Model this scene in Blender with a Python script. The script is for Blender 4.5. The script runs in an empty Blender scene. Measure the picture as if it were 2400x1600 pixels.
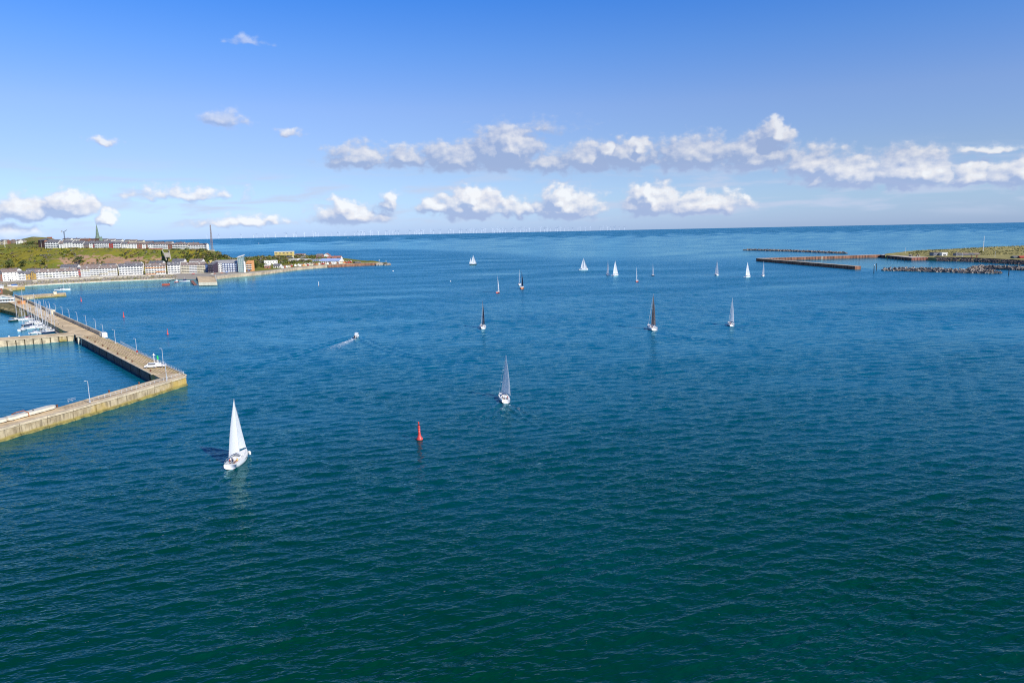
import bpy, bmesh, math, random
import numpy as np
from mathutils import Vector, Matrix

random.seed(7)
rng = np.random.default_rng(11)
sc = bpy.context.scene
COL = sc.collection
R = math.radians

# ------------------------------------------------------------------ camera
CAM_H = 58.0
FPX = 1700.0                       # focal length in photograph pixels (2400 wide)
ROLL = math.atan(0.0208)
PITCH = math.atan((800 - 537.8) * math.cos(ROLL) / FPX)
EARTH = 7.43e6
_r = Vector((1, 0, 0))
_f = Vector((0, math.cos(PITCH), -math.sin(PITCH)))
_u = Vector((0, math.sin(PITCH), math.cos(PITCH)))
_cx = _r * math.cos(ROLL) - _u * math.sin(ROLL)
_cy = _r * math.sin(ROLL) + _u * math.cos(ROLL)
cam = bpy.data.cameras.new('camera')
cam_o = bpy.data.objects.new('camera', cam)
COL.objects.link(cam_o)
m3 = Matrix((_cx, _cy, -_f)).transposed()
cam_o.matrix_world = Matrix.Translation((0, 0, CAM_H)) @ m3.to_4x4()
cam.sensor_width = 36
cam.lens = 36 * FPX / 2400
cam.clip_start = 1
cam.clip_end = 120000
sc.camera = cam_o


def ray(px, py):
    return _cx * (px - 1200) + _cy * (800 - py) + _f * FPX


def G(px, py, z=0.0):
    """ground point that a pixel of the photograph looks at, on the level z"""
    d = ray(px, py)
    t = (z - CAM_H) / d.z
    return Vector((d.x * t, d.y * t, z))


def P(px, py, Y):
    d = ray(px, py)
    t = Y / d.y
    return Vector((d.x * t, Y, CAM_H + d.z * t))


def azel(px, py):
    d = ray(px, py).normalized()
    return math.degrees(math.atan2(d.x, d.y)), math.degrees(math.asin(d.z))


# ------------------------------------------------------------------ view
sc.view_settings.view_transform = 'Standard'
sc.view_settings.look = 'None'
sc.view_settings.exposure = 0.0
sc.view_settings.gamma = 1.0
sc.view_settings.use_curve_mapping = False
sc.cycles.max_bounces = 6
sc.cycles.diffuse_bounces = 2
sc.cycles.glossy_bounces = 3
sc.cycles.transparent_max_bounces = 6
sc.cycles.use_denoising = False
sc.cycles.filter_width = 1.1
sc.cycles.sample_clamp_indirect = 3
sc.cycles.sample_clamp_direct = 2
sc.render.film_transparent = False

# ------------------------------------------------------------------ sun
SUN_EL = 35.0
SUN_AZ = math.degrees(math.atan2(0.75, -0.66))      # clockwise from +Y
sun_dir = Vector((math.sin(R(SUN_AZ)) * math.cos(R(SUN_EL)), math.cos(R(SUN_AZ)) * math.cos(R(SUN_EL)), math.sin(R(SUN_EL))))
sl = bpy.data.lights.new('sun', 'SUN')
sl.energy = 5.0
sl.angle = R(0.5)
sl.color = (1.0, 0.94, 0.85)
sun_o = bpy.data.objects.new('sun', sl)
COL.objects.link(sun_o)
sun_o.rotation_euler = sun_dir.to_track_quat('Z', 'Y').to_euler()


# ------------------------------------------------------------------ node helpers
class NT:
    def __init__(s, tree):
        s.t = tree

    def n(s, typ, **kw):
        nd = s.t.nodes.new(typ)
        for k, v in kw.items():
            if k.startswith('i'):
                nd.inputs[int(k[1:])].default_value = v
            else:
                setattr(nd, k, v)
        return nd

    def l(s, a, b):
        s.t.links.new(a, b)

    def put(s, inp, v):
        if hasattr(v, 'is_output') or isinstance(v, bpy.types.NodeSocket):
            s.t.links.new(v, inp)
        else:
            inp.default_value = v

    def math(s, op, a, b=None, c=None, clamp=False):
        nd = s.t.nodes.new('ShaderNodeMath')
        nd.operation = op
        nd.use_clamp = clamp
        s.put(nd.inputs[0], a)
        if b is not None:
            s.put(nd.inputs[1], b)
        if c is not None:
            s.put(nd.inputs[2], c)
        return nd.outputs[0]

    def vec(s, op, a, b=None, scale=None):
        nd = s.t.nodes.new('ShaderNodeVectorMath')
        nd.operation = op
        s.put(nd.inputs[0], a)
        if b is not None:
            s.put(nd.inputs[1], b)
        if scale is not None:
            s.put(nd.inputs[3], scale)
        return nd.outputs[1] if op in ('LENGTH', 'DOT_PRODUCT') else nd.outputs[0]

    def mix(s, fac, a, b):
        nd = s.t.nodes.new('ShaderNodeMix')
        nd.data_type = 'RGBA'
        s.put(nd.inputs[0], fac)
        s.put(nd.inputs[6], a)
        s.put(nd.inputs[7], b)
        return nd.outputs[2]

    def smooth(s, x, lo, hi, a=0.0, b=1.0):
        nd = s.t.nodes.new('ShaderNodeMapRange')
        nd.interpolation_type = 'SMOOTHSTEP'
        s.put(nd.inputs[0], x)
        nd.inputs[1].default_value = lo
        nd.inputs[2].default_value = hi
        nd.inputs[3].default_value = a
        nd.inputs[4].default_value = b
        return nd.outputs[0]

    def noise(s, v, scale, detail=2.0, rough=0.5, dist=0.0, dims='3D'):
        nd = s.t.nodes.new('ShaderNodeTexNoise')
        nd.noise_dimensions = dims
        if v is not None:
            s.l(v, nd.inputs['Vector'])
        nd.inputs['Scale'].default_value = scale
        nd.inputs['Detail'].default_value = detail
        nd.inputs['Roughness'].default_value = rough
        nd.inputs['Distortion'].default_value = dist
        return nd.outputs[0]

    def comb(s, x, y, z=0.0):
        nd = s.t.nodes.new('ShaderNodeCombineXYZ')
        s.put(nd.inputs[0], x)
        s.put(nd.inputs[1], y)
        s.put(nd.inputs[2], z)
        return nd.outputs[0]


# ------------------------------------------------------------------ sky
world = bpy.data.worlds.new('World')
sc.world = world
world.use_nodes = True
world.node_tree.nodes.clear()
W = NT(world.node_tree)
w_out = W.n('ShaderNodeOutputWorld')
w_bg = W.n('ShaderNodeBackground')
w_bg.inputs[1].default_value = 0.1
W.l(w_bg.outputs[0], w_out.inputs[0])
sky = W.n('ShaderNodeTexSky')
sky.sky_type = 'NISHITA'
sky.sun_disc = False
sky.sun_elevation = R(SUN_EL)
sky.sun_rotation = R(SUN_AZ)
sky.altitude = 50
sky.air_density = 1.0
sky.dust_density = 0.3
sky.ozone_density = 3.0
tc = W.n('ShaderNodeTexCoord')
sep = W.n('ShaderNodeSeparateXYZ')
W.l(tc.outputs['Generated'], sep.inputs[0])
az = W.math('DEGREES', W.math('ARCTAN2', sep.outputs[0], sep.outputs[1]))
el = W.math('DEGREES', W.math('ARCSINE', sep.outputs[2]))
# colour of clear air by elevation (a clear maritime day), over the physical sky
ramp = W.n('ShaderNodeValToRGB')
W.l(W.math('DIVIDE', el, 90.0, clamp=True), ramp.inputs[0])
cr = ramp.color_ramp
TINT = [(0.0, (0.70, 0.98, 1.90)), (2.0, (0.77, 0.98, 1.56)), (5.0, (0.86, 0.93, 1.27)), (9.0, (0.92, 1.00, 1.38)), (13, (0.64, 0.98, 1.56)), (17, (0.36, 0.90, 1.72)),
        (26, (0.17, 0.62, 1.28)), (60, (0.13, 0.56, 1.10)), (90, (0.13, 0.56, 1.10))]
while len(cr.elements) < len(TINT):
    cr.elements.new(0.5)
for e_, (dg, c) in zip(cr.elements, TINT):
    e_.position = dg / 90.0
for e_, (dg, c) in zip(cr.elements, TINT):
    e_.color = (c[0] / 3, c[1] / 3, c[2] / 3, 1)
tint = W.vec('SCALE', ramp.outputs[0], scale=3.0 * 1.0)
clear = W.vec('MULTIPLY', sky.outputs[0], tint)

# cumulus: (x0, x1, y_top, y_base) as seen in the photograph, turned into bearing and elevation
CLOUDS = [
    (760, 920, 336, 394, 0.9), (890, 1010, 336, 390, 0.8), (985, 1150, 330, 398, 1.0), (1105, 1260, 302, 388, 1.35), (1215, 1360, 346, 404, 0.8),
    (1310, 1450, 334, 400, 1.05), (1420, 1530, 324, 394, 1.1), (1525, 1730, 318, 394, 1.05), (1680, 1860, 316, 396, 1.1), (1775, 1850, 290, 345, 1.4),
    (1820, 1990, 340, 412, 0.9), (1890, 2100, 360, 436, 1.0), (2030, 2230, 346, 436, 1.15), (2205, 2350, 372, 434, 0.95), (2300, 2520, 364, 436, 1.0),
    (470, 580, 254, 298, 0.7), (198, 280, 314, 344, 0.5), (640, 716, 290, 320, 0.45), (1110, 1400, 264, 318, 0.25),
    (2225, 2430, 334, 360, 0.55), (515, 640, 76, 104, 0.35), (730, 910, 476, 526, 0.95), (770, 835, 466, 512, 1.15), (890, 940, 450, 490, 0.9), (975, 1050, 456, 502, 0.9), (1030, 1175, 444, 508, 1.3),
    (1160, 1265, 460, 508, 0.95), (1262, 1400, 444, 510, 1.3), (1470, 1590, 436, 502, 1.35), (1560, 1750, 448, 500, 1.1),
    (-40, 130, 456, 516, 0.95), (100, 222, 446, 510, 1.2), (230, 270, 490, 528, 1.0), (250, 600, 430, 470, 0.45), (430, 700, 500, 532, 0.65),
    (-60, 120, 526, 558, 0.8), (1160, 1232, 300, 374, 1.7), (1788, 1846, 286, 338, 1.7), (1395, 1445, 333, 376, 1.45), (1470, 1516, 324, 366, 1.45), (2105, 2220, 374, 430, 1.5), (1075, 1130, 442, 490, 1.6), (1490, 1545, 434, 482, 1.6), (1285, 1345, 440, 488, 1.6), (125, 205, 446, 490, 1.5), (-600, -300, 330, 400, 1.0), (2750, 3100, 440, 500, 1.1),
]
cg = bpy.data.node_groups.new('cumulus', 'ShaderNodeTree')
cg.interface.new_socket('Vector', in_out='INPUT', socket_type='NodeSocketVector')
cg.interface.new_socket('Density', in_out='OUTPUT', socket_type='NodeSocketFloat')
cg.interface.new_socket('Light', in_out='OUTPUT', socket_type='NodeSocketFloat')
N = NT(cg)
gi = N.n('NodeGroupInput')
go = N.n('NodeGroupOutput')
pv = gi.outputs[0]
warp = N.n('ShaderNodeTexNoise')
warp.noise_dimensions = '2D'
N.l(pv, warp.inputs['Vector'])
warp.inputs['Scale'].default_value = 0.9
warp.inputs['Detail'].default_value = 2
warp.inputs['Roughness'].default_value = 0.5
wv = N.vec('MULTIPLY', N.vec('SUBTRACT', warp.outputs[1], (0.5, 0.5, 0.5)), (1.7, 0.75, 0))
p2 = N.vec('ADD', pv, wv)


def vmadd(a, b, c):
    nd = N.n('ShaderNodeVectorMath', operation='MULTIPLY_ADD')
    N.l(a, nd.inputs[0])
    nd.inputs[1].default_value = b
    nd.inputs[2].default_value = c
    return nd.outputs[0]


best = best_up = None
for (x0, x1, yt, yb, br) in CLOUDS:
    a0, _ = azel(x0, (yt + yb) / 2)
    a1, _ = azel(x1, (yt + yb) / 2)
    xm = (x0 + x1) / 2
    _, e1 = azel(xm, yt)
    _, e0 = azel(xm, yb)
    am = (a0 + a1) / 2
    em = e0 + (e1 - e0) * 0.30
    sx_, sy_ = 2.0 / (a1 - a0) / 1.18, 1.0 / (e1 - em) / 1.12
    k_ = 0.55 + 0.5 * br
    for up in (0, 1):
        ox, oy = (0.30, 0.55) if up else (0, 0)
        q = vmadd(p2, (sx_, sy_, 0), ((ox - am) * sx_, (oy - em) * sy_, 0))
        q = N.vec('MAXIMUM', q, N.vec('MULTIPLY', q, (-1.0, -1.9, 0)))      # flat base
        v = N.math('MULTIPLY_ADD', N.vec('LENGTH', q), -k_, k_ + 0.46 * (br - 1.0))
        if up:
            best_up = v if best_up is None else N.math('MAXIMUM', best_up, v)
        else:
            best = v if best is None else N.math('MAXIMUM', best, v)


def puff(v):
    fb = N.noise(N.vec('MULTIPLY', v, (1.0, 1.5, 1)), 1.7, 5.0, 0.56, 0.0, '2D')
    bil = N.noise(N.vec('MULTIPLY', v, (1.0, 1.5, 1)), 0.8, 1.0, 0.5, 0.0, '2D')
    return N.math('ADD', N.math('MULTIPLY', N.math('SUBTRACT', fb, 0.5), 0.62), N.math('MULTIPLY', N.math('SUBTRACT', bil, 0.5), 0.8))


na = puff(pv)
nb = puff(N.vec('ADD', pv, (0.22, 0.34, 0)))
d0 = N.math('ADD', best, na)
N.l(d0, go.inputs[0])
N.l(N.math('ADD', N.math('SUBTRACT', best, best_up), N.math('MULTIPLY', N.math('SUBTRACT', na, nb), 0.75)), go.inputs[1])

dirv = W.comb(az, el, 0.0)
cn = W.n('ShaderNodeGroup')
cn.node_tree = cg
W.l(dirv, cn.inputs[0])
cd = cn.outputs[0]
alpha = W.smooth(cd, -0.20, 0.40)
low = W.smooth(el, 3.2, 5.0)
lr = W.n('ShaderNodeValToRGB')
W.l(W.math('MULTIPLY_ADD', W.math('SUBTRACT', cn.outputs[1], W.math('MULTIPLY', low, 0.17)), 1.25, 0.24, clamp=True), lr.inputs[0])
for pos_, c_ in ((0.0, (0.36, 0.46, 0.72)), (0.34, (0.47, 0.54, 0.76)), (0.58, (0.66, 0.69, 0.82)), (0.86, (0.95, 0.93, 0.93))):
    e_ = lr.color_ramp.elements[0] if pos_ == 0.0 else lr.color_ramp.elements[1] if pos_ == 0.86 else lr.color_ramp.elements.new(pos_)
    e_.position = pos_
    e_.color = (*c_, 1)
body = W.vec('SCALE', lr.outputs[0], scale=W.math('MULTIPLY_ADD', low, -0.7, 10.0))
thin = W.smooth(cd, -0.10, 0.34)
body = W.mix(thin, W.mix(0.55, body, (5.2, 6.1, 8.1, 1)), body)
# thin veil of far cloud low over the horizon
veil_n = W.noise(W.comb(W.math('MULTIPLY', az, 0.16), W.math('MULTIPLY', el, 1.1)), 1.0, 4.0, 0.55, 0.3, '2D')
veil = W.math('MULTIPLY', W.smooth(veil_n, 0.44, 0.74), W.math('MULTIPLY', W.smooth(el, 0.1, 1.2), W.smooth(el, 2.6, 6.0, 1.0, 0.0)))
veil = W.math('MULTIPLY', veil, 0.72)
c1 = W.mix(veil, clear, (5.6, 6.4, 8.3, 1))
alpha = W.math('MULTIPLY', alpha, W.smooth(el, 0.15, 0.9, 0.25, 1.0))
c2 = W.mix(W.math('MULTIPLY', alpha, W.math('MULTIPLY', W.math('MULTIPLY_ADD', low, -0.02, 0.81), W.smooth(el, 7.2, 9.0, 1.0, 0.5))), c1, body)
# above 18 degrees the sky is clear: the cloud field is only looked up below that
W.l(clear, w_bg.inputs[0])
w_bg2 = W.n('ShaderNodeBackground')
w_bg2.inputs[1].default_value = 0.1
W.l(c2, w_bg2.inputs[0])
w_mix = W.n('ShaderNodeMixShader')
W.l(W.math('MULTIPLY', W.math('LESS_THAN', el, 18.5), W.math('GREATER_THAN', el, -1.0)), w_mix.inputs[0])
W.l(w_bg.outputs[0], w_mix.inputs[1])
W.l(w_bg2.outputs[0], w_mix.inputs[2])
W.l(w_mix.outputs[0], w_out.inputs[0])
world.cycles.sampling_method = 'MANUAL'
world.cycles.sample_map_resolution = 256


# ------------------------------------------------------------------ materials
MATS = {}


def mat(name, col, rough=0.7, var=0.0, scale=1.0, metal=0.0, spec=0.5, bump=0.0, stretch=None, col2=None, detail=4.0, trans=0.0, coords='Object'):
    if name in MATS:
        return MATS[name]
    m = bpy.data.materials.new(name)
    m.use_nodes = True
    T = NT(m.node_tree)
    b = m.node_tree.nodes['Principled BSDF']
    b.inputs['Roughness'].default_value = rough
    b.inputs['Metallic'].default_value = metal
    b.inputs['Specular IOR Level'].default_value = spec
    if var > 0 or col2 is not None:
        tcn = T.n('ShaderNodeTexCoord')
        v = tcn.outputs[coords]
        if stretch:
            v = T.vec('MULTIPLY', v, stretch)
        nz = T.noise(v, scale, detail, 0.6)
        c2_ = col2 if col2 is not None else tuple(x * (1 - var) for x in col)
        c1_ = col if col2 is not None else tuple(min(1, x * (1 + var * 0.6)) for x in col)
        T.l(T.mix(T.smooth(nz, 0.36, 0.66), (*c2_, 1), (*c1_, 1)), b.inputs['Base Color'])
        if bump:
            bp = T.n('ShaderNodeBump')
            bp.inputs['Strength'].default_value = bump
            bp.inputs['Distance'].default_value = 0.1
            T.l(nz, bp.inputs['Height'])
            T.l(bp.outputs[0], b.inputs['Normal'])
    else:
        b.inputs['Base Color'].default_value = (*col, 1)
    if trans > 0:
        tr = T.n('ShaderNodeBsdfTranslucent')
        tr.inputs[0].default_value = (*col, 1)
        mx = T.n('ShaderNodeMixShader')
        mx.inputs[0].default_value = trans
        T.l(b.outputs[0], mx.inputs[1])
        T.l(tr.outputs[0], mx.inputs[2])
        T.l(mx.outputs[0], m.node_tree.nodes['Material Output'].inputs[0])
    MATS[name] = m
    return m


# ------------------------------------------------------------------ object helpers
LABELS = {}


def tag(o, label, cat, group=None):
    o['label'] = label
    o['category'] = cat
    if group:
        o['group'] = group
    LABELS.setdefault(label, []).append(group)
    return o


def thing(name, label, cat, loc=(0, 0, 0), rotz=0.0, group=None):
    o = bpy.data.objects.new(name, None)
    o.empty_display_size = 0.5
    COL.objects.link(o)
    o.location = loc
    o.rotation_euler = (0, 0, rotz)
    return tag(o, label, cat, group)


class MB:
    """collects faces of one mesh"""

    def __init__(s):
        s.v = []
        s.f = []
        s.m = []

    def add(s, vs, fs, mi=0):
        k = len(s.v)
        s.v.extend([tuple(p) for p in vs])
        for f in fs:
            s.f.append(tuple(i + k for i in f))
            s.m.append(mi)
        return s

    def box(s, x0, x1, y0, y1, z0, z1, mi=0, rot=None, off=(0, 0, 0)):
        vs = [(x0, y0, z0), (x1, y0, z0), (x1, y1, z0), (x0, y1, z0), (x0, y0, z1), (x1, y0, z1), (x1, y1, z1), (x0, y1, z1)]
        if rot is not None:
            vs = [tuple(rot @ Vector(p) + Vector(off)) for p in vs]
        return s.add(vs, [(0, 3, 2, 1), (4, 5, 6, 7), (0, 1, 5, 4), (1, 2, 6, 5), (2, 3, 7, 6), (3, 0, 4, 7)], mi)

    def prism(s, poly, z0, z1, mi=0, mtop=None):
        """upright prism over a plan polygon (counter-clockwise); z0/z1 numbers or lists"""
        n = len(poly)
        area = sum(poly[i][0] * poly[(i + 1) % n][1] - poly[(i + 1) % n][0] * poly[i][1] for i in range(n))
        if area < 0:
            poly = poly[::-1]
        zt = [z1] * n if not hasattr(z1, '__len__') else z1
        vs = [(p[0], p[1], z0) for p in poly] + [(p[0], p[1], zt[i]) for i, p in enumerate(poly)]
        s.add(vs, [tuple(range(n - 1, -1, -1))] + [(i, (i + 1) % n, n + (i + 1) % n, n + i) for i in range(n)], mi)
        k = len(s.v) - 2 * n
        s.f.append(tuple(k + n + i for i in range(n)))
        s.m.append(mi if mtop is None else mtop)
        return s

    def tube(s, pts, rad, n=6, mi=0, cap=True):
        pts = [Vector(p) for p in pts]
        rs = rad if hasattr(rad, '__len__') else [rad] * len(pts)
        rings = []
        k0 = len(s.v)
        for i, p in enumerate(pts):
            t = (pts[min(i + 1, len(pts) - 1)] - pts[max(i - 1, 0)]).normalized()
            a = t.orthogonal().normalized() if i == 0 else (a - t * a.dot(t)).normalized()
            b = t.cross(a)
            for j in range(n):
                th = 2 * math.pi * j / n
                s.v.append(tuple(p + (a * math.cos(th) + b * math.sin(th)) * rs[i]))
        for i in range(len(pts) - 1):
            for j in range(n):
                a0 = k0 + i * n + j
                a1 = k0 + i * n + (j + 1) % n
                s.f.append((a0, a1, a1 + n, a0 + n))
                s.m.append(mi)
        if cap:
            s.f.append(tuple(k0 + j for j in range(n - 1, -1, -1)))
            s.m.append(mi)
            e = k0 + (len(pts) - 1) * n
            s.f.append(tuple(e + j for j in range(n)))
            s.m.append(mi)
        return s

    def lathe(s, prof, n=12, mi=0, c=(0, 0, 0)):
        k0 = len(s.v)
        for (r_, z) in prof:
            for j in range(n):
                th = 2 * math.pi * j / n
                s.v.append((c[0] + r_ * math.cos(th), c[1] + r_ * math.sin(th), c[2] + z))
        for i in range(len(prof) - 1):
            for j in range(n):
                a0 = k0 + i * n + j
                a1 = k0 + i * n + (j + 1) % n
                s.f.append((a0, a1, a1 + n, a0 + n))
                s.m.append(mi)
        s.f.append(tuple(k0 + j for j in range(n - 1, -1, -1)))
        s.m.append(mi)
        e = k0 + (len(prof) - 1) * n
        s.f.append(tuple(e + j for j in range(n)))
        s.m.append(mi)
        return s

    def grid(s, rows, mi=0, flip=False):
        k0 = len(s.v)
        nr, nc = len(rows), len(rows[0])
        for r_ in rows:
            s.v.extend([tuple(p) for p in r_])
        for i in range(nr - 1):
            for j in range(nc - 1):
                a = k0 + i * nc + j
                q = (a, a + 1, a + nc + 1, a + nc)
                s.f.append(q[::-1] if flip else q)
                s.m.append(mi)
        return s

    def mesh(s, name, mats, smooth=False):
        me = bpy.data.meshes.new(name)
        me.from_pydata(s.v, [], s.f)
        for m_ in (mats if isinstance(mats, (list, tuple)) else [mats]):
            me.materials.append(m_)
        if any(s.m):
            me.polygons.foreach_set('material_index', s.m)
        if smooth:
            me.polygons.foreach_set('use_smooth', [True] * len(s.f))
        me.update()
        return me

    def build(s, name, mats, parent=None, smooth=False, loc=(0, 0, 0), rotz=0.0):
        return obj(name, s.mesh(name, mats, smooth), parent, loc, rotz)


def obj(name, me, parent=None, loc=(0, 0, 0), rotz=0.0, scale=None):
    o = bpy.data.objects.new(name, me)
    COL.objects.link(o)
    if parent is not None:
        o.parent = parent
    o.location = loc
    if rotz:
        o.rotation_euler = (0, 0, rotz)
    if scale is not None:
        o.scale = scale
    return o


def structure(o):
    o['kind'] = 'structure'
    return o


def stuff(o):
    o['kind'] = 'stuff'
    return o


def yaw(a, b):
    return math.atan2(b[1] - a[1], b[0] - a[0])


ORD = ['first', 'second', 'third', 'fourth', 'fifth', 'sixth', 'seventh', 'eighth', 'ninth', 'tenth', 'eleventh', 'twelfth', 'thirteenth', 'fourteenth', 'fifteenth', 'sixteenth', 'seventeenth', 'eighteenth', 'nineteenth', 'twentieth'] + ['twenty-' + w_ for w_ in ('first', 'second', 'third', 'fourth', 'fifth', 'sixth', 'seventh', 'eighth', 'ninth')] + ['thirtieth', 'thirty-first', 'thirty-second', 'thirty-third', 'thirty-fourth']
def interp(tab, x):
    xs = [t[0] for t in tab]
    return float(np.interp(x, xs, [t[1] for t in tab]))


PI = math.pi
SHORE = [(-500, 835.0), (-150, 880.0)] + [(px, G(px, py).y) for px, py in ((0, 673), (45, 671), (150, 665), (250, 660), (400, 654), (500, 655.5), (540, 650.5), (600, 645.5), (640, 640.5), (700, 632.5), (760, 627.5), (840, 623), (913, 620.5))]


def px_of(x, y):
    return 1200 + FPX * 1.0118 * (x / y)     # bearing as photograph column (near the horizon)


# ------------------------------------------------------------------ the sea
def inside(poly, X, Y):
    r_ = np.zeros(X.shape, bool)
    n = len(poly)
    for i in range(n):
        x0, y0 = poly[i][0], poly[i][1]
        x1, y1 = poly[(i + 1) % n][0], poly[(i + 1) % n][1]
        c = ((y0 > Y) != (y1 > Y)) & (X < (x1 - x0) * (Y - y0) / (y1 - y0 + 1e-12) + x0)
        r_ ^= c
    return r_


def sm(x, a, b):
    t = np.clip((x - a) / (b - a), 0, 1)
    return t * t * (3 - 2 * t)


HARBOUR = [G(170, 806), G(372, 899), G(0, 1005), G(-400, 1120), G(-700, 900), G(-300, 830)]
MARINA = [G(172, 792), G(66, 733), G(0, 728), G(-400, 740), G(-500, 850), G(0, 800)]
EASTHARB = [G(1790, 608), G(2010, 628), G(2070, 632), G(2400, 634), G(2700, 640), G(2600, 600), G(2190, 606), G(2062, 600)]
RIDGES = []                                          # long low waves thrown off by moving boats
WAKES = []                                           # (x, y, ux, uy, length, width0, width1, strength)


def make_sea():
    th_f = np.arange(-54, 54.01, 0.135)
    th = np.concatenate([np.arange(-180, -54, 4.5), th_f, np.arange(58, 180, 4.5)])
    rr = [0.5, 15, 30, 45]
    r_ = 55.0
    while r_ < 1500:
        rr.append(r_)
        r_ *= 1.0031
    while r_ < 36000:
        rr.append(r_)
        r_ *= 1.05 if r_ < 8000 else 1.03
    rr = np.array(rr)
    TH, RR = np.meshgrid(np.radians(th), rr)
    X = RR * np.sin(TH)
    Y = RR * np.cos(TH)
    nr, nc = X.shape
    X = X.ravel()
    Y = Y.ravel()
    RRf = RR.ravel()
    PX = np.where(Y > 10, 1200 + FPX * 1.0118 * X / np.maximum(Y, 10), np.where(X < 0, -4000, 6000))
    # how much wind reaches each place
    calm = np.ones_like(X)
    ysh = np.interp(PX, [t[0] for t in SHORE], [t[1] for t in SHORE])
    dsh = ysh - Y
    lee = (1 - sm(dsh, 60, 330)) * (1 - sm(PX, 560, 760)) * (Y > 300) * (dsh > -40)
    calm *= 1 - 0.72 * lee
    lee2 = (1 - sm(dsh, 10, 90)) * (1 - sm(PX, 800, 960)) * (Y > 300) * (dsh > -30)
    calm *= 1 - 0.45 * lee2
    calm[inside(HARBOUR, X, Y)] *= 0.34
    calm[inside(MARINA, X, Y)] *= 0.20
    calm[inside(EASTHARB, X, Y)] *= 0.30
    # wind streaks
    wob = np.zeros_like(X)
    for k in range(26):
        lx = rng.uniform(180, 900)
        ly = rng.uniform(50, 260)
        a = rng.normal(0.15, 0.25)
        u = X * math.cos(a) + Y * math.sin(a)
        v = -X * math.sin(a) + Y * math.cos(a)
        wob += np.sin(u / lx * 2 * PI + rng.uniform(0, 7)) * np.sin(v / ly * 2 * PI + rng.uniform(0, 7))
    wob /= math.sqrt(26) * 0.5
    wob2 = np.zeros_like(X)
    for k in range(22):
        lx = rng.uniform(45, 150)
        ly = rng.uniform(18, 60)
        a = rng.normal(0.1, 0.35)
        wob2 += np.sin((X * math.cos(a) + Y * math.sin(a)) / lx * 2 * PI + rng.uniform(0, 7)) * np.sin((-X * math.sin(a) + Y * math.cos(a)) / ly * 2 * PI + rng.uniform(0, 7))
    wob2 /= math.sqrt(22) * 0.5
    gust = 1 + 0.22 * wob * sm(RRf, 70, 400) + 0.15 * wob2 * (1 - sm(RRf, 500, 1000))
    # beyond the roads the wind eases, then freshens again far out
    bx = np.interp(PX, [-500, 900, 1300, 1800, 2400, 3000], [3600, 2600, 1420, 1250, 1350, 1350])
    gust *= 1 - 0.60 * sm(RRf + 60 * wob, bx - 250, bx + 200) * (1 - 1.25 * sm(RRf + 500 * wob, 4300, 6300)) 
    calm *= np.clip(gust, 0.2, 1.7)
    cell = np.maximum(RRf * 0.0031, RRf * np.radians(0.135))
    Z = np.zeros_like(X)
    DX = np.zeros_like(X)
    DY = np.zeros_like(X)
    NW = 56
    near = RRf < 1500
    front = near & (np.abs(np.degrees(np.arctan2(X, Y))) < 54.5)
    xi, yi, ci, ca = X[front], Y[front], cell[front], calm[front]
    z = np.zeros_like(xi)
    dx = np.zeros_like(xi)
    dy = np.zeros_like(xi)
    for k in range(NW):
        lam = 1.1 * (8.5 / 1.1) ** ((k + rng.uniform(0, 1)) / NW)
        ang = R(90 + 14) + rng.normal(0, 0.5)
        kk = 2 * PI / lam
        slope = 0.142 * math.sqrt(2 / NW) * (1.1 if lam < 4 else 0.8)
        amp = slope / kk
        w = amp * (1 - sm(ci / lam, 0.22, 0.42)) * ca ** 0.9
        ph = kk * (xi * math.cos(ang) + yi * math.sin(ang)) + rng.uniform(0, 7)
        z += w * np.cos(ph)
        s_ = np.sin(ph) * w * 0.9
        dx -= s_ * math.cos(ang)
        dy -= s_ * math.sin(ang)
    for (pl, amp, lam) in RIDGES:
        for (xa, ya), (xb, yb), f0, f1 in pl:
            L_ = math.hypot(xb - xa, yb - ya)
            ux, uy = (xb - xa) / L_, (yb - ya) / L_
            u = (xi - xa) * ux + (yi - ya) * uy
            v = -(xi - xa) * uy + (yi - ya) * ux
            m_ = (u > 0) & (u < L_) & (np.abs(v) < 14)
            um, vm = u[m_] / L_, v[m_]
            z[m_] += amp * (f0 + (f1 - f0) * um) * np.cos(2 * PI * vm / lam + 0.4) * np.exp(-(vm / (lam * 1.05)) ** 2)
    Z[front], DX[front], DY[front] = z, dx, dy
    X2 = X + DX
    Y2 = Y + DY
    Z = Z - RRf ** 2 / (2 * EARTH) * sm(RRf, 800, 2600)
    foam = np.zeros_like(X)
    for (wx, wy, ux, uy, ln, w0, w1, st) in WAKES:
        u = (X - wx) * ux + (Y - wy) * uy
        v = -(X - wx) * uy + (Y - wy) * ux
        t = np.clip(u / ln, 0, 1)
        hw = w0 + (w1 - w0) * t
        foam = np.maximum(foam, st * (u > 0) * (u < ln) * (1 - t) ** 0.7 * np.exp(-np.clip(np.abs(v) / hw, 0, 4) ** 3))
    co = np.stack([X2, Y2, Z], 1).astype(np.float32)
    me = bpy.data.meshes.new('sea')
    idx = np.arange(nr * nc).reshape(nr, nc)
    nxt = np.roll(idx, -1, axis=1)
    q = np.stack([idx[:-1], nxt[:-1], nxt[1:], idx[1:]], -1).reshape(-1, 4)
    me.vertices.add(nr * nc)
    me.vertices.foreach_set('co', co.ravel())
    nf = len(q)
    me.loops.add(nf * 4)
    me.loops.foreach_set('vertex_index', q.ravel().astype(np.int32))
    me.polygons.add(nf)
    me.polygons.foreach_set('loop_start', np.arange(0, nf * 4, 4, dtype=np.int32))
    me.polygons.foreach_set('loop_total', np.full(nf, 4, np.int32))
    me.polygons.foreach_set('use_smooth', np.ones(nf, bool))
    me.update(calc_edges=True)
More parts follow.
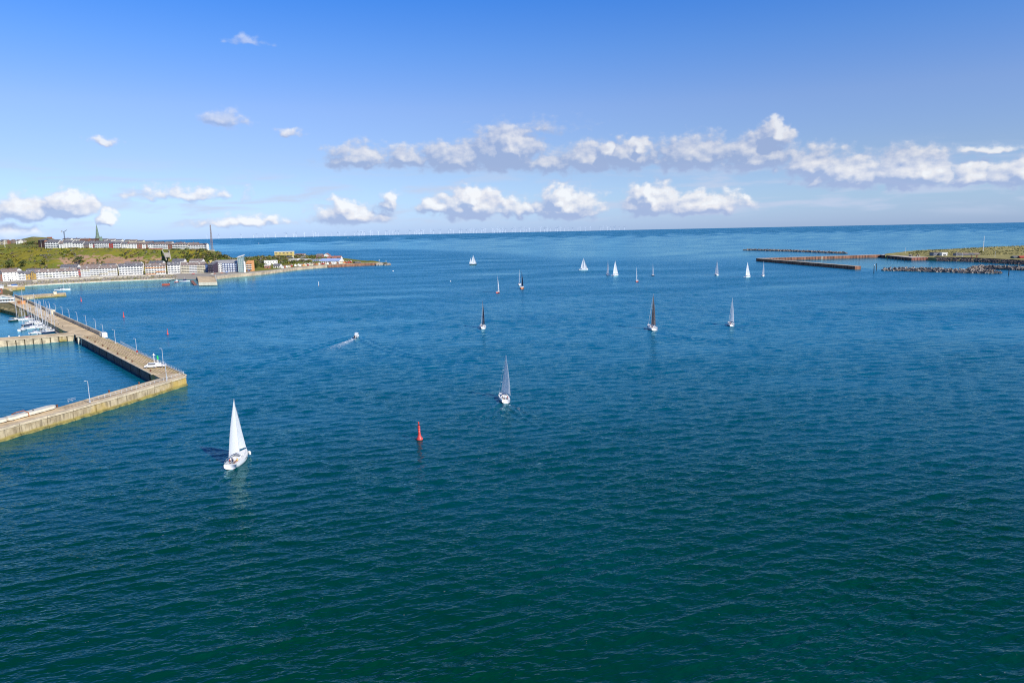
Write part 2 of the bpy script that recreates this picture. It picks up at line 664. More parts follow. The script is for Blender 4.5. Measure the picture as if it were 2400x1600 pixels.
    for nm, arr in (('wind', calm), ('foam', foam), ('far', sm(cell, 0.35, 2.2))):
        at = me.attributes.new(nm, 'FLOAT', 'POINT')
        at.data.foreach_set('value', arr.astype(np.float32))
    me.materials.append(sea_material())
    o = obj('sea', me)
    structure(o)
    return o


def sea_material():
    m = bpy.data.materials.new('sea_water')
    m.use_nodes = True
    T = NT(m.node_tree)
    b = m.node_tree.nodes['Principled BSDF']
    geo = T.n('ShaderNodeNewGeometry')
    pos = geo.outputs['Position']
    wind = T.n('ShaderNodeAttribute', attribute_name='wind').outputs['Fac']
    foam = T.n('ShaderNodeAttribute', attribute_name='foam').outputs['Fac']
    far = T.n('ShaderNodeAttribute', attribute_name='far').outputs['Fac']
    # ripple height group: metres of height for a position
    g = bpy.data.node_groups.new('ripples', 'ShaderNodeTree')
    g.interface.new_socket('Vector', in_out='INPUT', socket_type='NodeSocketVector')
    g.interface.new_socket('Far', in_out='INPUT', socket_type='NodeSocketFloat')
    g.interface.new_socket('H', in_out='OUTPUT', socket_type='NodeSocketFloat')
    Q = NT(g)
    i_ = Q.n('NodeGroupInput')
    o_ = Q.n('NodeGroupOutput')
    rot = Q.n('ShaderNodeVectorRotate')
    rot.rotation_type = 'Z_AXIS'
    Q.l(i_.outputs[0], rot.inputs[0])
    rot.inputs['Angle'].default_value = R(-13)
    v = Q.vec('MULTIPLY', rot.outputs[0], (0.42, 1.0, 0.0))
    n1 = Q.noise(v, 0.85, 2.0, 0.5)
    r1 = Q.math('ABSOLUTE', Q.math('SUBTRACT', Q.math('MULTIPLY', n1, 2.0), 1.0))
    h = Q.math('MULTIPLY', r1, -0.18)
    n2 = Q.noise(v, 2.6, 1.0, 0.5)
    h = Q.math('ADD', h, Q.math('MULTIPLY', n2, 0.055))
    n3 = Q.noise(v, 0.22, 1.0, 0.5)
    h = Q.math('ADD', h, Q.math('MULTIPLY', Q.math('MULTIPLY', n3, 1.6), i_.outputs[1]))
    Q.l(h, o_.inputs[0])

    def H(vec):
        nd = T.n('ShaderNodeGroup')
        nd.node_tree = g
        T.l(vec, nd.inputs[0])
        T.l(far, nd.inputs[1])
        return nd.outputs[0]
    e = 0.06
    h0 = H(pos)
    hx = H(T.vec('ADD', pos, (e, 0, 0)))
    hy = H(T.vec('ADD', pos, (0, e, 0)))
    k = T.math('MULTIPLY', wind, -1.0 / e)
    sx = T.math('MULTIPLY', T.math('SUBTRACT', hx, h0), k)
    sy = T.math('MULTIPLY', T.math('SUBTRACT', hy, h0), k)
    nrm = T.vec('NORMALIZE', T.vec('ADD', geo.outputs['Normal'], T.comb(sx, sy, 0.0)))
    # dark green near, bright blue far: view angle and vignette painted into water colour
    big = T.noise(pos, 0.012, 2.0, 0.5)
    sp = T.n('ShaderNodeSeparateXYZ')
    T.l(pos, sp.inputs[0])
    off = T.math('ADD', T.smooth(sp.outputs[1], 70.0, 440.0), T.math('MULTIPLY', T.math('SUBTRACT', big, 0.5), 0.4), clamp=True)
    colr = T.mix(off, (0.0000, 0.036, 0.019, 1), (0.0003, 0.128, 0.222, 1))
    fn = T.noise(pos, 0.9, 5.0, 0.7)
    fmask = T.smooth(T.math('ADD', T.math('MULTIPLY', foam, 0.75), T.math('MULTIPLY', T.math('SUBTRACT', fn, 0.5), 1.8)), 0.30, 0.75)
    rw = T.math('MULTIPLY', T.math('SQRT', wind), T.math('MULTIPLY_ADD', far, 0.18, 0.07))
    rough = T.math('MINIMUM', rw, 0.55)
    df = T.n('ShaderNodeBsdfDiffuse')
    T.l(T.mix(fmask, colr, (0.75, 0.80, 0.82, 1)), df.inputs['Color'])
    T.l(nrm, df.inputs['Normal'])
    gl = T.n('ShaderNodeBsdfGlossy')
    gl.inputs['Color'].default_value = (0.52, 0.90, 1.0, 1)
    T.l(rough, gl.inputs['Roughness'])
    T.l(nrm, gl.inputs['Normal'])
    fr = T.n('ShaderNodeFresnel')
    fr.inputs['IOR'].default_value = 1.31
    T.l(nrm, fr.inputs['Normal'])
    fac = T.math('MULTIPLY', fr.outputs[0], T.math('MULTIPLY_ADD', far, -0.12, 1.0))
    fac = T.math('MULTIPLY', fac, T.math('MULTIPLY_ADD', fmask, -0.9, 1.0))
    mx = T.n('ShaderNodeMixShader')
    T.l(fac, mx.inputs[0])
    T.l(df.outputs[0], mx.inputs[1])
    T.l(gl.outputs[0], mx.inputs[2])
    T.l(mx.outputs[0], m.node_tree.nodes['Material Output'].inputs[0])
    m.node_tree.nodes.remove(b)
    return m

# =================================================================== colours
M_white = mat('white_render', (0.88, 0.85, 0.77), 0.8, 0.10, 0.25)
M_cream = mat('cream_render', (0.76, 0.68, 0.50), 0.8, 0.10, 0.25)
M_slate = mat('slate_roof', (0.17, 0.165, 0.175), 0.7, 0.35, 0.6)
M_broof = mat('brown_tile_roof', (0.27, 0.21, 0.18), 0.8, 0.35, 0.6)
M_redroof = mat('red_tile_roof', (0.42, 0.17, 0.11), 0.8, 0.25, 0.6)
M_glass = mat('dark_window_glass', (0.085, 0.095, 0.11), 0.2, spec=0.6)
M_brick = mat('brown_brick', (0.30, 0.13, 0.085), 0.85, 0.3, 0.8)
M_redp = mat('red_paint', (0.45, 0.055, 0.04), 0.7, 0.15, 0.5)
M_orange = mat('orange_render', (0.72, 0.34, 0.13), 0.8, 0.15, 0.4)
M_ochre = mat('ochre_render', (0.52, 0.34, 0.10), 0.8, 0.15, 0.4)
M_yellow = mat('yellow_render', (0.75, 0.58, 0.20), 0.8, 0.15, 0.4)
M_blue = mat('blue_paint', (0.06, 0.16, 0.42), 0.6)
M_pblue = mat('pale_blue_roof', (0.36, 0.47, 0.72), 0.6, 0.1, 0.4)
M_dark = mat('dark_timber', (0.035, 0.03, 0.03), 0.7)
M_steel = mat('galvanised_steel', (0.62, 0.64, 0.66), 0.45, metal=0.3)
M_conc = mat('weathered_concrete', (0.50, 0.44, 0.33), 0.9, 0.3, 0.35)
M_deck = mat('pier_deck_concrete', (0.68, 0.51, 0.29), 0.92, 0.3, 0.16, detail=6)
M_asph = mat('promenade_paving', (0.42, 0.37, 0.31), 0.9, 0.2, 0.1)
M_rust = mat('rusty_sheet_pile', (0.30, 0.135, 0.075), 0.85, 0.4, 0.25, stretch=(1, 1, 0.3))
M_whitep = mat('white_paint', (0.85, 0.83, 0.78), 0.35)
M_buoy = mat('buoy_red_paint', (0.68, 0.075, 0.06), 0.45, 0.15, 1.5)
M_algae = mat('algae_stained_concrete', (0.36, 0.29, 0.08), 0.8, col2=(0.16, 0.14, 0.05), scale=0.4)


def wall_material():
    m = bpy.data.materials.new('stained_pier_wall')
    m.use_nodes = True
    T = NT(m.node_tree)
    b = m.node_tree.nodes['Principled BSDF']
    geo = T.n('ShaderNodeNewGeometry')
    p = geo.outputs['Position']
    n1 = T.noise(p, 0.35, 5.0, 0.62)
    n2 = T.noise(T.vec('MULTIPLY', p, (1.6, 1.6, 0.18)), 0.8, 4.0, 0.6)
    n3 = T.noise(p, 0.045, 3.0, 0.55)
    c = T.mix(T.smooth(n1, 0.35, 0.65), (0.36, 0.27, 0.15, 1), (0.54, 0.43, 0.26, 1))
    c = T.mix(T.math('MULTIPLY', T.smooth(n2, 0.48, 0.66), 0.75), c, (0.16, 0.12, 0.07, 1))
    c = T.mix(T.math('MULTIPLY', T.smooth(n3, 0.50, 0.62), 0.75), c, (0.55, 0.36, 0.06, 1))
    sp = T.n('ShaderNodeSeparateXYZ')
    T.l(p, sp.inputs[0])
    zz = T.math('ADD', sp.outputs[2], T.math('MULTIPLY', T.math('SUBTRACT', n1, 0.5), 1.0))
    c = T.mix(T.smooth(zz, 0.55, 1.35, 1.0, 0.0), c, (0.33, 0.26, 0.07, 1))
    c = T.mix(T.smooth(zz, 0.12, 0.42, 1.0, 0.0), c, (0.045, 0.045, 0.02, 1))
    T.l(c, b.inputs['Base Color'])
    b.inputs['Roughness'].default_value = 0.9
    bp = T.n('ShaderNodeBump')
    bp.inputs['Strength'].default_value = 0.5
    bp.inputs['Distance'].default_value = 0.15
    T.l(n1, bp.inputs['Height'])
    T.l(bp.outputs[0], b.inputs['Normal'])
    return m


M_wall = wall_material()
M_wall2 = mat('sandy_sea_wall', (0.50, 0.39, 0.26), 0.9, 0.3, 0.12, detail=6)

# =================================================================== main island terrain
# (column in the photograph: shore, width of the slope above it, foot, top, middle, back) as (distance, height)
ISLE = [
    (-500, 16, (950, 6), (1150, 50), (1450, 52), (2000, 54)),
    (-100, 16, (1005, 6.5), (1190, 47), (1500, 51), (2000, 55)),
    (0, 16, (1015, 7), (1185, 46), (1500, 53), (2000, 54)),
    (45, 15, (1025, 7), (1175, 45.5), (1500, 57), (2000, 52)),
    (82, 15, (1030, 7), (1160, 45), (1500, 63), (2000, 52)),
    (125, 15, (1035, 7), (1150, 44.2), (1500, 60), (2000, 50)),
    (160, 15, (1040, 7), (1148, 43.8), (1500, 49), (2000, 48)),
    (250, 15, (1045, 7), (1145, 42.2), (1450, 44), (1850, 42)),
    (333, 14, (1062, 6.6), (1145, 40.4), (1330, 40.5), (1500, 38)),
    (400, 14, (1082, 6.2), (1143, 38.4), (1230, 38.5), (1330, 36)),
    (480, 8, (1084, 6), (1135, 37.2), (1180, 37.2), (1235, 35)),
    (512, 3, (1086, 6), (1125, 33), (1165, 33), (1300, 16)),
    (532, 2, (1086, 6), (1120, 24), (1220, 18), (1500, 9)),
    (552, 2, (1088, 6), (1120, 15), (1350, 10), (1650, 8)),
    (580, 2, (1095, 5.8), (1150, 8), (1400, 8), (1700, 8)),
    (640, 2, (1130, 5.3), (1300, 6.5), (1520, 8), (1720, 8)),
    (700, 2, (1210, 5.2), (1400, 6.5), (1580, 8), (1800, 6)),
    (760, 2, (1275, 5), (1420, 6), (1580, 7), (1780, 5)),
    (800, 2, (1300, 4.8), (1400, 5.5), (1500, 5.5), (1620, 4)),
    (840, 2, (1310, 4.6), (1370, 4.8), (1420, 4.6), (1480, 3.6)),
    (880, 2, (1312, 4.4), (1330, 4.4), (1345, 4.2), (1370, 3)),
    (912, 2, (1300, 3.2), (1303, 3.2), (1306, 3.0), (1312, 2)),
]
_ix = [c[0] for c in ISLE]


def isle_profile(px):
    ys = interp(SHORE, px)
    w = float(np.interp(px, _ix, [c[1] for c in ISLE]))
    pts = [(ys - 6, -4.0), (ys, 0.0), (ys + w, 4.5)]
    for k in range(2, 6):
        pts.append((float(np.interp(px, _ix, [c[k][0] for c in ISLE])), float(np.interp(px, _ix, [c[k][1] for c in ISLE]))))
    pts.append((pts[-1][0] + 40, -4.0))
    return pts


def isle_z(x, y):
    px = px_of(x, y)
    pr = isle_profile(px)
    return float(np.interp(y, [p[0] for p in pr], [p[1] for p in pr]))


def isle_at(px, Y):
    """point on the island ground in the bearing of a photograph column at distance Y"""
    x = (px - 1200) / (FPX * 1.0118) * Y
    return Vector((x, Y, isle_z(x, Y)))


def ground_hit(px, py, lo=860.0, hi=1900.0):
    """distance at which the line of sight of a photograph pixel meets the island ground"""
    Y = lo
    while Y < hi:
        p = P(px, py, Y)
        if isle_z(p.x, p.y) >= p.z:
            return Y
        Y += 1.5
    return None


def wnoise(x, y, s, seed=0):
    return math.sin(x / s + seed) * math.cos(y / s * 1.3 + seed * 2) + 0.5 * math.sin(x / s * 2.3 + y / s * 1.7 + seed * 3)


def ground_material(name, cols, rock=None, scale=0.02):
    m = bpy.data.materials.new(name)
    m.use_nodes = True
    T = NT(m.node_tree)
    b = m.node_tree.nodes['Principled BSDF']
    geo = T.n('ShaderNodeNewGeometry')
    p = geo.outputs['Position']
    n1 = T.noise(p, scale, 5.0, 0.62)
    n2 = T.noise(p, scale * 5, 5.0, 0.65)
    c = T.mix(T.smooth(n1, 0.38, 0.62), (*cols[0], 1), (*cols[1], 1))
    c = T.mix(T.math('MULTIPLY', T.smooth(n2, 0.42, 0.66), 0.75), c, (*cols[2], 1))
    if rock:
        at = T.n('ShaderNodeAttribute', attribute_name='rock').outputs['Fac']
        rk = T.smooth(T.math('ADD', at, T.math('MULTIPLY', T.math('SUBTRACT', n2, 0.5), 2.6)), 0.42, 0.70)
        n3 = T.noise(p, 0.5, 4.0, 0.6)
        c = T.mix(rk, c, T.mix(T.smooth(n3, 0.35, 0.65), (*rock[0], 1), (*rock[1], 1)))
        pv_ = T.n('ShaderNodeAttribute', attribute_name='paved').outputs['Fac']
        c = T.mix(pv_, c, (0.36, 0.32, 0.26, 1))
    T.l(c, b.inputs['Base Color'])
    b.inputs['Roughness'].default_value = 0.95
    b.inputs['Specular IOR Level'].default_value = 0.2
    return m


def make_isle():
    cols = np.arange(-500, 914, 5.0)
    segs = [2, 3, 8, 18, 12, 8, 4]
    V, rock, paved = [], [], []
    for px in cols:
        pr = isle_profile(px)
        for k, n in enumerate(segs):
            for j in range(n + (1 if k == len(segs) - 1 else 0)):
                t = j / n
                y = pr[k][0] + (pr[k + 1][0] - pr[k][0]) * t
                z = pr[k][1] + (pr[k + 1][1] - pr[k][1]) * t
                x = (px - 1200) / (FPX * 1.0118) * y
                rk = 0.0
                if k == 3:                     # the cliff
                    lift = math.sin(t * PI)
                    steep = np.interp(px, [-500, 80, 160, 420, 520], [0, 0, 1, 1, 0])
                    z += lift * (2.2 * wnoise(x, y, 17, 1) + 3.0 * steep * (0.5 - t) * -1.0)
                    rk = lift * np.interp(px, [-500, 90, 135, 180, 330, 385, 410, 440], [0, 0, 0.40, 0.62, 0.58, 0.42, 0.15, 0]) * (0.5 + 0.9 * math.exp(-((t - 0.42) / 0.3) ** 2))
                elif k in (4, 5):
                    z += 0.8 * wnoise(x, y, 45, 2) * math.sin(PI * (t if k == 4 else 0.5 + t / 2))
                    if k == 4 and 40 < px < 115 and t > 0.6:
                        rk = 0.35
                pv_ = 1.0 if (k in (1, 2) and (k == 2 and t < 0.75 or k == 1 and t > 0.9)) else 0.0
                if px > 400 and k == 1:
                    pv_ = 1.0
                if px > 560 and k == 2:
                    pv_ = 1.0 if t < 0.5 else 0.0
                V.append((x, y, z))
                rock.append(rk)
                paved.append(pv_)
    nr = sum(segs) + 1
    nc = len(cols)
    F = []
    for i in range(nc - 1):
        for j in range(nr - 1):
            a = i * nr + j
            F.append((a, a + nr, a + nr + 1, a + 1))
    me = bpy.data.meshes.new('island_ground')
    me.from_pydata(V, [], F)
    for nm, arr in (('rock', rock), ('paved', paved)):
        at = me.attributes.new(nm, 'FLOAT', 'POINT')
        at.data.foreach_set('value', np.array(arr, np.float32))
    me.polygons.foreach_set('use_smooth', [True] * len(F))
    me.materials.append(ground_material('island_turf', [(0.27, 0.225, 0.020), (0.165, 0.195, 0.024), (0.12, 0.115, 0.040)], [(0.46, 0.24, 0.15), (0.36, 0.26, 0.16)]))
    o = obj('island_ground', me)
    structure(o)
    return o


make_isle()


# =================================================================== foliage
def leaf_cloud(centres, name, mats_, n_leaf=36, leaf=1.1, flat=0.75):
    """many leaf clumps round given (x, y, z, radius, colour index)"""
    V, F, Mi = [], [], []
    for (x, y, z, r_, ci) in centres:
        n = int(n_leaf * max(0.6, min(1.8, r_ / 2.5)))
        d = rng.normal(size=(n, 3))
        d /= np.linalg.norm(d, axis=1)[:, None]
        rad = r_ * rng.uniform(0.55, 1.08, n)
        c = d * rad[:, None]
        c[:, 2] = np.abs(c[:, 2]) * flat * 1.25 - r_ * 0.1
        lump = 1 + 0.25 * np.sin(d[:, 0] * 4 + x) * np.cos(d[:, 1] * 4 + y)
        c[:, :2] *= lump[:, None]
        for i in range(n):
            nrm = d[i] + rng.normal(0, 0.55, 3)
            nrm /= np.linalg.norm(nrm)
            a = np.cross(nrm, [0.3, 0.2, 0.93])
            a /= np.linalg.norm(a) + 1e-6
            b = np.cross(nrm, a)
            s_ = leaf * rng.uniform(0.55, 1.25) * min(1.0, r_ / 1.8)
            o = np.array((x, y, z)) + c[i]
            k = len(V)
            V.extend([o + a * s_, o + b * s_ * 0.8, o - a * s_ * 0.9, o - b * s_ * 0.8 + nrm * 0.3 * s_])
            F.append((k, k + 1, k + 2, k + 3))
            Mi.append(ci)
    me = bpy.data.meshes.new(name)
    me.from_pydata([tuple(v) for v in V], [], F)
    for m_ in mats_:
        me.materials.append(m_)
    me.polygons.foreach_set('material_index', Mi)
    me.update()
    return me


M_leaf = [mat('leaf_dark', (0.105, 0.135, 0.035), 0.8, 0.3, 0.3, trans=0.15), mat('leaf_mid', (0.17, 0.2, 0.04), 0.8, 0.3, 0.3, trans=0.15), mat('leaf_yellow', (0.26, 0.235, 0.03), 0.8, 0.3, 0.3, trans=0.15),
          mat('leaf_brown', (0.24, 0.19, 0.085), 0.85, 0.3, 0.3), mat('leaf_grey', (0.2, 0.195, 0.14), 0.85, 0.3, 0.3)]

# scrub all over the slope
cs = []
for i in range(1500):
    px = random.uniform(-200, 560)
    pr = isle_profile(px)
    t = random.random()
    y = pr[3][0] + (pr[4][0] - pr[3][0]) * t
    g_ = isle_at(px, y)
    dens = np.interp(px, [-200, 60, 150, 200, 330, 400, 415, 560], [0.9, 0.9, 0.7, 0.5, 0.55, 0.6, 1, 1])
    if t < 0.22 or t > 0.88:
        dens = max(dens, 0.7)
    if random.random() > dens:
        continue
    if px < 60:
        ci = random.choice([0, 0, 1, 2, 2, 4, 1]) if t < 0.55 else random.choice([1, 2, 2, 2, 3])
    elif px < 400:
        ci = random.choice([1, 2, 3, 3, 1, 4])
    else:
        ci = random.choice([0, 0, 1, 1, 3])
    r_ = random.uniform(1.2, 3.0) * (1.5 if px > 400 else 1.0)
    cs.append((g_.x, g_.y, g_.z - 0.2, r_, ci))
o = obj('slope_scrub', leaf_cloud(cs, 'slope_scrub', M_leaf, 30, 0.95))
stuff(o)
o['label'] = 'green, yellow and brown scrub covering the slope below the upper town'
# wood on the flat land north-east of the town
cs = []
for i in range(620):
    px = random.uniform(528, 800)
    lo = np.interp(px, [528, 560, 600, 640, 700, 760, 800], [1075, 1085, 1150, 1230, 1330, 1390, 1350])
    hi = np.interp(px, [528, 560, 600, 640, 700, 760, 800], [1250, 1500, 1620, 1680, 1740, 1640, 1450])
    y = lo + (hi - lo) * random.random() ** 1.5
    g_ = isle_at(px, y)
    r_ = random.uniform(2.2, 4.6)
    cs.append((g_.x, g_.y, g_.z + r_ * 0.25, r_, random.choice([0, 0, 1, 1, 3, 3, 2, 4])))
o = obj('low_wood', leaf_cloud(cs, 'low_wood', M_leaf, 42, 1.25))
stuff(o)
o['label'] = 'dense low wood of dark green and brownish trees behind the seafront'


def tree(px, Y, h, w, ci, label, cat='tree', group=None):
    g_ = isle_at(px, Y)
    t = thing('tree' if cat == 'tree' else 'bush', label, cat, tuple(g_), 0, group)
    b = MB()
    b.tube([(0, 0, -0.5), (0.1, 0, h * 0.3), (0.25, 0.1, h * 0.6)], [0.28, 0.2, 0.1], 6)
    b.tube([(0.1, 0, h * 0.3), (w * 0.3, 0.2, h * 0.6)], [0.12, 0.05], 5)
    b.tube([(0.1, 0, h * 0.35), (-w * 0.3, -0.2, h * 0.62)], [0.12, 0.05], 5)
    b.build('trunk', M_dark, t)
    cc = [(random.uniform(-w, w) * 0.45, random.uniform(-w, w) * 0.45, h * random.uniform(0.45, 0.75), w * random.uniform(0.35, 0.6), ci if random.random() < 0.7 else max(0, ci - 1)) for _ in range(6)]
    obj('crown', leaf_cloud(cc, 'crown', M_leaf, 40, 0.8, 0.9), t)


for k, (px, Y, h, w, ci, lb) in enumerate([
        (80, 1190, 9, 6, 0, 'dark round tree on the plateau left of the brown gabled house'), (70, 1200, 7, 5, 0, 'smaller dark tree at the left edge of the plateau grove'), (62, 1195, 6, 5, 3, 'low brownish tree in the plateau grove'),
        (88, 1176, 8, 5, 3, 'brownish tree touching the brown gabled house on the plateau'), (290, 1330, 9, 6, 0, 'dark tree standing above the roofs of the upper town'), (333, 1080, 9, 6, 2, 'bright yellow green tree between two seafront blocks'),
        (186, 1085, 10, 7, 1, 'bushy green tree behind the long white seafront terrace'), (100, 1075, 8, 6, 2, 'yellow green tree above the slate roofs at the foot of the slope'), (54, 1070, 10, 7, 0, 'big dark green tree at the foot of the slope on the left'),
        (20, 1068, 9, 7, 1, 'leafy green tree behind the leftmost white block'), (480, 1075, 9, 6, 0, 'dark tree behind the cream seafront block'), (600, 1135, 8, 6, 0, 'dark round tree right of the orange building'),
        (612, 1150, 7, 5, 1, 'green tree beside the orange building and the low huts')]):
    tree(px, Y, h, w, ci, lb)


# =================================================================== buildings
def win_mesh(w, h, glass=M_glass, frame=M_whitep):
    key = ('w', round(w, 2), round(h, 2), glass.name, frame.name)
    if key not in MESHES:
        b = MB()
        b.box(-w / 2, w / 2, -0.06, 0.06, 0, h, 0)
        b.box(-w / 2 - 0.12, w / 2 + 0.12, -0.14, 0.0, -0.16, -0.01, 1)
        MESHES[key] = b.mesh('window', [glass, frame])
    return MESHES[key]


MESHES = {}


def building(name, label, A, B, depth, eave, ridge, wall, roof, storeys=3, style='window', bal=None, cat='building', group=None, base=None, gap=3.6, hip=0.0, dormers=0, gable_mat=None, roof_type='gable', door=True, overhang=0.5, wfrac=0.55):
    """A, B: ground points of the left and right front corners; local x along the front, y away"""
    z0 = min(A[2], B[2]) if base is None else base
    L = math.hypot(B[0] - A[0], B[1] - A[1])
    t = thing(name, label, cat, (A[0], A[1], z0), yaw(A, B), group)
    b = MB()
    b.box(0, L, 0, depth, -3.0 if cat != 'awning' else 0.0, eave, 0)
    if roof_type == 'gable':
        b.add([(0, 0, eave), (0, depth, eave), (0, depth / 2, ridge - 0.25)], [(0, 2, 1)], 1 if gable_mat else 0)
        b.add([(L, 0, eave), (L, depth, eave), (L, depth / 2, ridge - 0.25)], [(0, 1, 2)], 1 if gable_mat else 0)
    b.build('wall', [wall, gable_mat or wall], t)
    r_ = MB()
    o_ = overhang
    s_ = (ridge - eave) / (depth / 2)
    if roof_type == 'gable':
        th = 0.3
        e0 = eave - s_ * o_ + 0.05
        ys = [(-o_, e0), (depth / 2, ridge), (depth + o_, e0)]
        x0, x1 = -0.35, L + 0.35
        vs = []
        for xx in (x0, x1):
            for (yy, zz) in ys:
                vs.append((xx, yy, zz))
            for (yy, zz) in ys:
                vs.append((xx, yy, zz + th))
        r_.add(vs, [(3, 9, 10, 4), (4, 10, 11, 5), (0, 1, 7, 6), (1, 2, 8, 7), (0, 6, 9, 3), (2, 5, 11, 8), (0, 3, 4, 1), (1, 4, 5, 2), (6, 7, 10, 9), (7, 8, 11, 10)])
        if hip:
            pass
    elif roof_type == 'flat':
        r_.box(-0.3, L + 0.3, -0.3, depth + 0.3, eave + 0.003, eave + max(0.4, ridge - eave))
    elif roof_type == 'shed':
        r_.add([(-0.3, -o_, eave), (L + 0.3, -o_, eave), (L + 0.3, depth + o_, ridge), (-0.3, depth + o_, ridge), (-0.3, -o_, eave + 0.3), (L + 0.3, -o_, eave + 0.3), (L + 0.3, depth + o_, ridge + 0.3), (-0.3, depth + o_, ridge + 0.3)],
               [(0, 3, 2, 1), (4, 5, 6, 7), (0, 1, 5, 4), (1, 2, 6, 5), (2, 3, 7, 6), (3, 0, 4, 7)])
        b2 = MB()
        b2.add([(0, 0, eave), (0, depth, eave), (0, depth, ridge)], [(0, 2, 1)])
        b2.add([(L, 0, eave), (L, depth, eave), (L, depth, ridge)], [(0, 1, 2)])
        b2.add([(0, depth, eave), (L, depth, eave), (L, depth, ridge), (0, depth, ridge)], [(0, 1, 2, 3)])
        b2.build('gable_wall', gable_mat or wall, t)
    ro = r_.build('roof', roof, t)
    if roof_type == 'gable' and L > 14:
        for k in range(max(1, int(L / 16))):
            xx = L * (k + 0.5) / max(1, int(L / 16)) + random.uniform(-1, 1)
            MB().box(xx - 0.5, xx + 0.5, depth * 0.5 - 0.4, depth * 0.5 + 0.4, ridge - 0.6, ridge + 1.2).build('chimney', M_brick, ro)
    for k in range(dormers):
        xx = L * (k + 0.5) / dormers
        d_ = MB().box(xx - 0.9, xx + 0.9, depth * 0.12, depth * 0.45, eave + s_ * depth * 0.12 - 0.2, eave + s_ * depth * 0.12 + 1.7).build('dormer', M_white, t)
        obj('window', win_mesh(1.2, 1.0), d_, (xx, depth * 0.12 - 0.05, eave + s_ * depth * 0.12 + 0.4))
    if storeys:
        sh = eave / storeys
        nw = max(1, int(L / gap))
        for s in range(storeys):
            for k in range(nw):
                xx = L * (k + 0.5) / nw
                ww = gap * (0.72 if style == 'band' else wfrac) * random.choice([1, 1, 0.8])
                obj('window', win_mesh(round(ww, 1), round(sh * 0.34, 2)), t, (xx, -0.02, s * sh + sh * (0.47 if style == 'band' else 0.36)))
            if bal and (s > 0 or style == 'band'):
                nb = max(1, int(L / 9))
                for k in range(nb):
                    m_ = bal[(s * 3 + k) % len(bal)] if isinstance(bal, list) else bal
                    key = ('bal', round(L / nb, 1), m_.name)
                    if key not in MESHES:
                        w_ = round(L / nb, 1) - 0.35
                        q = MB().box(-w_ / 2, w_ / 2, -1.1, -0.003, -0.15, 0.05).box(-w_ / 2, w_ / 2, -1.1, -0.98, 0.05, 1.05)
                        MESHES[key] = q.mesh('balcony', m_)
                    obj('balcony', MESHES[key], t, (L * (k + 0.5) / nb, 0, s * sh + 0.1))
        if door:
            MB().box(L * 0.5 - 0.6, L * 0.5 + 0.6, -0.05, 0.05, 0.003, 2.1).build('door', M_dark, t)
    for side in (0, 1):
        if depth > 7 and storeys and roof_type == 'gable':
            for s in range(storeys):
                sh = eave / storeys
                for yy in (depth * 0.3, depth * 0.7):
                    w_ = obj('window', win_mesh(1.2, round(sh * 0.4, 2)), t, (L * side, yy, s * sh + sh * 0.36), PI / 2 if side else -PI / 2)
    return t


def pxm(D):
    return FPX * 1.0118 / D


SEAFRONT = [(-40, 661.5), (7, 659.5), (43, 657), (61, 655.8), (83, 654.2), (185, 648.8), (275, 645.5), (335, 643.6), (389, 642), (423, 640.6), (487, 638.6)]


def row_house(name, label, x0, x1, y_eave, y_base, y_ridge, D, wall, roof, z=None, **kw):
    """seafront block: photograph columns x0..x1, rows of eave/base/ridge, distance of its front"""
    seat = kw.pop('seat', True)
    if seat is True and x1 < 900:
        D = (ground_hit(x0, y_base) or D, ground_hit(x1, y_base) or D) if not isinstance(D, tuple) else (ground_hit(x0, y_base) or D[0], ground_hit(x1, y_base) or D[1])
        if abs(D[0] - D[1]) > 0.25 * (x1 - x0) + 3:
            D = (D[0] + D[1]) / 2
    yA = yB = y_base
    if seat is True and x1 < 490:                    # the seafront row runs back along the shore
        yA, yB = interp(SEAFRONT, x0), interp(SEAFRONT, x1)
        D = (ground_hit(x0, yA) or D[0], ground_hit(x1, yB) or D[1])
    A = P(x0, yA, D[0] if isinstance(D, tuple) else D)
    B = P(x1, yB, D[1] if isinstance(D, tuple) else D)
    Dm = (D[0] + D[1]) / 2 if isinstance(D, tuple) else D
    k = pxm(Dm)
    if z is not None:
        A.z = B.z = z
    if seat == 'terrain':
        A.z = B.z = min(isle_z(A.x, A.y), isle_z(B.x, B.y))
        xm = (x0 + x1) / 2
        dp = kw.pop('depth', 10.0)
        eave = P(xm, y_eave, Dm).z - A.z
        ridge = max(eave + 1.2, P(xm, y_ridge, Dm + dp / 2).z - A.z)
        return building(name, label, A, B, dp, eave, ridge, wall, roof, **kw)
    eave = (y_base - y_eave) / k
    ridge = eave + max(1.2, (y_eave - y_ridge) / k * 0.85)
    return building(name, label, A, B, kw.pop('depth', 11.0), eave, ridge, wall, roof, **kw)


GL = 'seafront blocks of the lower town'
M_bw = [M_whitep, M_whitep, M_white]
row_house('apartment_block', 'brick brown block cut by the left edge of the seafront row', -40, 6, 641, 659.5, 634, (948, 952), M_brick, M_slate, storeys=4, group=GL)
row_house('apartment_block', 'tall white four storey block at the left end of the seafront', 7, 43, 637.5, 658.5, 631, (953, 962), M_white, M_broof, storeys=4, group=GL, depth=12)
row_house('apartment_block', 'small white block with three rows of balconies beside the ochre house', 43.5, 61, 640.5, 656.5, 634.5, (965, 968), M_white, M_slate, storeys=3, bal=M_whitep, style='band', group=GL)
row_house('town_house', 'ochre yellow house with a dark roof on the seafront', 61.5, 83, 642, 655.5, 634.5, (968, 972), M_ochre, M_slate, storeys=2, group=GL)
_d = ground_hit(78, 654.6)
A = P(73.5, 655, _d - 3)
B = P(82.5, 655, _d - 3)
_g = thing('gable_house', 'narrow ochre house front with a pointed gable on the seafront', 'house', tuple(A), yaw(A, B), GL)
_L = (B - A).length
_b = MB()
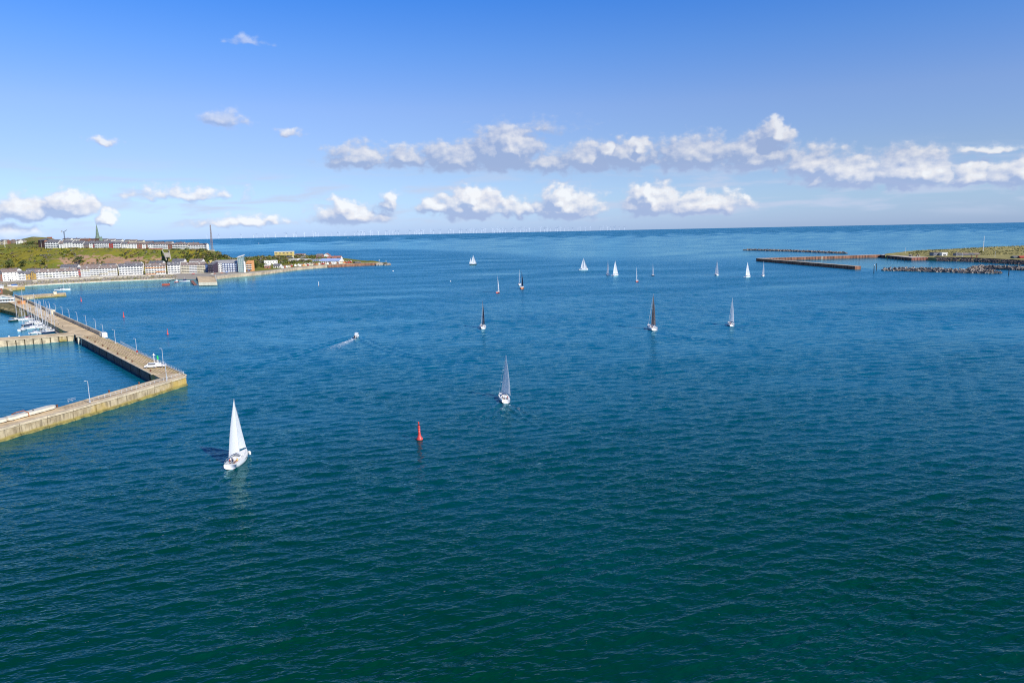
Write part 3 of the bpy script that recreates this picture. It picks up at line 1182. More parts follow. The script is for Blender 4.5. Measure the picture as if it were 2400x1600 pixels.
_b.add([(0, 0, -3), (_L, 0, -3), (_L, 0, 8), (_L / 2, 0, 11.5), (0, 0, 8), (0, 3, -3), (_L, 3, -3), (_L, 3, 8), (_L / 2, 3, 11.5), (0, 3, 8)], [(0, 1, 2, 3, 4), (1, 6, 7, 2), (5, 0, 4, 9), (9, 8, 7, 6, 5)])
_b.build('wall', M_ochre, _g)
MB().add([(-0.3, -0.3, 7.8), (_L / 2, -0.3, 11.75), (_L / 2, 3.2, 11.75), (-0.3, 3.2, 7.8), (_L + 0.3, -0.3, 7.8), (_L + 0.3, 3.2, 7.8), (-0.3, -0.3, 8.05), (_L / 2, -0.3, 12), (_L / 2, 3.2, 12), (-0.3, 3.2, 8.05), (_L + 0.3, -0.3, 8.05), (_L + 0.3, 3.2, 8.05)],
         [(6, 7, 8, 9), (7, 10, 11, 8), (0, 3, 2, 1), (1, 2, 5, 4), (0, 1, 7, 6), (1, 4, 10, 7)]).build('roof', M_slate, _g)
for zz in (2.0, 5.2, 8.2):
    obj('window', win_mesh(1.3, 1.3, M_glass), _g, (_L / 2, -0.02, zz))
row_house('terrace', 'long white balcony terrace under a brown roof, second row from the ochre house', 84, 184.5, 637, 652.5, 629.5, (970, 985), M_white, M_broof, storeys=3, bal=[M_whitep, M_whitep, M_white, M_whitep, M_cream], style='band', group=GL, dormers=5)
row_house('party_wall_house', 'narrow dark red house wall between two white terraces', 185, 190, 632, 650, 627, (982, 983), M_redp, M_slate, storeys=3, group=GL, gap=6)
row_house('terrace', 'white and pale yellow terrace right of the dark red house', 190.8, 275, 630, 648, 622, (986, 996), M_white, M_broof, storeys=4, bal=[M_whitep, M_cream, M_whitep, M_whitep], style='band', group=GL, dormers=3)
row_house('apartment_block', 'white four storey block with dark slate gable, middle of the seafront', 279.5, 335, 624.5, 645.5, 617.5, (996, 1000), M_white, M_slate, storeys=4, bal=[M_whitep, M_white], style='band', group=GL, gable_mat=M_slate, dormers=2)
row_house('apartment_block', 'seafront block with orange end wall and orange balconies', 341.5, 389, 623.5, 643.5, 617, (1000, 1002), M_white, M_broof, storeys=4, bal=[M_orange, M_whitep, M_whitep, M_cream, M_orange], style='band', group=GL, gable_mat=M_orange, dormers=2)
row_house('apartment_block', 'white seafront block with red shopfront and white dormers', 393.5, 423, 620, 640.5, 612.5, (1002, 1003), M_white, M_slate, storeys=4, bal=[M_whitep, M_white], style='band', group=GL, dormers=3)
_d = ground_hit(408, 640.5)
A = P(396, 637.6, _d - 2)
B = P(422, 637.6, _d - 2)
tag(building('shop_awning', 'red awning along the foot of a white seafront block', A, B, 1.4, 0.5, 1.2, M_redp, M_redp, storeys=0, roof_type='shed', door=False, cat='awning'), 'red shop awning along the foot of a white seafront block', 'awning')
row_house('apartment_block', 'long cream block with five balcony rows and a blue end strip', 425.5, 482, 620.5, 639.5, 613.5, (1002, 1000), M_cream, M_broof, storeys=5, bal=[M_cream, M_whitep, M_cream], style='band', group=GL, dormers=2)
row_house('stair_tower', 'bright blue stair tower at the end of the cream block', 482.4, 487, 619, 638.5, 618, (999, 999), M_blue, M_slate, storeys=4, gap=5, roof_type='flat', group=GL)
# second row of roofs behind the seafront
for k, (x0, x1, ye, yb, yr, D, rf) in enumerate([(0, 40, 633, 645, 629, 1012, M_broof), (62, 98, 632, 644, 629.5, 1014, M_slate), (142, 182, 626, 640, 619.5, 1020, M_slate), (196, 232, 624, 640, 619, 1022, M_broof), (238, 270, 622, 640, 618, 1024, M_slate),
                                                  (292, 330, 618, 635, 613, 1030, M_broof), (350, 382, 616, 634, 611.5, 1032, M_slate), (404, 432, 612, 630, 606.5, 1036, M_slate), (445, 475, 611, 630, 607, 1036, M_broof)]):
    row_house('town_house', '%s brown and grey roofed house, counted from the left, in the row behind the seafront' % ORD[k], x0, x1, ye, yb, yr, interp([(0, 945), (60, 965), (140, 998), (215, 1022), (300, 1034), (365, 1044), (410, 1053), (460, 1056)], (x0 + x1) / 2) + 24, M_white, rf, storeys=3, group='second row of the lower town', gap=5, seat='terrain')

# hotel
HD = ground_hit(535, 638)
hA, hB = P(500.5, 638.5, HD), P(558, 637.5, HD + 2)
ht = thing('hotel', 'seafront hotel with blue balcony grid, white left wing and grey roof', 'hotel', tuple(hA), yaw(hA, hB))
hL = (hB - hA).length
MB().box(0, hL, 0, 14, -3, 12.9).build('wall', M_white, ht)
MB().add([(-0.4, -0.6, 12.83), (hL + 0.4, -0.6, 12.83), (hL + 0.4, 15, 16.8), (-0.4, 15, 16.8), (-0.4, -0.6, 13.2), (hL + 0.4, -0.6, 13.2), (hL + 0.4, 15, 17.2), (-0.4, 15, 17.2)],
         [(0, 3, 2, 1), (4, 5, 6, 7), (0, 1, 5, 4), (1, 2, 6, 5), (2, 3, 7, 6), (3, 0, 4, 7)]).build('roof', mat('grey_metal_roof', (0.42, 0.40, 0.37), 0.5, 0.1, 0.2), ht)
gx0 = hL * 0.38
MB().box(gx0, hL + 0.2, -0.35, 0.003, 0.0, 12.6).build('facade_panel', mat('navy_frame', (0.045, 0.075, 0.19), 0.6), ht)
bm = MB().box(-1.35, 1.35, -1.3, -0.36, -0.1, 0.1).box(-1.35, 1.35, -1.3, -1.2, 0.1, 1.1).box(-1.1, 1.1, -0.42, -0.30, 0.15, 2.1).mesh('balcony', mat('white_awning', (0.75, 0.78, 0.82), 0.6))
nbx = 6
for s in range(4):
    for k in range(nbx):
        obj('balcony', bm, ht, (gx0 + (hL - gx0) * (k + 0.5) / nbx, -0.02, 0.5 + s * 3.15))
for s in range(4):
    for k in range(4):
        obj('window', win_mesh(1.6, 1.4), ht, (gx0 * (k + 0.5) / 4, -0.02, 1 + s * 3.0))
A, B = P(559, 637, HD - 4), P(572, 636.6, HD - 3)
tw = thing('glass_tower', 'green glass stair tower with slanted top beside the hotel', 'tower', tuple(A), yaw(A, B))
tl = (B - A).length
_v = [(0, 0, -3), (tl, 0, -3), (tl, 8, -3), (0, 8, -3), (0, 0, 19.5), (tl, 0, 21.8), (tl, 8, 23.2), (0, 8, 21.0)]
MB().add(_v, [(0, 3, 2, 1), (4, 5, 6, 7), (0, 1, 5, 4), (1, 2, 6, 5), (2, 3, 7, 6), (3, 0, 4, 7)]).build('glass_wall', mat('green_glass', (0.26, 0.36, 0.34), 0.2, 0.25, 0.8), tw)
for zz in np.arange(0.8, 19, 3.1):
    MB().box(-0.05, tl + 0.05, -0.12, -0.003, zz, zz + 0.18).build('transom', M_whitep, tw)
for xx in (0.0, tl * 0.33, tl * 0.66, tl):
    MB().box(xx - 0.1, xx + 0.1, -0.16, -0.122, 0, 19.2).build('mullion', M_whitep, tw)
MB().add([(-0.8, -1.0, 20.0), (tl + 0.8, -1.0, 22.6), (tl + 0.8, 9, 24), (-0.8, 9, 21.6), (-0.8, -1.0, 20.5), (tl + 0.8, -1.0, 23.1), (tl + 0.8, 9, 24.5), (-0.8, 9, 22.1)],
         [(0, 3, 2, 1), (4, 5, 6, 7), (0, 1, 5, 4), (1, 2, 6, 5), (2, 3, 7, 6), (3, 0, 4, 7)]).build('roof', M_white, tw)
A, B = P(572.6, 636.8, HD - 4), P(576.4, 636.7, HD - 3)
tl = (B - A).length
t_ = thing('wall_slab', 'tall white wall slab on the right of the glass tower', 'wall', tuple(A), yaw(A, B))
MB().box(0, tl, 0, 9, -3, 14.5).build('slab', M_whitep, t_)
MB().box(-0.1, tl + 0.1, -0.1, 9.1, 14.503, 14.8).build('coping', M_steel, t_)
row_house('orange_building', 'orange building with stepped white balconies right of the glass tower', 577.5, 591.5, 617, 635.5, 610, (990, 992), M_orange, M_orange, storeys=4, bal=[M_whitep], roof_type='shed', gap=3, depth=10)
row_house('glazed_annex', 'dark glazed annex with slanted roofs between cream block and hotel', 487.6, 499.5, 621, 639.5, 613, (997, 994), mat('dark_glazing', (0.05, 0.035, 0.055), 0.25), M_slate, storeys=3, roof_type='shed', gap=3)
for (px, py, c, lb) in ((489.5, 613.5, M_yellow, 'small slanted yellow roof light beside the hotel'), (496.5, 616, M_white, 'small slanted whitish roof light beside the hotel')):
    q = P(px, py, HD + 2)
    t_ = thing('roof_light', lb, 'roof light', tuple(q), 0.1)
    MB().add([(-2, 0, -2.5), (2, 0, -2.5), (3.2, 0, 2.4), (0.6, 0, 1.6), (-2, 5, -2.5), (2, 5, -2.5), (3.2, 5, 2.4), (0.6, 5, 1.6)], [(0, 1, 2, 3), (7, 6, 5, 4), (0, 4, 5, 1), (1, 5, 6, 2), (2, 6, 7, 3), (3, 7, 4, 0)]).build('shell', c, t_)
    MB().box(-1.2, 1.4, -0.12, -0.004, -1.6, 0.8).build('pane', M_glass, t_)
# low seafront buildings to the right
for (nm, lb, x0, x1, ye, yb, yr, D, wl, rf, kw) in [
        ('pavilion', 'low white flat roofed pavilion behind the seafront right of the hotel', 620, 651, 611.5, 622, 610.4, 1130, M_white, M_whitep, dict(roof_type='flat', storeys=2)),
        ('kiosk', 'small red and white kiosk on the seafront promenade', 620, 633, 622.5, 629, 620.5, 1072, M_redroof, M_whitep, dict(roof_type='flat', storeys=1, depth=7)),
        ('boathouse', 'white boathouse with a dark roof on the seafront promenade', 640.5, 656, 622.5, 628, 617.5, 1085, M_white, M_slate, dict(storeys=1, depth=9)),
        ('beach_hall', 'long cream hall behind the beach huts', 676.5, 697, 608.2, 613.5, 607, 1270, M_cream, M_whitep, dict(roof_type='flat', storeys=1)),
        ('sports_hall', 'pale blue hall with a low white roof behind the beach huts', 697.5, 725, 609, 613.5, 606.8, 1280, M_pblue, M_whitep, dict(storeys=1)),
        ('swimming_hall', 'grey blue swimming hall right of the pale blue hall', 725.5, 748, 609.2, 613.5, 607, 1290, M_pblue, M_steel, dict(roof_type='flat', storeys=1)),
        ('blue_roofed_hall', 'wide hall with a big pale blue roof on the spit', 749, 795, 611.5, 615, 605, 1305, M_white, M_pblue, dict(storeys=1, depth=24)),
        ('red_roofed_hall', 'long hall under a salmon red roof on the spit', 766, 798, 605, 609, 599.5, 1400, M_white, M_redroof, dict(storeys=1, depth=20)),
        ('brown_house', 'brown timbered house left of the white gable on the spit', 741, 755, 599.5, 606, 594.5, 1450, M_brick, M_broof, dict(storeys=2)),
        ('yellow_hall', 'long yellow hall with a white roof edge far behind the wood', 643.5, 687, 590.5, 597.5, 588.8, 1660, M_yellow, M_whitep, dict(roof_type='flat', storeys=2, gap=8, seat='terrain')),
        ('low_house', 'pale low house at the edge of the wood right of the yellow hall', 691, 713, 596.2, 599, 595.2, 1690, M_cream, M_redroof, dict(storeys=1)),
        ('wood_house', 'small grey house half hidden in the wood', 672, 682, 602.5, 606.5, 601, 1450, M_white, M_slate, dict(storeys=1)),
        ('wood_house', 'small grey house in the wood nearer to the white gable', 704, 714, 601.5, 605, 600, 1480, M_white, M_slate, dict(storeys=1)),
        ('boat_shed', 'open dark shed with low roof near the tip of the spit', 832, 846, 614.6, 617.5, 613.4, 1330, M_dark, M_slate, dict(roof_type='flat', storeys=0, door=False, depth=8))]:
    row_house(nm, lb, x0, x1, ye, yb, yr, D, wl, rf, **kw)
# white gable facing the camera
_d = ground_hit(763, 604) or 1500
A, B = P(754, 604, _d), P(773, 604, _d)
L_ = (B - A).length
t_ = thing('gable_house', 'white gabled house facing the water on the spit', 'house', tuple(A), yaw(A, B))
MB().add([(0, 0, -3), (L_, 0, -3), (L_, 0, 3.5), (L_ * 0.55, 0, 8.6), (0, 0, 3.5), (0, 14, -3), (L_, 14, -3), (L_, 14, 3.5), (L_ * 0.55, 14, 8.6), (0, 14, 3.5)], [(0, 1, 2, 3, 4), (1, 6, 7, 2), (5, 0, 4, 9), (9, 8, 7, 6, 5)]).build('wall', M_whitep, t_)
MB().add([(-0.3, -0.3, 3.4), (L_ * 0.55, -0.3, 8.9), (L_ * 0.55, 14.3, 8.9), (-0.3, 14.3, 3.4), (L_ + 0.3, -0.3, 3.4), (L_ + 0.3, 14.3, 3.4), (-0.3, -0.3, 3.75), (L_ * 0.55, -0.3, 9.25), (L_ * 0.55, 14.3, 9.25), (-0.3, 14.3, 3.75), (L_ + 0.3, -0.3, 3.75), (L_ + 0.3, 14.3, 3.75)],
         [(6, 7, 8, 9), (7, 10, 11, 8), (0, 3, 2, 1), (1, 2, 5, 4), (0, 1, 7, 6), (1, 4, 10, 7)]).build('roof', M_redroof, t_)
obj('window', win_mesh(1.6, 1.6), t_, (L_ * 0.5, -0.02, 1.0))
# beach huts along the spit
hutm = [M_redroof, M_brick, M_whitep, M_orange, M_cream, M_redp]
hutb = {}
for i, c in enumerate(hutm):
    b = MB()
    b.box(-1.8, 1.8, -1.5, 1.5, -0.5, 2.4, 0)
    b.add([(-1.8, -1.5, 2.4), (1.8, -1.5, 2.4), (0, -1.5, 3.7), (-1.8, 1.5, 2.4), (1.8, 1.5, 2.4), (0, 1.5, 3.7)], [(0, 1, 2), (5, 4, 3)], 0)
    hutb[i] = (b.mesh('wall', c), MB().add([(-2, -1.8, 2.25), (0, -1.8, 3.75), (0, 1.8, 3.75), (-2, 1.8, 2.25), (2, -1.8, 2.25), (2, 1.8, 2.25)], [(0, 1, 2, 3), (1, 4, 5, 2)]).mesh('roof', [M_broof, M_whitep, M_whitep, M_broof][i % 4]))
nh = [0, 0]
HUTC = ['salmon red', 'brick brown', 'white', 'orange', 'cream', 'deep red']
for px in np.arange(662, 826, 5.4):
    ys = interp(SHORE, px) + 20
    for rowk in range(2):
        if random.random() < 0.22:
            continue
        q = isle_at(px + random.uniform(-1.5, 1.5), ys + rowk * 12)
        i = random.randrange(6)
        t_ = thing('beach_hut', '%s hut, %s from the left in the %s row along the spit' % (HUTC[i], ORD[nh[rowk]], ['front', 'back'][rowk]), 'hut', tuple(q), random.uniform(-0.2, 0.5), 'beach huts along the spit')
        obj('wall', hutb[i][0], t_)
        obj('roof', hutb[i][1], t_)
        nh[rowk] += 1

# ------------------------------------------------------------------ upper town
GU = 'houses along the cliff edge'


def up_house(name, label, x0, x1, ye, yb, yr, D=1150, wall=M_white, roof=M_slate, **kw):
    return row_house(name, label, x0, x1, ye, yb, yr, D, wall, roof, group=GU, seat=False, **kw)


up_house('terrace', 'white terrace with brown brick gable at the left end of the cliff edge', 106.5, 138, 567.6, 581.5, 560.5, 1152, storeys=3, bal=[M_whitep], style='band')
A, B = P(90.5, 578.5, 1168), P(106, 581.8, 1152)
L_ = (B - A).length
t_ = thing('brick_gable_house', 'brown brick gable wall with a pale stripe at the left end of the upper town', 'house', tuple(A), yaw(A, B), GU)
MB().box(0, L_, 0, 11, -4, 10).build('wall', M_brick, t_)
MB().box(L_ * 0.42, L_ * 0.50, -0.15, -0.003, -3, 10.2).build('stripe', M_cream, t_)
MB().add([(-0.3, -0.4, 10.003), (L_ + 0.3, -0.4, 10.003), (L_ + 0.3, 11.4, 12.6), (-0.3, 11.4, 12.6), (-0.3, -0.4, 10.4), (L_ + 0.3, -0.4, 10.4), (L_ + 0.3, 11.4, 13), (-0.3, 11.4, 13)], [(0, 3, 2, 1), (4, 5, 6, 7), (0, 1, 5, 4), (1, 2, 6, 5), (2, 3, 7, 6), (3, 0, 4, 7)]).build('roof', M_slate, t_)
for (lb, x0, x1, ye, yb, yr, wl, rf, kw) in [
        ('white house with steep dark roof, second from the left on the cliff edge', 138.5, 149, 571, 581.5, 564, M_white, M_broof, {}),
        ('white house with one broad asymmetric gable on the cliff edge', 150, 170, 568, 581.6, 562, M_white, M_slate, dict(depth=9)),
        ('plain white house right of the asymmetric gable', 170.5, 196, 569.5, 582, 563.5, M_white, M_slate, {}),
        ('grey brown gabled house on the cliff edge', 196.5, 209, 572, 582.2, 565, M_broof, M_slate, {}),
        ('white house beside the narrow red house on the cliff edge', 209.5, 218, 570, 582.4, 563, M_white, M_slate, {}),
        ('narrow red house on the cliff edge below the church spire', 218.3, 222.5, 571, 582.4, 565, M_redp, M_slate, dict(gap=5)),
        ('wide white house below the church spire', 223, 256, 569.5, 582.5, 563.5, M_white, M_slate, dict(bal=[M_whitep], style='band')),
        ('deep red gabled house in the middle of the cliff edge', 256.5, 265.5, 569.5, 582.8, 565, M_redp, M_slate, {}),
        ('white balcony house right of the deep red house', 266, 284, 570.5, 583, 565.5, M_white, M_slate, dict(bal=[M_whitep], style='band')),
        ('small white house framed by two red walls', 286, 299, 571, 583.2, 566, M_white, M_slate, dict(gable_mat=M_redp)),
        ('white house left of the salmon red gable', 301, 321.5, 571, 583.6, 567, M_white, M_broof, {}),
        ('salmon red gabled house on the cliff edge', 322, 333, 571, 584, 567.5, M_redroof, M_broof, {}),
        ('small white house between two red houses', 333.5, 342.5, 572, 584.2, 568.5, M_white, M_broof, {}),
        ('thin red house on the cliff edge', 343, 346.5, 572, 584.2, 568.5, M_redroof, M_broof, dict(gap=5)),
        ('white house with a grey gable on the cliff edge', 347, 360, 572, 584.3, 568.5, M_white, M_slate, dict(gable_mat=M_steel)),
        ('long white block with ground floor arcade on the cliff edge', 360.5, 394, 572.3, 584.5, 568.5, M_white, M_broof, dict(style='band', bal=[M_whitep])),
        ('small brown fronted house between the long white blocks', 394.5, 404, 573, 584.6, 569.5, M_brick, M_broof, {}),
        ('long cream white block near the radio mast', 404.5, 441, 572.5, 585, 569, M_cream, M_broof, dict(style='band', bal=[M_whitep])),
        ('last white block of the cliff edge, nearest to the radio mast', 441.5, 484, 573.8, 586.2, 570, M_white, M_broof, dict(style='band', bal=[M_whitep]))]:
    up_house('cliff_house', lb, x0, x1, ye, yb, yr, 1148, wl, rf, storeys=3, **kw)
# far roofs of the upper town
k = 0
for (x0, x1, yb, D) in [(0, 8, 567, 1330), (11, 16, 567, 1340), (25, 30, 566.5, 1350), (37, 45, 566.5, 1330), (49, 54, 566.5, 1340), (146, 165, 563.5, 1420), (166, 186, 563.5, 1430), (188, 207, 563.5, 1430), (208, 221, 563.8, 1440), (236, 250, 564.5, 1400),
                         (252, 268, 565.2, 1360), (270, 284, 566, 1320), (292, 302, 566.5, 1300), (304, 318, 567, 1290), (320, 334, 568, 1280), (340, 356, 570.5, 1240), (362, 380, 571, 1235), (386, 402, 571.5, 1230), (410, 430, 572.5, 1220), (438, 462, 573.5, 1215)]:
    row_house('upper_house', '%s small far house, counted from the left, behind the cliff edge row' % ORD[k], x0, x1, yb - 2.4, yb, yb - 5.0, D, (random.choice([M_brick, M_conc, M_broof]) if k < 5 and k != 3 else random.choice([M_white, M_white, M_cream, M_brick])), random.choice([M_slate, M_broof, M_slate, M_broof] if k < 10 else [M_slate, M_broof]), storeys=2, gap=5, group='far houses of the upper town', seat='terrain')
    k += 1
# red observation hut on the hill
q = P(116, 556.5, 1500)
t_ = thing('hill_hut', 'red flat topped hut on the grassy hill above the upper town', 'hut', (q.x, q.y, isle_z(q.x, q.y)))
MB().box(-4.0, 4.0, -2, 2, -2, 1.6).build('wall', M_redp, t_)
MB().box(-4.4, 4.4, -2.4, 2.4, 1.603, 2.0).build('roof', M_brick, t_)
# cliff edge wall and old stair
A, B = P(320, 585.0, 1144), P(381, 586.4, 1142)
L_ = (B - A).length
t_ = thing('retaining_wall', 'long red retaining wall along the cliff edge', 'wall', tuple(A), yaw(A, B))
MB().box(0, L_, -0.5, 0.5, -3, 1.3).build('wall', M_redroof, t_)
MB().box(-0.1, L_ + 0.1, -0.65, 0.65, 1.303, 1.5).build('coping', M_conc, t_)
t_ = thing('cliff_stair', 'concrete stair and wall running down the cliff face', 'stair', tuple(P(390, 600, 1100)))
for side, (pxa, pya, pxb, pyb) in enumerate(((380, 586.5, 390, 610), (396, 588, 400, 608))):
    a, b_ = P(pxa, pya, 1135) - t_.location, P(pxb, pyb, 1085) - t_.location
    MB().tube([a + Vector((0, 0, 0.8)), b_ + Vector((0, 0, 0.8))], 0.9, 6).build('stair_flight', M_conc, t_)
a, b_, c_, d_ = [P(*v) - t_.location for v in ((384, 593.5, 1118), (399, 594, 1118), (398, 604, 1092), (388, 605, 1092))]
up_ = Vector((0, -1.5, 1.2))
MB().add([a + up_, b_ + up_, c_ + up_, d_ + up_, a, b_, c_, d_], [(3, 2, 1, 0), (0, 1, 5, 4), (1, 2, 6, 5), (2, 3, 7, 6), (3, 0, 4, 7), (4, 5, 6, 7)]).build('slab', M_conc, t_)
# church
cb = P(229.5, 562, 1270)
zb = isle_z(cb.x, cb.y)
ct = thing('church_tower', 'green copper church spire rising above the upper town', 'church', (cb.x, cb.y, zb))
top = P(225.5, 524, 1270).z - zb
bod = P(229, 550, 1270).z - zb
MB().box(-3.4, 3.4, -3.4, 3.4, -3, bod - 6).build('tower', mat('dark_brick', (0.13, 0.09, 0.07), 0.85, 0.2, 0.6), ct)
M_cu = mat('green_copper', (0.17, 0.24, 0.18), 0.6, 0.25, 0.5)
sp_ = MB().lathe([(3.9, bod - 6), (2.7, bod - 1), (1.9, bod + 6), (1.2, bod + (top - bod) * 0.62), (0.25, top - 2), (0.1, top)], 8).build('spire', M_cu, ct)
MB().lathe([(0.05, top), (0.45, top + 0.4), (0.05, top + 1.0)], 8).build('weather_vane', M_whitep, sp_)
MB().add([(3.4, -3.4, bod - 9), (9, -3.4, bod - 13), (9, 3.4, bod - 13), (3.4, 3.4, bod - 9), (6.2, 0, bod - 2)], [(0, 1, 4), (1, 2, 4), (2, 3, 4), (3, 0, 4), (3, 2, 1, 0)]).build('side_roof', M_cu, ct)
# crane
q = P(152, 563, 1400)
zb = isle_z(q.x, q.y)
tp = P(151, 543, 1400).z - zb
t_ = thing('tower_crane', 'slim dark building crane standing over the upper town', 'crane', (q.x, q.y, zb))
m_ = MB()
for (a, b_) in ((-0.6, -0.6), (0.6, -0.6), (0.6, 0.6), (-0.6, 0.6)):
    m_.tube([(a, b_, 0), (a, b_, tp)], 0.16, 4)
for kz in range(int(tp / 1.5)):
    m_.tube([(-0.6, -0.6, kz * 1.5), (0.6, -0.6, kz * 1.5 + 1.5)], 0.1, 4)
m_.build('mast', M_dark, t_)
MB().tube([(-5, 0, tp + 1.5), (0, 0, tp), (6, 0, tp + 3.2)], 0.4, 5).build('jib', M_dark, t_)
MB().box(-5.5, -3.6, -0.6, 0.6, tp - 0.3, tp + 1.3).build('counterweight', M_conc, t_)
# radio mast
q = P(497.5, 586.5, 1135)
tp = P(496.5, 527, 1135).z - q.z
t_ = thing('radio_mast', 'tall rust brown lattice radio mast at the end of the cliff', 'mast', tuple(q))
m_ = MB()
for kz in range(18):
    z0, z1 = tp * kz / 18, tp * (kz + 1) / 18
    w0, w1 = 1.35 - 0.85 * kz / 18, 1.35 - 0.85 * (kz + 1) / 18
    cs0 = [(-w0, -w0), (w0, -w0), (w0, w0), (-w0, w0)]
    cs1 = [(-w1, -w1), (w1, -w1), (w1, w1), (-w1, w1)]
    for j in range(4):
        m_.tube([(*cs0[j], z0), (*cs1[j], z1)], 0.16, 4, cap=False)
        m_.tube([(*cs0[j], z0), (*cs1[(j + 1) % 4], z1)], 0.08, 4, cap=False)
        m_.tube([(*cs0[(j + 1) % 4], z0), (*cs1[j], z1)], 0.08, 4, cap=False)
m_.build('lattice', mat('mast_paint', (0.30, 0.22, 0.18), 0.6), t_)
MB().box(-2.6, 2.6, -2.6, 2.6, -3, 0.6).build('footing', M_conc, t_)
MB().tube([(0, 0, tp), (0, 0, tp + 3)], 0.15, 5).build('antenna', M_steel, t_)
MB().box(-1.2, 1.2, -1.2, 1.2, tp * 0.9, tp * 0.9 + 0.4).build('platform', M_steel, t_)
# flagpole on the left slope
q = isle_at(15, 1190)
t_ = thing('flagpole', 'white flagpole on the grassy plateau at the far left', 'flagpole', tuple(q))
MB().tube([(0, 0, 0), (0, 0, 12.5)], [0.3, 0.18], 6).build('pole', M_whitep, t_)
MB().lathe([(0.05, 12.5), (0.3, 12.8), (0.05, 13.1)], 8).build('finial', M_whitep, t_)

# ------------------------------------------------------------------ shore works of the main island
# boulder revetment below the seafront
b = MB()
for i in range(1500):
    px = random.uniform(-60, 412)
    t = random.random()
    y = interp(SHORE, px) + 3 + t * 12
    q = isle_at(px, y)
    s_ = random.uniform(0.5, 1.25)
    rot = Matrix.Rotation(random.uniform(0, 6), 3, 'Z') @ Matrix.Rotation(random.uniform(-0.6, 0.6), 3, 'X')
    b.box(-s_, s_, -s_ * 0.8, s_ * 0.8, -s_ * 0.6, s_ * 0.6, random.randrange(3), rot, q)
o = b.build('revetment_boulders', [mat('boulder_grey', (0.30, 0.275, 0.25), 0.95, 0.3, 0.5), mat('boulder_warm', (0.36, 0.30, 0.24), 0.95, 0.3, 0.5), mat('boulder_moss', (0.24, 0.22, 0.12), 0.95, 0.3, 0.5)])
stuff(o)
o['label'] = 'grey boulders on the sloping revetment below the seafront houses'


def strip_wall(name, label, pxs, z0, z1, off0, off1, m_, cat='wall', cope=None, joint=0):
    """wall along the shore line between offsets from the water line"""
    ps = []
    for px in pxs:
        ys = interp(SHORE, px)
        ps.append(((px - 1200) / (FPX * 1.0118) * (ys + off0), ys + off0, (px - 1200) / (FPX * 1.0118) * (ys + off1), ys + off1))
    t = thing(name, label, cat, (ps[0][0], ps[0][1], 0))
    ox, oy = ps[0][0], ps[0][1]
    for i in range(len(ps) - 1):
        a, c = ps[i], ps[i + 1]
        MB().prism([(a[0] - ox, a[1] - oy), (c[0] - ox, c[1] - oy), (c[2] - ox, c[3] - oy), (a[2] - ox, a[3] - oy)], z0, z1).build('wall_panel', m_, t)
        if cope:
            MB().prism([(a[0] - ox, a[1] - oy - 0.3), (c[0] - ox, c[1] - oy - 0.3), (c[2] - ox, c[3] - oy), (a[2] - ox, a[3] - oy)], z1 + 0.003, z1 + 0.45).build('coping', cope, t)
    return t


strip_wall('beach_kerb', 'low pale concrete kerb at the waterline below the boulders', list(np.linspace(20, 405, 24)), -2, 1.2, -1.5, 3.5, mat('pale_kerb', (0.74, 0.62, 0.45), 0.9, 0.2, 0.3))
strip_wall('sea_wall', 'long sandy coloured sea wall curving along the seafront', list(np.linspace(494, 768, 43)), -3, 4.2, -1.2, 2.5, M_wall2, cope=M_asph)
strip_wall('sheet_pile_wall', 'rust red sheet pile wall along the tip of the spit', list(np.linspace(769, 884, 46)), -3, 4.3, -1.2, 1.5, M_rust, cope=M_conc)
strip_wall('promenade_parapet', 'low white parapet along the top of the boulder slope', list(np.linspace(70, 405, 28)), 3.5, 5.6, 15.5, 16.1, M_cream)
# rocks at the tip
for k, (px, py) in enumerate(((890, 619.5), (897, 619.3), (904, 621.5), (911, 621.3), (886, 622), (907, 620))):
    q = G(px, py)
    b = MB()
    for j in range(9):
        rot = Matrix.Rotation(random.uniform(0, 6), 3, 'Z') @ Matrix.Rotation(random.uniform(-0.5, 0.5), 3, 'X')
        s_ = random.uniform(1.2, 2.4)
        b.box(-s_, s_, -s_, s_, -s_, s_ * 0.7, 0, rot, (random.uniform(-4, 4), random.uniform(-6, 6), random.uniform(0, 0.8)))
    o = b.build('rock_heap', MATS['boulder_warm'], loc=tuple(q))
    tag(o, 'brown rock heap at the tip of the spit, %s' % ['behind the first beacon', 'between the two beacons', 'before the outer beacon', 'outermost of all', 'nearest to the sheet pile wall', 'just behind the outer beacon'][k], 'rocks', 'rock heaps at the tip of the spit')
for k, (px, py, lb) in enumerate(((889, 612, 'thin white light beacon at the tip of the spit'), (905, 614, 'second thin white beacon, outermost on the spit rocks'))):
    q = G(px, py + 5)
    t_ = thing('beacon', lb, 'beacon', tuple(q))
    MB().tube([(0, 0, 0), (0, 0, 6)], 0.22, 6).build('pole', M_whitep, t_)
    MB().lathe([(0.5, 6), (0.55, 6.8), (0.1, 7.2)], 8).build('lantern', M_whitep, t_)

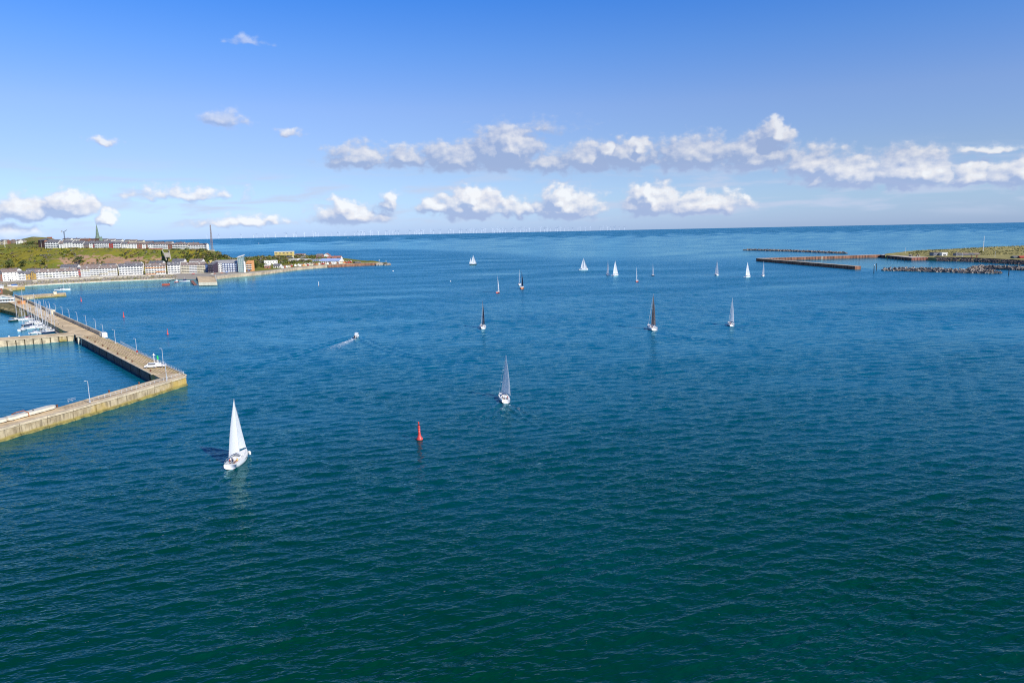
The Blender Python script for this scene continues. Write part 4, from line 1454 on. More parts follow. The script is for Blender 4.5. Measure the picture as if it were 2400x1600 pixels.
# landing pier
WORKBOATS = []
zt = 3.6
pts = [G(466, 663, zt), G(509, 662, zt), G(498, 637, zt), G(459, 638, zt)]
t_ = thing('landing_pier', 'broad sandy concrete landing pier in front of the cream block', 'pier', tuple(G(487, 650)))
ox, oy = t_.location.x, t_.location.y
MB().prism([(p.x - ox, p.y - oy) for p in pts], -3, zt, 0, 1).build('deck', [M_wall, M_deck], t_)
a, b_ = pts[0], pts[1]
d_ = (b_ - a).normalized()
n_ = Vector((d_.y, -d_.x, 0))
for (s0, s1) in ((0, 0.505), (0.52, 1.0)):
    p0, p1 = a.lerp(b_, s0), a.lerp(b_, s1)
    MB().prism([((p0 + n_ * 0.9).x - ox, (p0 + n_ * 0.9).y - oy), ((p1 + n_ * 0.9).x - ox, (p1 + n_ * 0.9).y - oy), (p1.x - ox, p1.y - oy), (p0.x - ox, p0.y - oy)], 0.6, zt + 0.5).build('fender_beam', M_cream, t_)
for f_ in (0.05, 0.3, 0.62, 0.95):
    p0 = pts[1].lerp(pts[2], f_)
    MB().tube([(p0.x - ox, p0.y - oy, zt), (p0.x - ox, p0.y - oy, zt + 5.5)], 0.14, 6).build('post', M_steel, t_)
p0, p1 = pts[1], pts[2]
MB().tube([(p0.x - ox, p0.y - oy, zt + 1.1), (p1.x - ox, p1.y - oy, zt + 1.1)], 0.1, 5).build('rail', M_steel, t_)
# red float, gangway and work boats beside it
q = G(389, 668)
t_ = thing('red_float', 'red floating landing stage beside the landing pier', 'pontoon', tuple(q), 0.1)
MB().box(-3.2, 3.2, -4.5, 4.5, -0.4, 1.6).build('hull', mat('float_red', (0.52, 0.10, 0.05), 0.6, 0.2, 0.5), t_)
MB().box(-3.0, 3.0, -4.3, 4.3, 1.603, 1.75).build('deck', M_redroof, t_)
for (a, b_) in ((-3, -4.3), (3, -4.3), (3, 4.3), (-3, 4.3)):
    MB().tube([(a, b_, 1.7), (a, b_, 2.8)], 0.1, 5).build('stanchion', M_steel, t_)
t_ = thing('gangway', 'dark gangway linking the red float to the shore', 'gangway', tuple(G(395, 660)))
a, b_ = G(396, 659, 2.0) - t_.location, G(408, 655, 3.4) - t_.location
MB().tube([a, b_], 0.5, 5).build('beam', M_dark, t_)
MB().tube([a + Vector((0, 0, 1.1)), b_ + Vector((0, 0, 1.1))], 0.1, 5).build('handrail', M_steel, t_)
t_ = thing('ramp', 'brown timber ramp sloping into the water at the landing pier', 'ramp', tuple(G(455, 664)))
a, b_, c_, d_ = [v - t_.location for v in (G(446, 658, 2.4), G(453, 657, 2.4), G(464, 670, -0.4), G(457, 671, -0.4))]
MB().add([a, b_, c_, d_, a - Vector((0, 0, 0.8)), b_ - Vector((0, 0, 0.8)), c_ - Vector((0, 0, 0.8)), d_ - Vector((0, 0, 0.8))], [(3, 2, 1, 0), (0, 1, 5, 4), (1, 2, 6, 5), (2, 3, 7, 6), (3, 0, 4, 7), (4, 5, 6, 7)]).build('slope', M_brick, t_)
MB().tube([a, d_], 0.3, 5).build('kerb', M_dark, t_)
for (lb, px, py, LL, hd, cb) in (('white work boat with blue wheelhouse lying beside the landing pier', 433, 660.5, 12.0, 0.15, 'blue'), ('small red and white work boat left of the landing pier', 414, 661.5, 7.0, 1.3, 'red')):
    WORKBOATS.append((lb, px, py, LL, hd, cb))
# parasols on the seafront terrace
for k, (px, py, c, lb) in enumerate(((531, 637.5, M_blue, 'large blue parasol in front of the hotel'), (583, 633.5, M_blue, 'blue parasol in front of the orange building'), (503, 643, M_redroof, 'orange red parasol left of the hotel terrace'), (497, 639.5, M_cream, 'pale green parasol beside the hotel terrace'), (520, 641, M_redroof, 'pink red parasol below the hotel'), (453, 641, M_redp, 'pink parasol before the cream block'))):
    q = P(px, py, interp(SHORE, px) + 14)
    zz = isle_z(q.x, q.y)
    t_ = thing('parasol', lb, 'parasol', (q.x, q.y, zz))
    MB().tube([(0, 0, 0), (0, 0, 3.0)], 0.1, 5).build('pole', M_steel, t_)
    MB().lathe([(2.6, 2.2), (1.4, 2.9), (0.05, 3.4)], 8).build('canopy', c, t_)

# =================================================================== left harbour moles
ZP = 3.6


def local(t, pts):
    return [(p.x - t.location.x, p.y - t.location.y) for p in pts]


def along(pts, step):
    """points every step metres along a polyline"""
    out = []
    carry = 0.0
    for a, b in zip(pts[:-1], pts[1:]):
        d = (b - a)
        L = d.length
        s = carry
        while s < L:
            out.append(a + d * (s / L))
            s += step
        carry = s - L
    return out


# --- the long mole
MP = thing('harbour_mole', 'long concrete mole running from the marina to the pier head', 'mole', tuple(G(300, 850)))
L_edge = [G(176, 783, ZP), G(373, 884.5, ZP)]
R_edge = [G(434, 880, ZP), G(240, 789, ZP), G(33, 695, ZP), G(20, 690, ZP)]
up_l = [G(5, 700, ZP), G(66, 729.5, ZP), G(150, 775, ZP)]
deck_poly = [L_edge[1], G(400, 893, ZP)] + R_edge + up_l + [L_edge[0]]
MB().prism(local(MP, deck_poly), -3, ZP, 0, 1).build('body', [M_wall, M_deck], MP)
# moss lines and rail tracks along the deck
M_moss = mat('moss_line', (0.44, 0.33, 0.13), 0.95, 0.4, 0.5)
a0, a1 = G(192, 787, ZP), G(365, 874, ZP)
b0, b1 = G(238, 789.5, ZP), G(425, 876, ZP)
for f_ in (0.08, 0.24, 0.38, 0.52, 0.66, 0.80, 0.93):
    p, q = a0.lerp(b0, f_), a1.lerp(b1, f_)
    n_ = (q - p).normalized().cross(Vector((0, 0, 1))) * (0.30 if f_ not in (0.38, 0.66) else 0.14)
    vs = [(v.x - MP.location.x, v.y - MP.location.y, ZP + 0.005) for v in (p + n_, q + n_, q - n_, p - n_)]
    MB().add(vs, [(3, 2, 1, 0)]).build('moss_strip', M_moss if f_ not in (0.38, 0.66) else M_rust, MP)
# edge copings
def coping(t, a, b, w=0.7, h=0.28, m_=None, name='coping', side=1):
    n_ = (b - a).normalized().cross(Vector((0, 0, 1))) * side
    ps = [a, b, b - n_ * w, a - n_ * w]
    return MB().prism(local(t, ps), ZP + 0.004, ZP + h).build(name, m_ or M_conc, t)


M_cope = mat('coping_concrete', (0.62, 0.50, 0.33), 0.9, 0.2, 0.4)
for a, b in zip(along([L_edge[0], L_edge[1]], 12.0)[:-1], along([L_edge[0], L_edge[1]], 12.0)[1:]):
    coping(MP, a + (b - a) * 0.01, b - (b - a) * 0.01, 0.8, 0.25, M_cope, 'coping', -1)
rr_ = along([R_edge[0], R_edge[1]], 12.0)
for a, b in zip(rr_[:-1], rr_[1:]):
    coping(MP, a + (b - a) * 0.01, b - (b - a) * 0.01, 0.7, 0.22, M_cope, 'coping', -1)
# raised parapet on the seaward side of the inner stretch
pp = along([G(234, 785.5, ZP), G(33, 694, ZP)], 14.0) + [G(33, 694, ZP)]
for a, b in zip(pp[:-1], pp[1:]):
    n_ = (b - a).normalized().cross(Vector((0, 0, 1)))
    e = (b - a) * 0.004
    ps = [a + e, b - e, b - e + n_ * 1.1, a + e + n_ * 1.1]
    MB().prism(local(MP, ps), ZP - 0.5, ZP + 1.9).build('parapet_panel', M_conc, MP)
q = G(236, 788, ZP)
n_ = (pp[0] - pp[1]).normalized()
MB().prism(local(MP, [q, q + n_ * 4.5, q + n_ * 4.5 + Vector((2.2, 1.2, 0)), q + Vector((2.2, 1.2, 0))]), ZP - 0.4, ZP + 2.3).build('parapet_end_block', M_white, MP)
M_inner_shade = mat('shade_dark_concrete', (0.085, 0.08, 0.075), 0.85, 0.35, 0.3)  # shade of the inner wall painted in as a dark panel colour
# joints in the shaded inner wall
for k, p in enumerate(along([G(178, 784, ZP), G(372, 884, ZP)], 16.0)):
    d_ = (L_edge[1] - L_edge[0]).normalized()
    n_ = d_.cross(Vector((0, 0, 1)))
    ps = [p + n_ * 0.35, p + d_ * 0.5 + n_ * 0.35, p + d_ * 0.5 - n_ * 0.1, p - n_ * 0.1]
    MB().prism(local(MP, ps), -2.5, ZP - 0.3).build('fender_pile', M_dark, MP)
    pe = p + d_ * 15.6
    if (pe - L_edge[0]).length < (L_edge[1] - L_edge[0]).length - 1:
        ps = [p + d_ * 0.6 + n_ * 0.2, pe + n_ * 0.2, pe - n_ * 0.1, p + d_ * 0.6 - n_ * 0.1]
        MB().prism(local(MP, ps), -2.5, ZP - 0.25).build('wall_panel', M_inner_shade, MP)

# --- wing with the row of bays (marina side)
WG = thing('bay_quay', 'low quay with a row of pale concrete bays facing the basin', 'quay', tuple(G(80, 812)))
W_front = [G(-420, 834, ZP), G(0, 797.5, ZP), G(175, 783.8, ZP)]
W_back = [G(168, 778.5, ZP), G(0, 791, ZP), G(-420, 822, ZP)]
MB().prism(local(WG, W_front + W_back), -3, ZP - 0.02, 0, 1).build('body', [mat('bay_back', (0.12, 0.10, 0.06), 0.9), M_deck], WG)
fp = along([W_front[2], W_front[1], W_front[0]], 4.05)
bay_m = mat('bay_concrete', (0.58, 0.47, 0.30), 0.9, 0.35, 0.4)
for a, b in zip(fp[:-1], fp[1:]):
    n_ = (b - a).normalized().cross(Vector((0, 0, 1)))
    d_ = (b - a)
    ps = [a + d_ * 0.04, b - d_ * 0.10, b - d_ * 0.10 - n_ * 0.55, a + d_ * 0.04 - n_ * 0.55]
    MB().prism(local(WG, ps), -2, ZP - 0.55).build('bay_panel', M_wall if random.random() < 0.12 else bay_m, WG)
for a, b in zip([W_front[2], W_front[1]], [W_front[1], W_front[0]]):
    n_ = (b - a).normalized().cross(Vector((0, 0, 1)))
    MB().prism(local(WG, [a - n_ * 0.8, b - n_ * 0.8, b + n_ * 0.5, a + n_ * 0.5]), ZP - 0.45, ZP + 0.12).build('coping', M_cope, WG)
WG_p = [G(187, 789, ZP), G(190, 794, ZP)]
t_ = thing('dolphin', 'pale concrete mooring dolphin at the corner of the basin', 'dolphin', tuple(G(189, 806)))
for dx in (-0.8, 0.9):
    MB().tube([(dx, 0, -2), (dx, 0, 4.0)], 0.55, 8).build('pile', M_cream, t_)
MB().box(-1.7, 1.8, -0.9, 0.9, 4.003, 4.7).build('cap', M_cope, t_)

# --- the near arm
NA = thing('near_mole', 'near harbour arm of yellow stained concrete ending at the corner', 'mole', tuple(G(200, 960)))
N_front = [G(-420, 1132, ZP), G(0, 1004, ZP), G(159, 962, ZP), G(300, 922, ZP), G(434, 881.5, ZP)]
N_back = [G(427, 879, ZP), G(375, 886, ZP), G(300, 907, ZP), G(140, 953, ZP), G(0, 988, ZP), G(-420, 1105, ZP)]
MB().prism(local(NA, N_front + N_back), -3, ZP + 0.012, 0, 1).build('body', [M_wall, M_deck], NA)
fp = along(N_front[::-1], 9.0)
for a, b in zip(fp[:-1], fp[1:]):
    n_ = (b - a).normalized().cross(Vector((0, 0, 1)))
    d_ = (b - a)
    ps = [a + d_ * 0.012, b - d_ * 0.012, b - d_ * 0.012 - n_ * 0.45, a + d_ * 0.012 - n_ * 0.45]
    MB().prism(local(NA, ps), -2, ZP - 0.5 - random.choice([0, 0, 0.06, 0.12])).build('wall_panel', M_wall, NA)
    MB().prism(local(NA, [p + Vector((0, 0, 0)) for p in (a + d_ * 0.01 - n_ * 1.0, b - d_ * 0.01 - n_ * 1.0, b - d_ * 0.01 - n_ * 0.46, a + d_ * 0.01 - n_ * 0.46)]), -2, 0.55 + random.uniform(-0.1, 0.15)).build('footing_ledge', M_algae, NA)
    MB().prism(local(NA, [a + d_ * 0.01 - n_ * 0.6, b - d_ * 0.01 - n_ * 0.6, b - d_ * 0.01 + n_ * 0.9, a + d_ * 0.01 + n_ * 0.9]), ZP - 0.45, ZP + 0.2).build('coping', M_cope if random.random() < 0.8 else M_conc, NA)
for off in (0.30, 0.45, 0.62):
    p0, p1 = N_back[3].lerp(N_front[2], off), N_back[1].lerp(N_front[4], off)
    n_ = (p1 - p0).normalized().cross(Vector((0, 0, 1))) * 0.16
    MB().add([(v.x - NA.location.x, v.y - NA.location.y, ZP + 0.018) for v in (p0 + n_, p1 + n_, p1 - n_, p0 - n_)], [(3, 2, 1, 0)]).build('track', M_dark, NA)

# --- cream pontoon slabs stored on the near arm
for k, (pxa, pya, pxb, pyb, lb) in enumerate(((24, 988, 137, 957, 'long cream floating slab stored on the near harbour arm, with a rusty frame'), (-90, 1016, 26, 987, 'second cream slab on the near harbour arm, cut by the left edge'))):
    a, b = G(pxa, pya, ZP), G(pxb, pyb, ZP)
    d_ = (b - a)
    L_ = d_.length
    t_ = thing('pontoon_slab', lb, 'pontoon', (a.x, a.y, ZP + 0.03), yaw(a, b), 'cream slabs on the harbour arm')
    w_ = 3.2
    bm = bmesh.new()
    vs = [(0, 0.6, 0), (0.6, 0, 0), (L_ - 1.4, 0, 0), (L_, 1.0, 0), (L_, w_ - 0.8, 0), (L_ - 1.4, w_, 0), (0.6, w_, 0), (0, w_ - 0.6, 0)]
    bv = [bm.verts.new((x, y, 0.25)) for x, y, z in vs]
    tv = [bm.verts.new((x, y, 1.15)) for x, y, z in vs]
    bm.faces.new(bv[::-1])
    bm.faces.new(tv)
    for i in range(8):
        bm.faces.new((bv[i], bv[(i + 1) % 8], tv[(i + 1) % 8], tv[i]))
    bmesh.ops.bevel(bm, geom=[e for e in bm.edges], offset=0.10, segments=2, affect='EDGES')
    me = bpy.data.meshes.new('slab')
    bm.to_mesh(me)
    bm.free()
    me.materials.append(mat('cream_gelcoat', (0.74, 0.68, 0.54), 0.6, 0.12, 0.5))
    obj('slab', me, t_)
    for f_ in (0.08, 0.35, 0.62, 0.9):
        MB().box(L_ * f_ - 0.2, L_ * f_ + 0.2, 0.2, w_ - 0.2, 0.003, 0.247).build('bearer', M_dark, t_)
    if k == 0:
        MB().tube([(L_ * 0.20, w_ + 0.1, 1.25), (L_ * 0.20, w_ * 0.5, 1.9), (L_ * 0.36, w_ * 0.5, 1.9), (L_ * 0.37, -0.1, 1.25), (L_ * 0.37, -0.15, 0.1)], 0.14, 6).build('rusty_frame', mat('orange_rust', (0.38, 0.12, 0.035), 0.8), t_)
        MB().lathe([(0.18, 1.17), (0.22, 1.35), (0.1, 1.4)], 8, c=(L_ * 0.55, w_ * 0.5, 0)).build('hatch', M_dark, t_)

# --- railings
rail_m = mat('railing_steel', (0.66, 0.67, 0.66), 0.5, metal=0.2)
post_me = MB().tube([(0, 0, 0), (0, 0, 1.15)], 0.055, 5).mesh('post', rail_m)


def railing(label, pts, step=2.4, z=ZP):
    t = thing('railing', label, 'railing', (pts[0].x, pts[0].y, z))
    for p in along(pts, step):
        obj('post', post_me, t, (p.x - t.location.x, p.y - t.location.y, 0.2))
    for h in (0.75, 1.3):
        MB().tube([(p.x - t.location.x, p.y - t.location.y, h) for p in pts], 0.045, 5).build('rail', rail_m, t)
    return t


railing('steel railing along the seaward edge of the outer mole', [G(283, 804.5, ZP), G(330, 830, ZP), G(431, 877.5, ZP)])
railing('steel railing along the front of the near harbour arm', [G(431, 878.5, ZP), G(300, 918.5, ZP), G(206, 944.5, ZP)])
railing('short railing panel on the inner side of the near harbour arm', [G(160, 944.5, ZP), G(178, 939.5, ZP)], 1.6)

# --- lamp posts
lamp_pole = MB().tube([(0, 0, 0), (0, 0, 3.5), (0, 0, 7.2)], [0.13, 0.11, 0.09], 8).tube([(0, 0, 7.15), (-0.25, 0, 7.32), (-0.6, 0, 7.34)], 0.05, 6).mesh('pole', M_steel)
lamp_head = MB().box(-1.05, -0.5, -0.12, 0.12, 7.28, 7.40).mesh('lamp_head', M_whitep)
lamp_foot = MB().lathe([(0.32, 0), (0.3, 0.35), (0.14, 0.4)], 8).mesh('base', M_steel)
LAMPS = [(391, 893), (383, 856), (321, 829), (271, 805), (243, 791), (225.5, 777), (203, 767), (182.5, 758), (163.5, 750), (147.5, 743), (131.5, 736), (117, 729), (104, 723)]
for k, (px, py) in enumerate(LAMPS):
    q = G(px, py, ZP)
    t_ = thing('lamp_post', 'grey lamp post on the long mole, %s counted from the pier head corner' % ORD[k], 'lamp post', (q.x, q.y, ZP + 0.02), random.uniform(-0.1, 0.1), 'lamp posts on the moles')
    obj('pole', lamp_pole, t_)
    obj('lamp_head', lamp_head, t_)
    obj('base', lamp_foot, t_)
q = G(211, 944, ZP)
t_ = thing('lamp_post', 'lone grey lamp post on the near harbour arm', 'lamp post', (q.x, q.y, ZP + 0.2), 0.05, 'lamp posts on the moles')
obj('pole', lamp_pole, t_)
obj('lamp_head', lamp_head, t_)
obj('base', lamp_foot, t_)

# --- bollards
bol_me = MB().lathe([(0.36, 0), (0.30, 0.1), (0.24, 0.5), (0.38, 0.62), (0.36, 0.8), (0.15, 0.88)], 10).mesh('bollard', mat('bollard_rust', (0.16, 0.07, 0.04), 0.8, 0.3, 2.0))
for k, (px, py) in enumerate([(353, 870.5), (310, 848), (295.5, 840.5), (276, 830), (253, 818), (241, 811.5), (223, 802.5), (205, 793)]):
    q = G(px, py, ZP)
    tag(obj('bollard', bol_me, None, (q.x, q.y, ZP + 0.02)), 'rusty bollard on the inner edge of the long mole, %s counted from the corner' % ORD[k], 'bollard', 'bollards on the moles')
for k, (px, py) in enumerate([(326, 900), (256, 919.5), (134, 954)]):
    q = G(px, py, ZP)
    tag(obj('bollard', bol_me, None, (q.x, q.y, ZP + 0.02)), 'reddish bollard on the inner edge of the near harbour arm, %s from the corner' % ORD[k], 'bollard', 'bollards on the moles')
q = G(322, 829.5, ZP)
t_ = thing('life_ring_stand', 'red and white life ring stand at the foot of a lamp post on the mole', 'life ring', tuple(q))
MB().tube([(0, 0, 0), (0, 0, 1.6)], 0.06, 5).build('post', M_whitep, t_)
MB().box(-0.4, 0.4, -0.12, 0.12, 0.9, 1.7).build('box', M_redp, t_)

# --- harbour lights
q = G(370.5, 852, ZP)
t_ = thing('harbour_light', 'green harbour light on a white post at the mole head', 'harbour light', tuple(q))
MB().lathe([(0.5, 0), (0.45, 0.6), (0.24, 0.9), (0.22, 2.6)], 10).build('post', M_whitep, t_)
MB().lathe([(0.5, 2.6), (0.56, 2.75), (0.5, 4.6), (0.56, 4.8), (0.15, 5.0)], 12).build('lantern', mat('signal_green', (0.03, 0.55, 0.13), 0.4), t_)
MB().box(-1.3, -0.9, -0.3, 0.3, 0.003, 1.4).build('cabinet', M_steel, t_)
t_.scale = (0.72, 0.72, 0.72)
q = G(362, 853, ZP)
t_ = thing('radar_mast', 'white mast with a cross shaped aerial beside the green harbour light', 'mast', tuple(q))
MB().tube([(0, 0, 0), (0, 0, 3.9)], 0.13, 8).build('pole', M_whitep, t_)
MB().tube([(-0.7, 0, 4.0), (0.7, 0, 4.0)], 0.11, 6).build('cross_arm', M_whitep, t_)
MB().lathe([(0.34, 3.8), (0.4, 4.1), (0.12, 4.7)], 10).build('dome', M_whitep, t_)


# =================================================================== vehicles
def wheel_mesh():
    if 'wheel' not in MESHES:
        b = MB()
        k0 = 0
        for (r_, y0, y1, mi) in ((0.36, -0.11, 0.11, 0), (0.20, -0.125, 0.125, 1)):
            ring = [(r_ * math.cos(a), r_ * math.sin(a)) for a in np.linspace(0, 2 * PI, 14, endpoint=False)]
            n = 14
            vs = [(x, y0, z) for x, z in ring] + [(x, y1, z) for x, z in ring]
            b.add(vs, [tuple(range(n)), tuple(range(2 * n - 1, n - 1, -1))] + [(i, i + n, (i + 1) % n + n, (i + 1) % n) for i in range(n)], mi)
        MESHES['wheel'] = b.mesh('wheel', [mat('tyre_rubber', (0.02, 0.02, 0.02), 0.8), M_steel])
    return MESHES['wheel']


def van(label, loc, rz, pickup=False):
    t = thing('van' if not pickup else 'pickup', label, 'van' if not pickup else 'pickup', loc, rz)
    W_ = 0.95
    prof = [(-2.4, 0.45), (-2.45, 1.9), (-2.3, 2.1), (0.9, 2.1), (1.55, 1.35), (2.35, 1.15), (2.45, 0.75), (2.42, 0.45)] if not pickup else [(-2.5, 0.5), (-2.5, 1.15), (-0.5, 1.15), (-0.45, 1.75), (0.7, 1.75), (1.3, 1.2), (2.35, 1.05), (2.45, 0.7), (2.4, 0.5)]
    n = len(prof)
    vs = [(x, -W_ * (1 if z < 1.3 else 0.9), z) for x, z in prof] + [(x, W_ * (1 if z < 1.3 else 0.9), z) for x, z in prof]
    MB().add(vs, [tuple(range(n)), tuple(range(2 * n - 1, n - 1, -1))] + [(i, i + n, (i + 1) % n + n, (i + 1) % n) for i in range(n)]).build('body', M_whitep, t)
    zt_ = 2.0 if not pickup else 1.65
    for s in (-1, 1):
        if not pickup:
            MB().box(-2.2, 0.85, s * 0.875 - 0.012, s * 0.875 + 0.012, 1.38, 1.92).build('side_window', M_glass, t)
        else:
            MB().box(-0.38, 0.62, s * 0.875 - 0.012, s * 0.875 + 0.012, 1.3, 1.62).build('side_window', M_glass, t)
    a = prof[3:5] if not pickup else prof[4:6]
    (x0, z0), (x1, z1) = a
    d_ = Vector((x1 - x0, 0, z1 - z0)).normalized()
    nn = Vector((-d_.z, 0, d_.x)) * -0.012 if False else Vector((d_.z * -1, 0, d_.x)) * -1
    nn = Vector((-(z1 - z0), 0, (x1 - x0))).normalized() * 0.015
    p0, p1 = Vector((x0, 0, z0)) + d_ * 0.08 + nn, Vector((x1, 0, z1)) - d_ * 0.08 + nn
    MB().add([(p0.x, -0.72, p0.z), (p0.x, 0.72, p0.z), (p1.x, 0.78, p1.z), (p1.x, -0.78, p1.z)], [(0, 3, 2, 1)]).build('windscreen', M_glass, t)
    for s in (-1, 1):
        for x in (-1.5, 1.5):
            obj('wheel', wheel_mesh(), t, (x, s * 0.9, 0.36))
        MB().box(2.38, 2.47, s * 0.65 - 0.18, s * 0.65 + 0.18, 0.72, 0.92).build('headlight', M_steel, t)
        MB().box(-2.53, -2.46, s * 0.75 - 0.1, s * 0.75 + 0.1, 0.8, 1.1).build('tail_light', M_redp, t)
    MB().box(2.41, 2.5, -0.85, 0.85, 0.42, 0.6).build('bumper', M_dark, t)
    if pickup:
        MB().box(-2.4, -0.6, -0.8, 0.8, 1.153, 1.2).build('load_bed', M_steel, t)
    return t


a, b = G(346, 862, ZP), G(363, 861.5, ZP)
van('white van with dark side windows parked on the mole head', (*((a + b) / 2).xy, ZP + 0.02), yaw(b, a))
a, b = G(366, 860.5, ZP), G(382, 860, ZP)
van('white pickup parked close behind the white van on the mole head', (*((a + b) / 2).xy, ZP + 0.02), yaw(b, a), True)


# =================================================================== people
def person_mesh(kind, top, legs, skin=(0.55, 0.36, 0.26), hair=(0.10, 0.07, 0.05)):
    key = ('person', kind, top, legs)
    if key in MESHES:
        return MESHES[key]
    J = {}
    if kind == 'sit':
        hip, kn, an = 0.10, 0.42, 0.02
        J = dict(pelvis=(0, 0, 0.12), chest=(0.03, 0, 0.50), neck=(0.04, 0, 0.66), head=(0.06, 0, 0.80), top=(0.06, 0, 0.90))
        limbs = []
        for s in (-1, 1):
            limbs.append([((0, 0.10 * s, 0.10), 0.09), ((0.42, 0.13 * s, 0.14), 0.065), ((0.46, 0.13 * s, -0.28), 0.05), ((0.58, 0.13 * s, -0.33), 0.045)])
            limbs.append([((0.03, 0.19 * s, 0.58), 0.06), ((0.10, 0.27 * s, 0.32), 0.048), ((0.33, 0.20 * s, 0.25), 0.038), ((0.42, 0.18 * s, 0.25), 0.035)])
    else:
        J = dict(pelvis=(0, 0, 0.92), chest=(0.0, 0, 1.28), neck=(0.0, 0, 1.46), head=(0.02, 0, 1.60), top=(0.02, 0, 1.70))
        limbs = []
        for s in (-1, 1):
            limbs.append([((0, 0.10 * s, 0.88), 0.09), ((0.03, 0.12 * s, 0.48), 0.065), ((-0.01, 0.12 * s, 0.09), 0.048), ((0.13, 0.13 * s, 0.05), 0.045)])
            limbs.append([((0, 0.19 * s, 1.38), 0.06), ((-0.03, 0.25 * s, 1.10), 0.048), ((0.08, 0.24 * s, 0.86), 0.038), ((0.12, 0.23 * s, 0.78), 0.035)])
    verts, edges, rad = [], [], []

    def av(p, r_):
        verts.append(p)
        rad.append(r_)
        return len(verts) - 1
    ip = av(J['pelvis'], 0.15)
    ic = av(J['chest'], 0.17)
    inn = av(J['neck'], 0.065)
    ih = av(J['head'], 0.105)
    it = av(J['top'], 0.075)
    edges += [(ip, ic), (ic, inn), (inn, ih), (ih, it)]
    for k, lm in enumerate(limbs):
        prev = ip if k % 2 == 0 else ic
        for (p, r_) in lm:
            i = av(p, r_)
            edges.append((prev, i))
            prev = i
    me = bpy.data.meshes.new('person')
    me.from_pydata(verts, edges, [])
    o = bpy.data.objects.new('tmp_person', me)
    COL.objects.link(o)
    md = o.modifiers.new('s', 'SKIN')
    for i, r_ in enumerate(rad):
        me.skin_vertices[0].data[i].radius = (r_, r_)
    me.skin_vertices[0].data[0].use_root = True
    o.modifiers.new('d', 'SUBSURF').levels = 1
    dg = bpy.context.evaluated_depsgraph_get()
    out = bpy.data.meshes.new_from_object(o.evaluated_get(dg))
    out.name = 'person'
    bpy.data.objects.remove(o)
    out.materials.clear()
    for m_ in (mat('cloth_%s' % top[0], top[1], 0.9), mat('cloth_%s' % legs[0], legs[1], 0.9), mat('skin', skin, 0.6), mat('hair', hair, 0.8)):
        out.materials.append(m_)
    hz = J['neck'][2]
    for p in out.polygons:
        c = p.center
        if c.z > J['head'][2] + 0.05 or (c.z > hz + 0.06 and c.x < 0.0):
            p.material_index = 3
        elif c.z > hz + 0.02:
            p.material_index = 2
        elif (kind == 'sit' and (c.z < 0.16 or c.x > 0.36)) or (kind != 'sit' and c.z < 0.94):
            p.material_index = 1
            if kind == 'sit' and c.x > 0.36 and c.z > 0.2:
                p.material_index = 2
            if kind != 'sit' and abs(c.y) > 0.2:
                p.material_index = 2
        p.use_smooth = True
    MESHES[key] = out
    return out


RED, NAVY, WHT, GRY, YEL = ('red', (0.5, 0.05, 0.04)), ('navy', (0.03, 0.045, 0.10)), ('white', (0.75, 0.75, 0.72)), ('grey', (0.16, 0.16, 0.17)), ('yellow', (0.72, 0.45, 0.04))


def person(label, kind, loc, rz, top, legs):
    return tag(obj('person', person_mesh(kind, top, legs), None, loc, rz), label, 'person')


q = G(367.5, 857, ZP)
person('person in dark clothes standing beside the white vehicles on the mole', 'stand', (q.x, q.y, ZP + 0.01), 0.5, GRY, NAVY)


# =================================================================== boats
M_sail = mat('white_sailcloth', (0.92, 0.91, 0.88), 0.75, trans=0.38)
M_dsail = mat('dark_laminate_sail', (0.060, 0.060, 0.075), 0.6, 0.25, 0.3, trans=0.12)
M_gsail = mat('grey_laminate_sail', (0.30, 0.20, 0.155), 0.6, 0.2, 0.3, trans=0.35)
M_nsail = mat('navy_laminate_sail', (0.035, 0.045, 0.075), 0.6, trans=0.1)
M_hull = mat('white_gelcoat', (0.82, 0.82, 0.80), 0.25, spec=0.5)
M_teak = mat('teak_deck', (0.42, 0.27, 0.14), 0.7, 0.2, 2.0)
M_alu = mat('mast_aluminium', (0.70, 0.71, 0.72), 0.4, metal=0.3)
M_cover = mat('navy_canvas', (0.03, 0.05, 0.13), 0.8)
HULLC = {'white': M_hull, 'red': mat('red_hull', (0.50, 0.055, 0.04), 0.3), 'navy': mat('navy_hull', (0.02, 0.035, 0.09), 0.3), 'orange': mat('orange_hull', (0.60, 0.20, 0.06), 0.35), 'green': mat('dark_green_hull', (0.02, 0.06, 0.05), 0.35)}


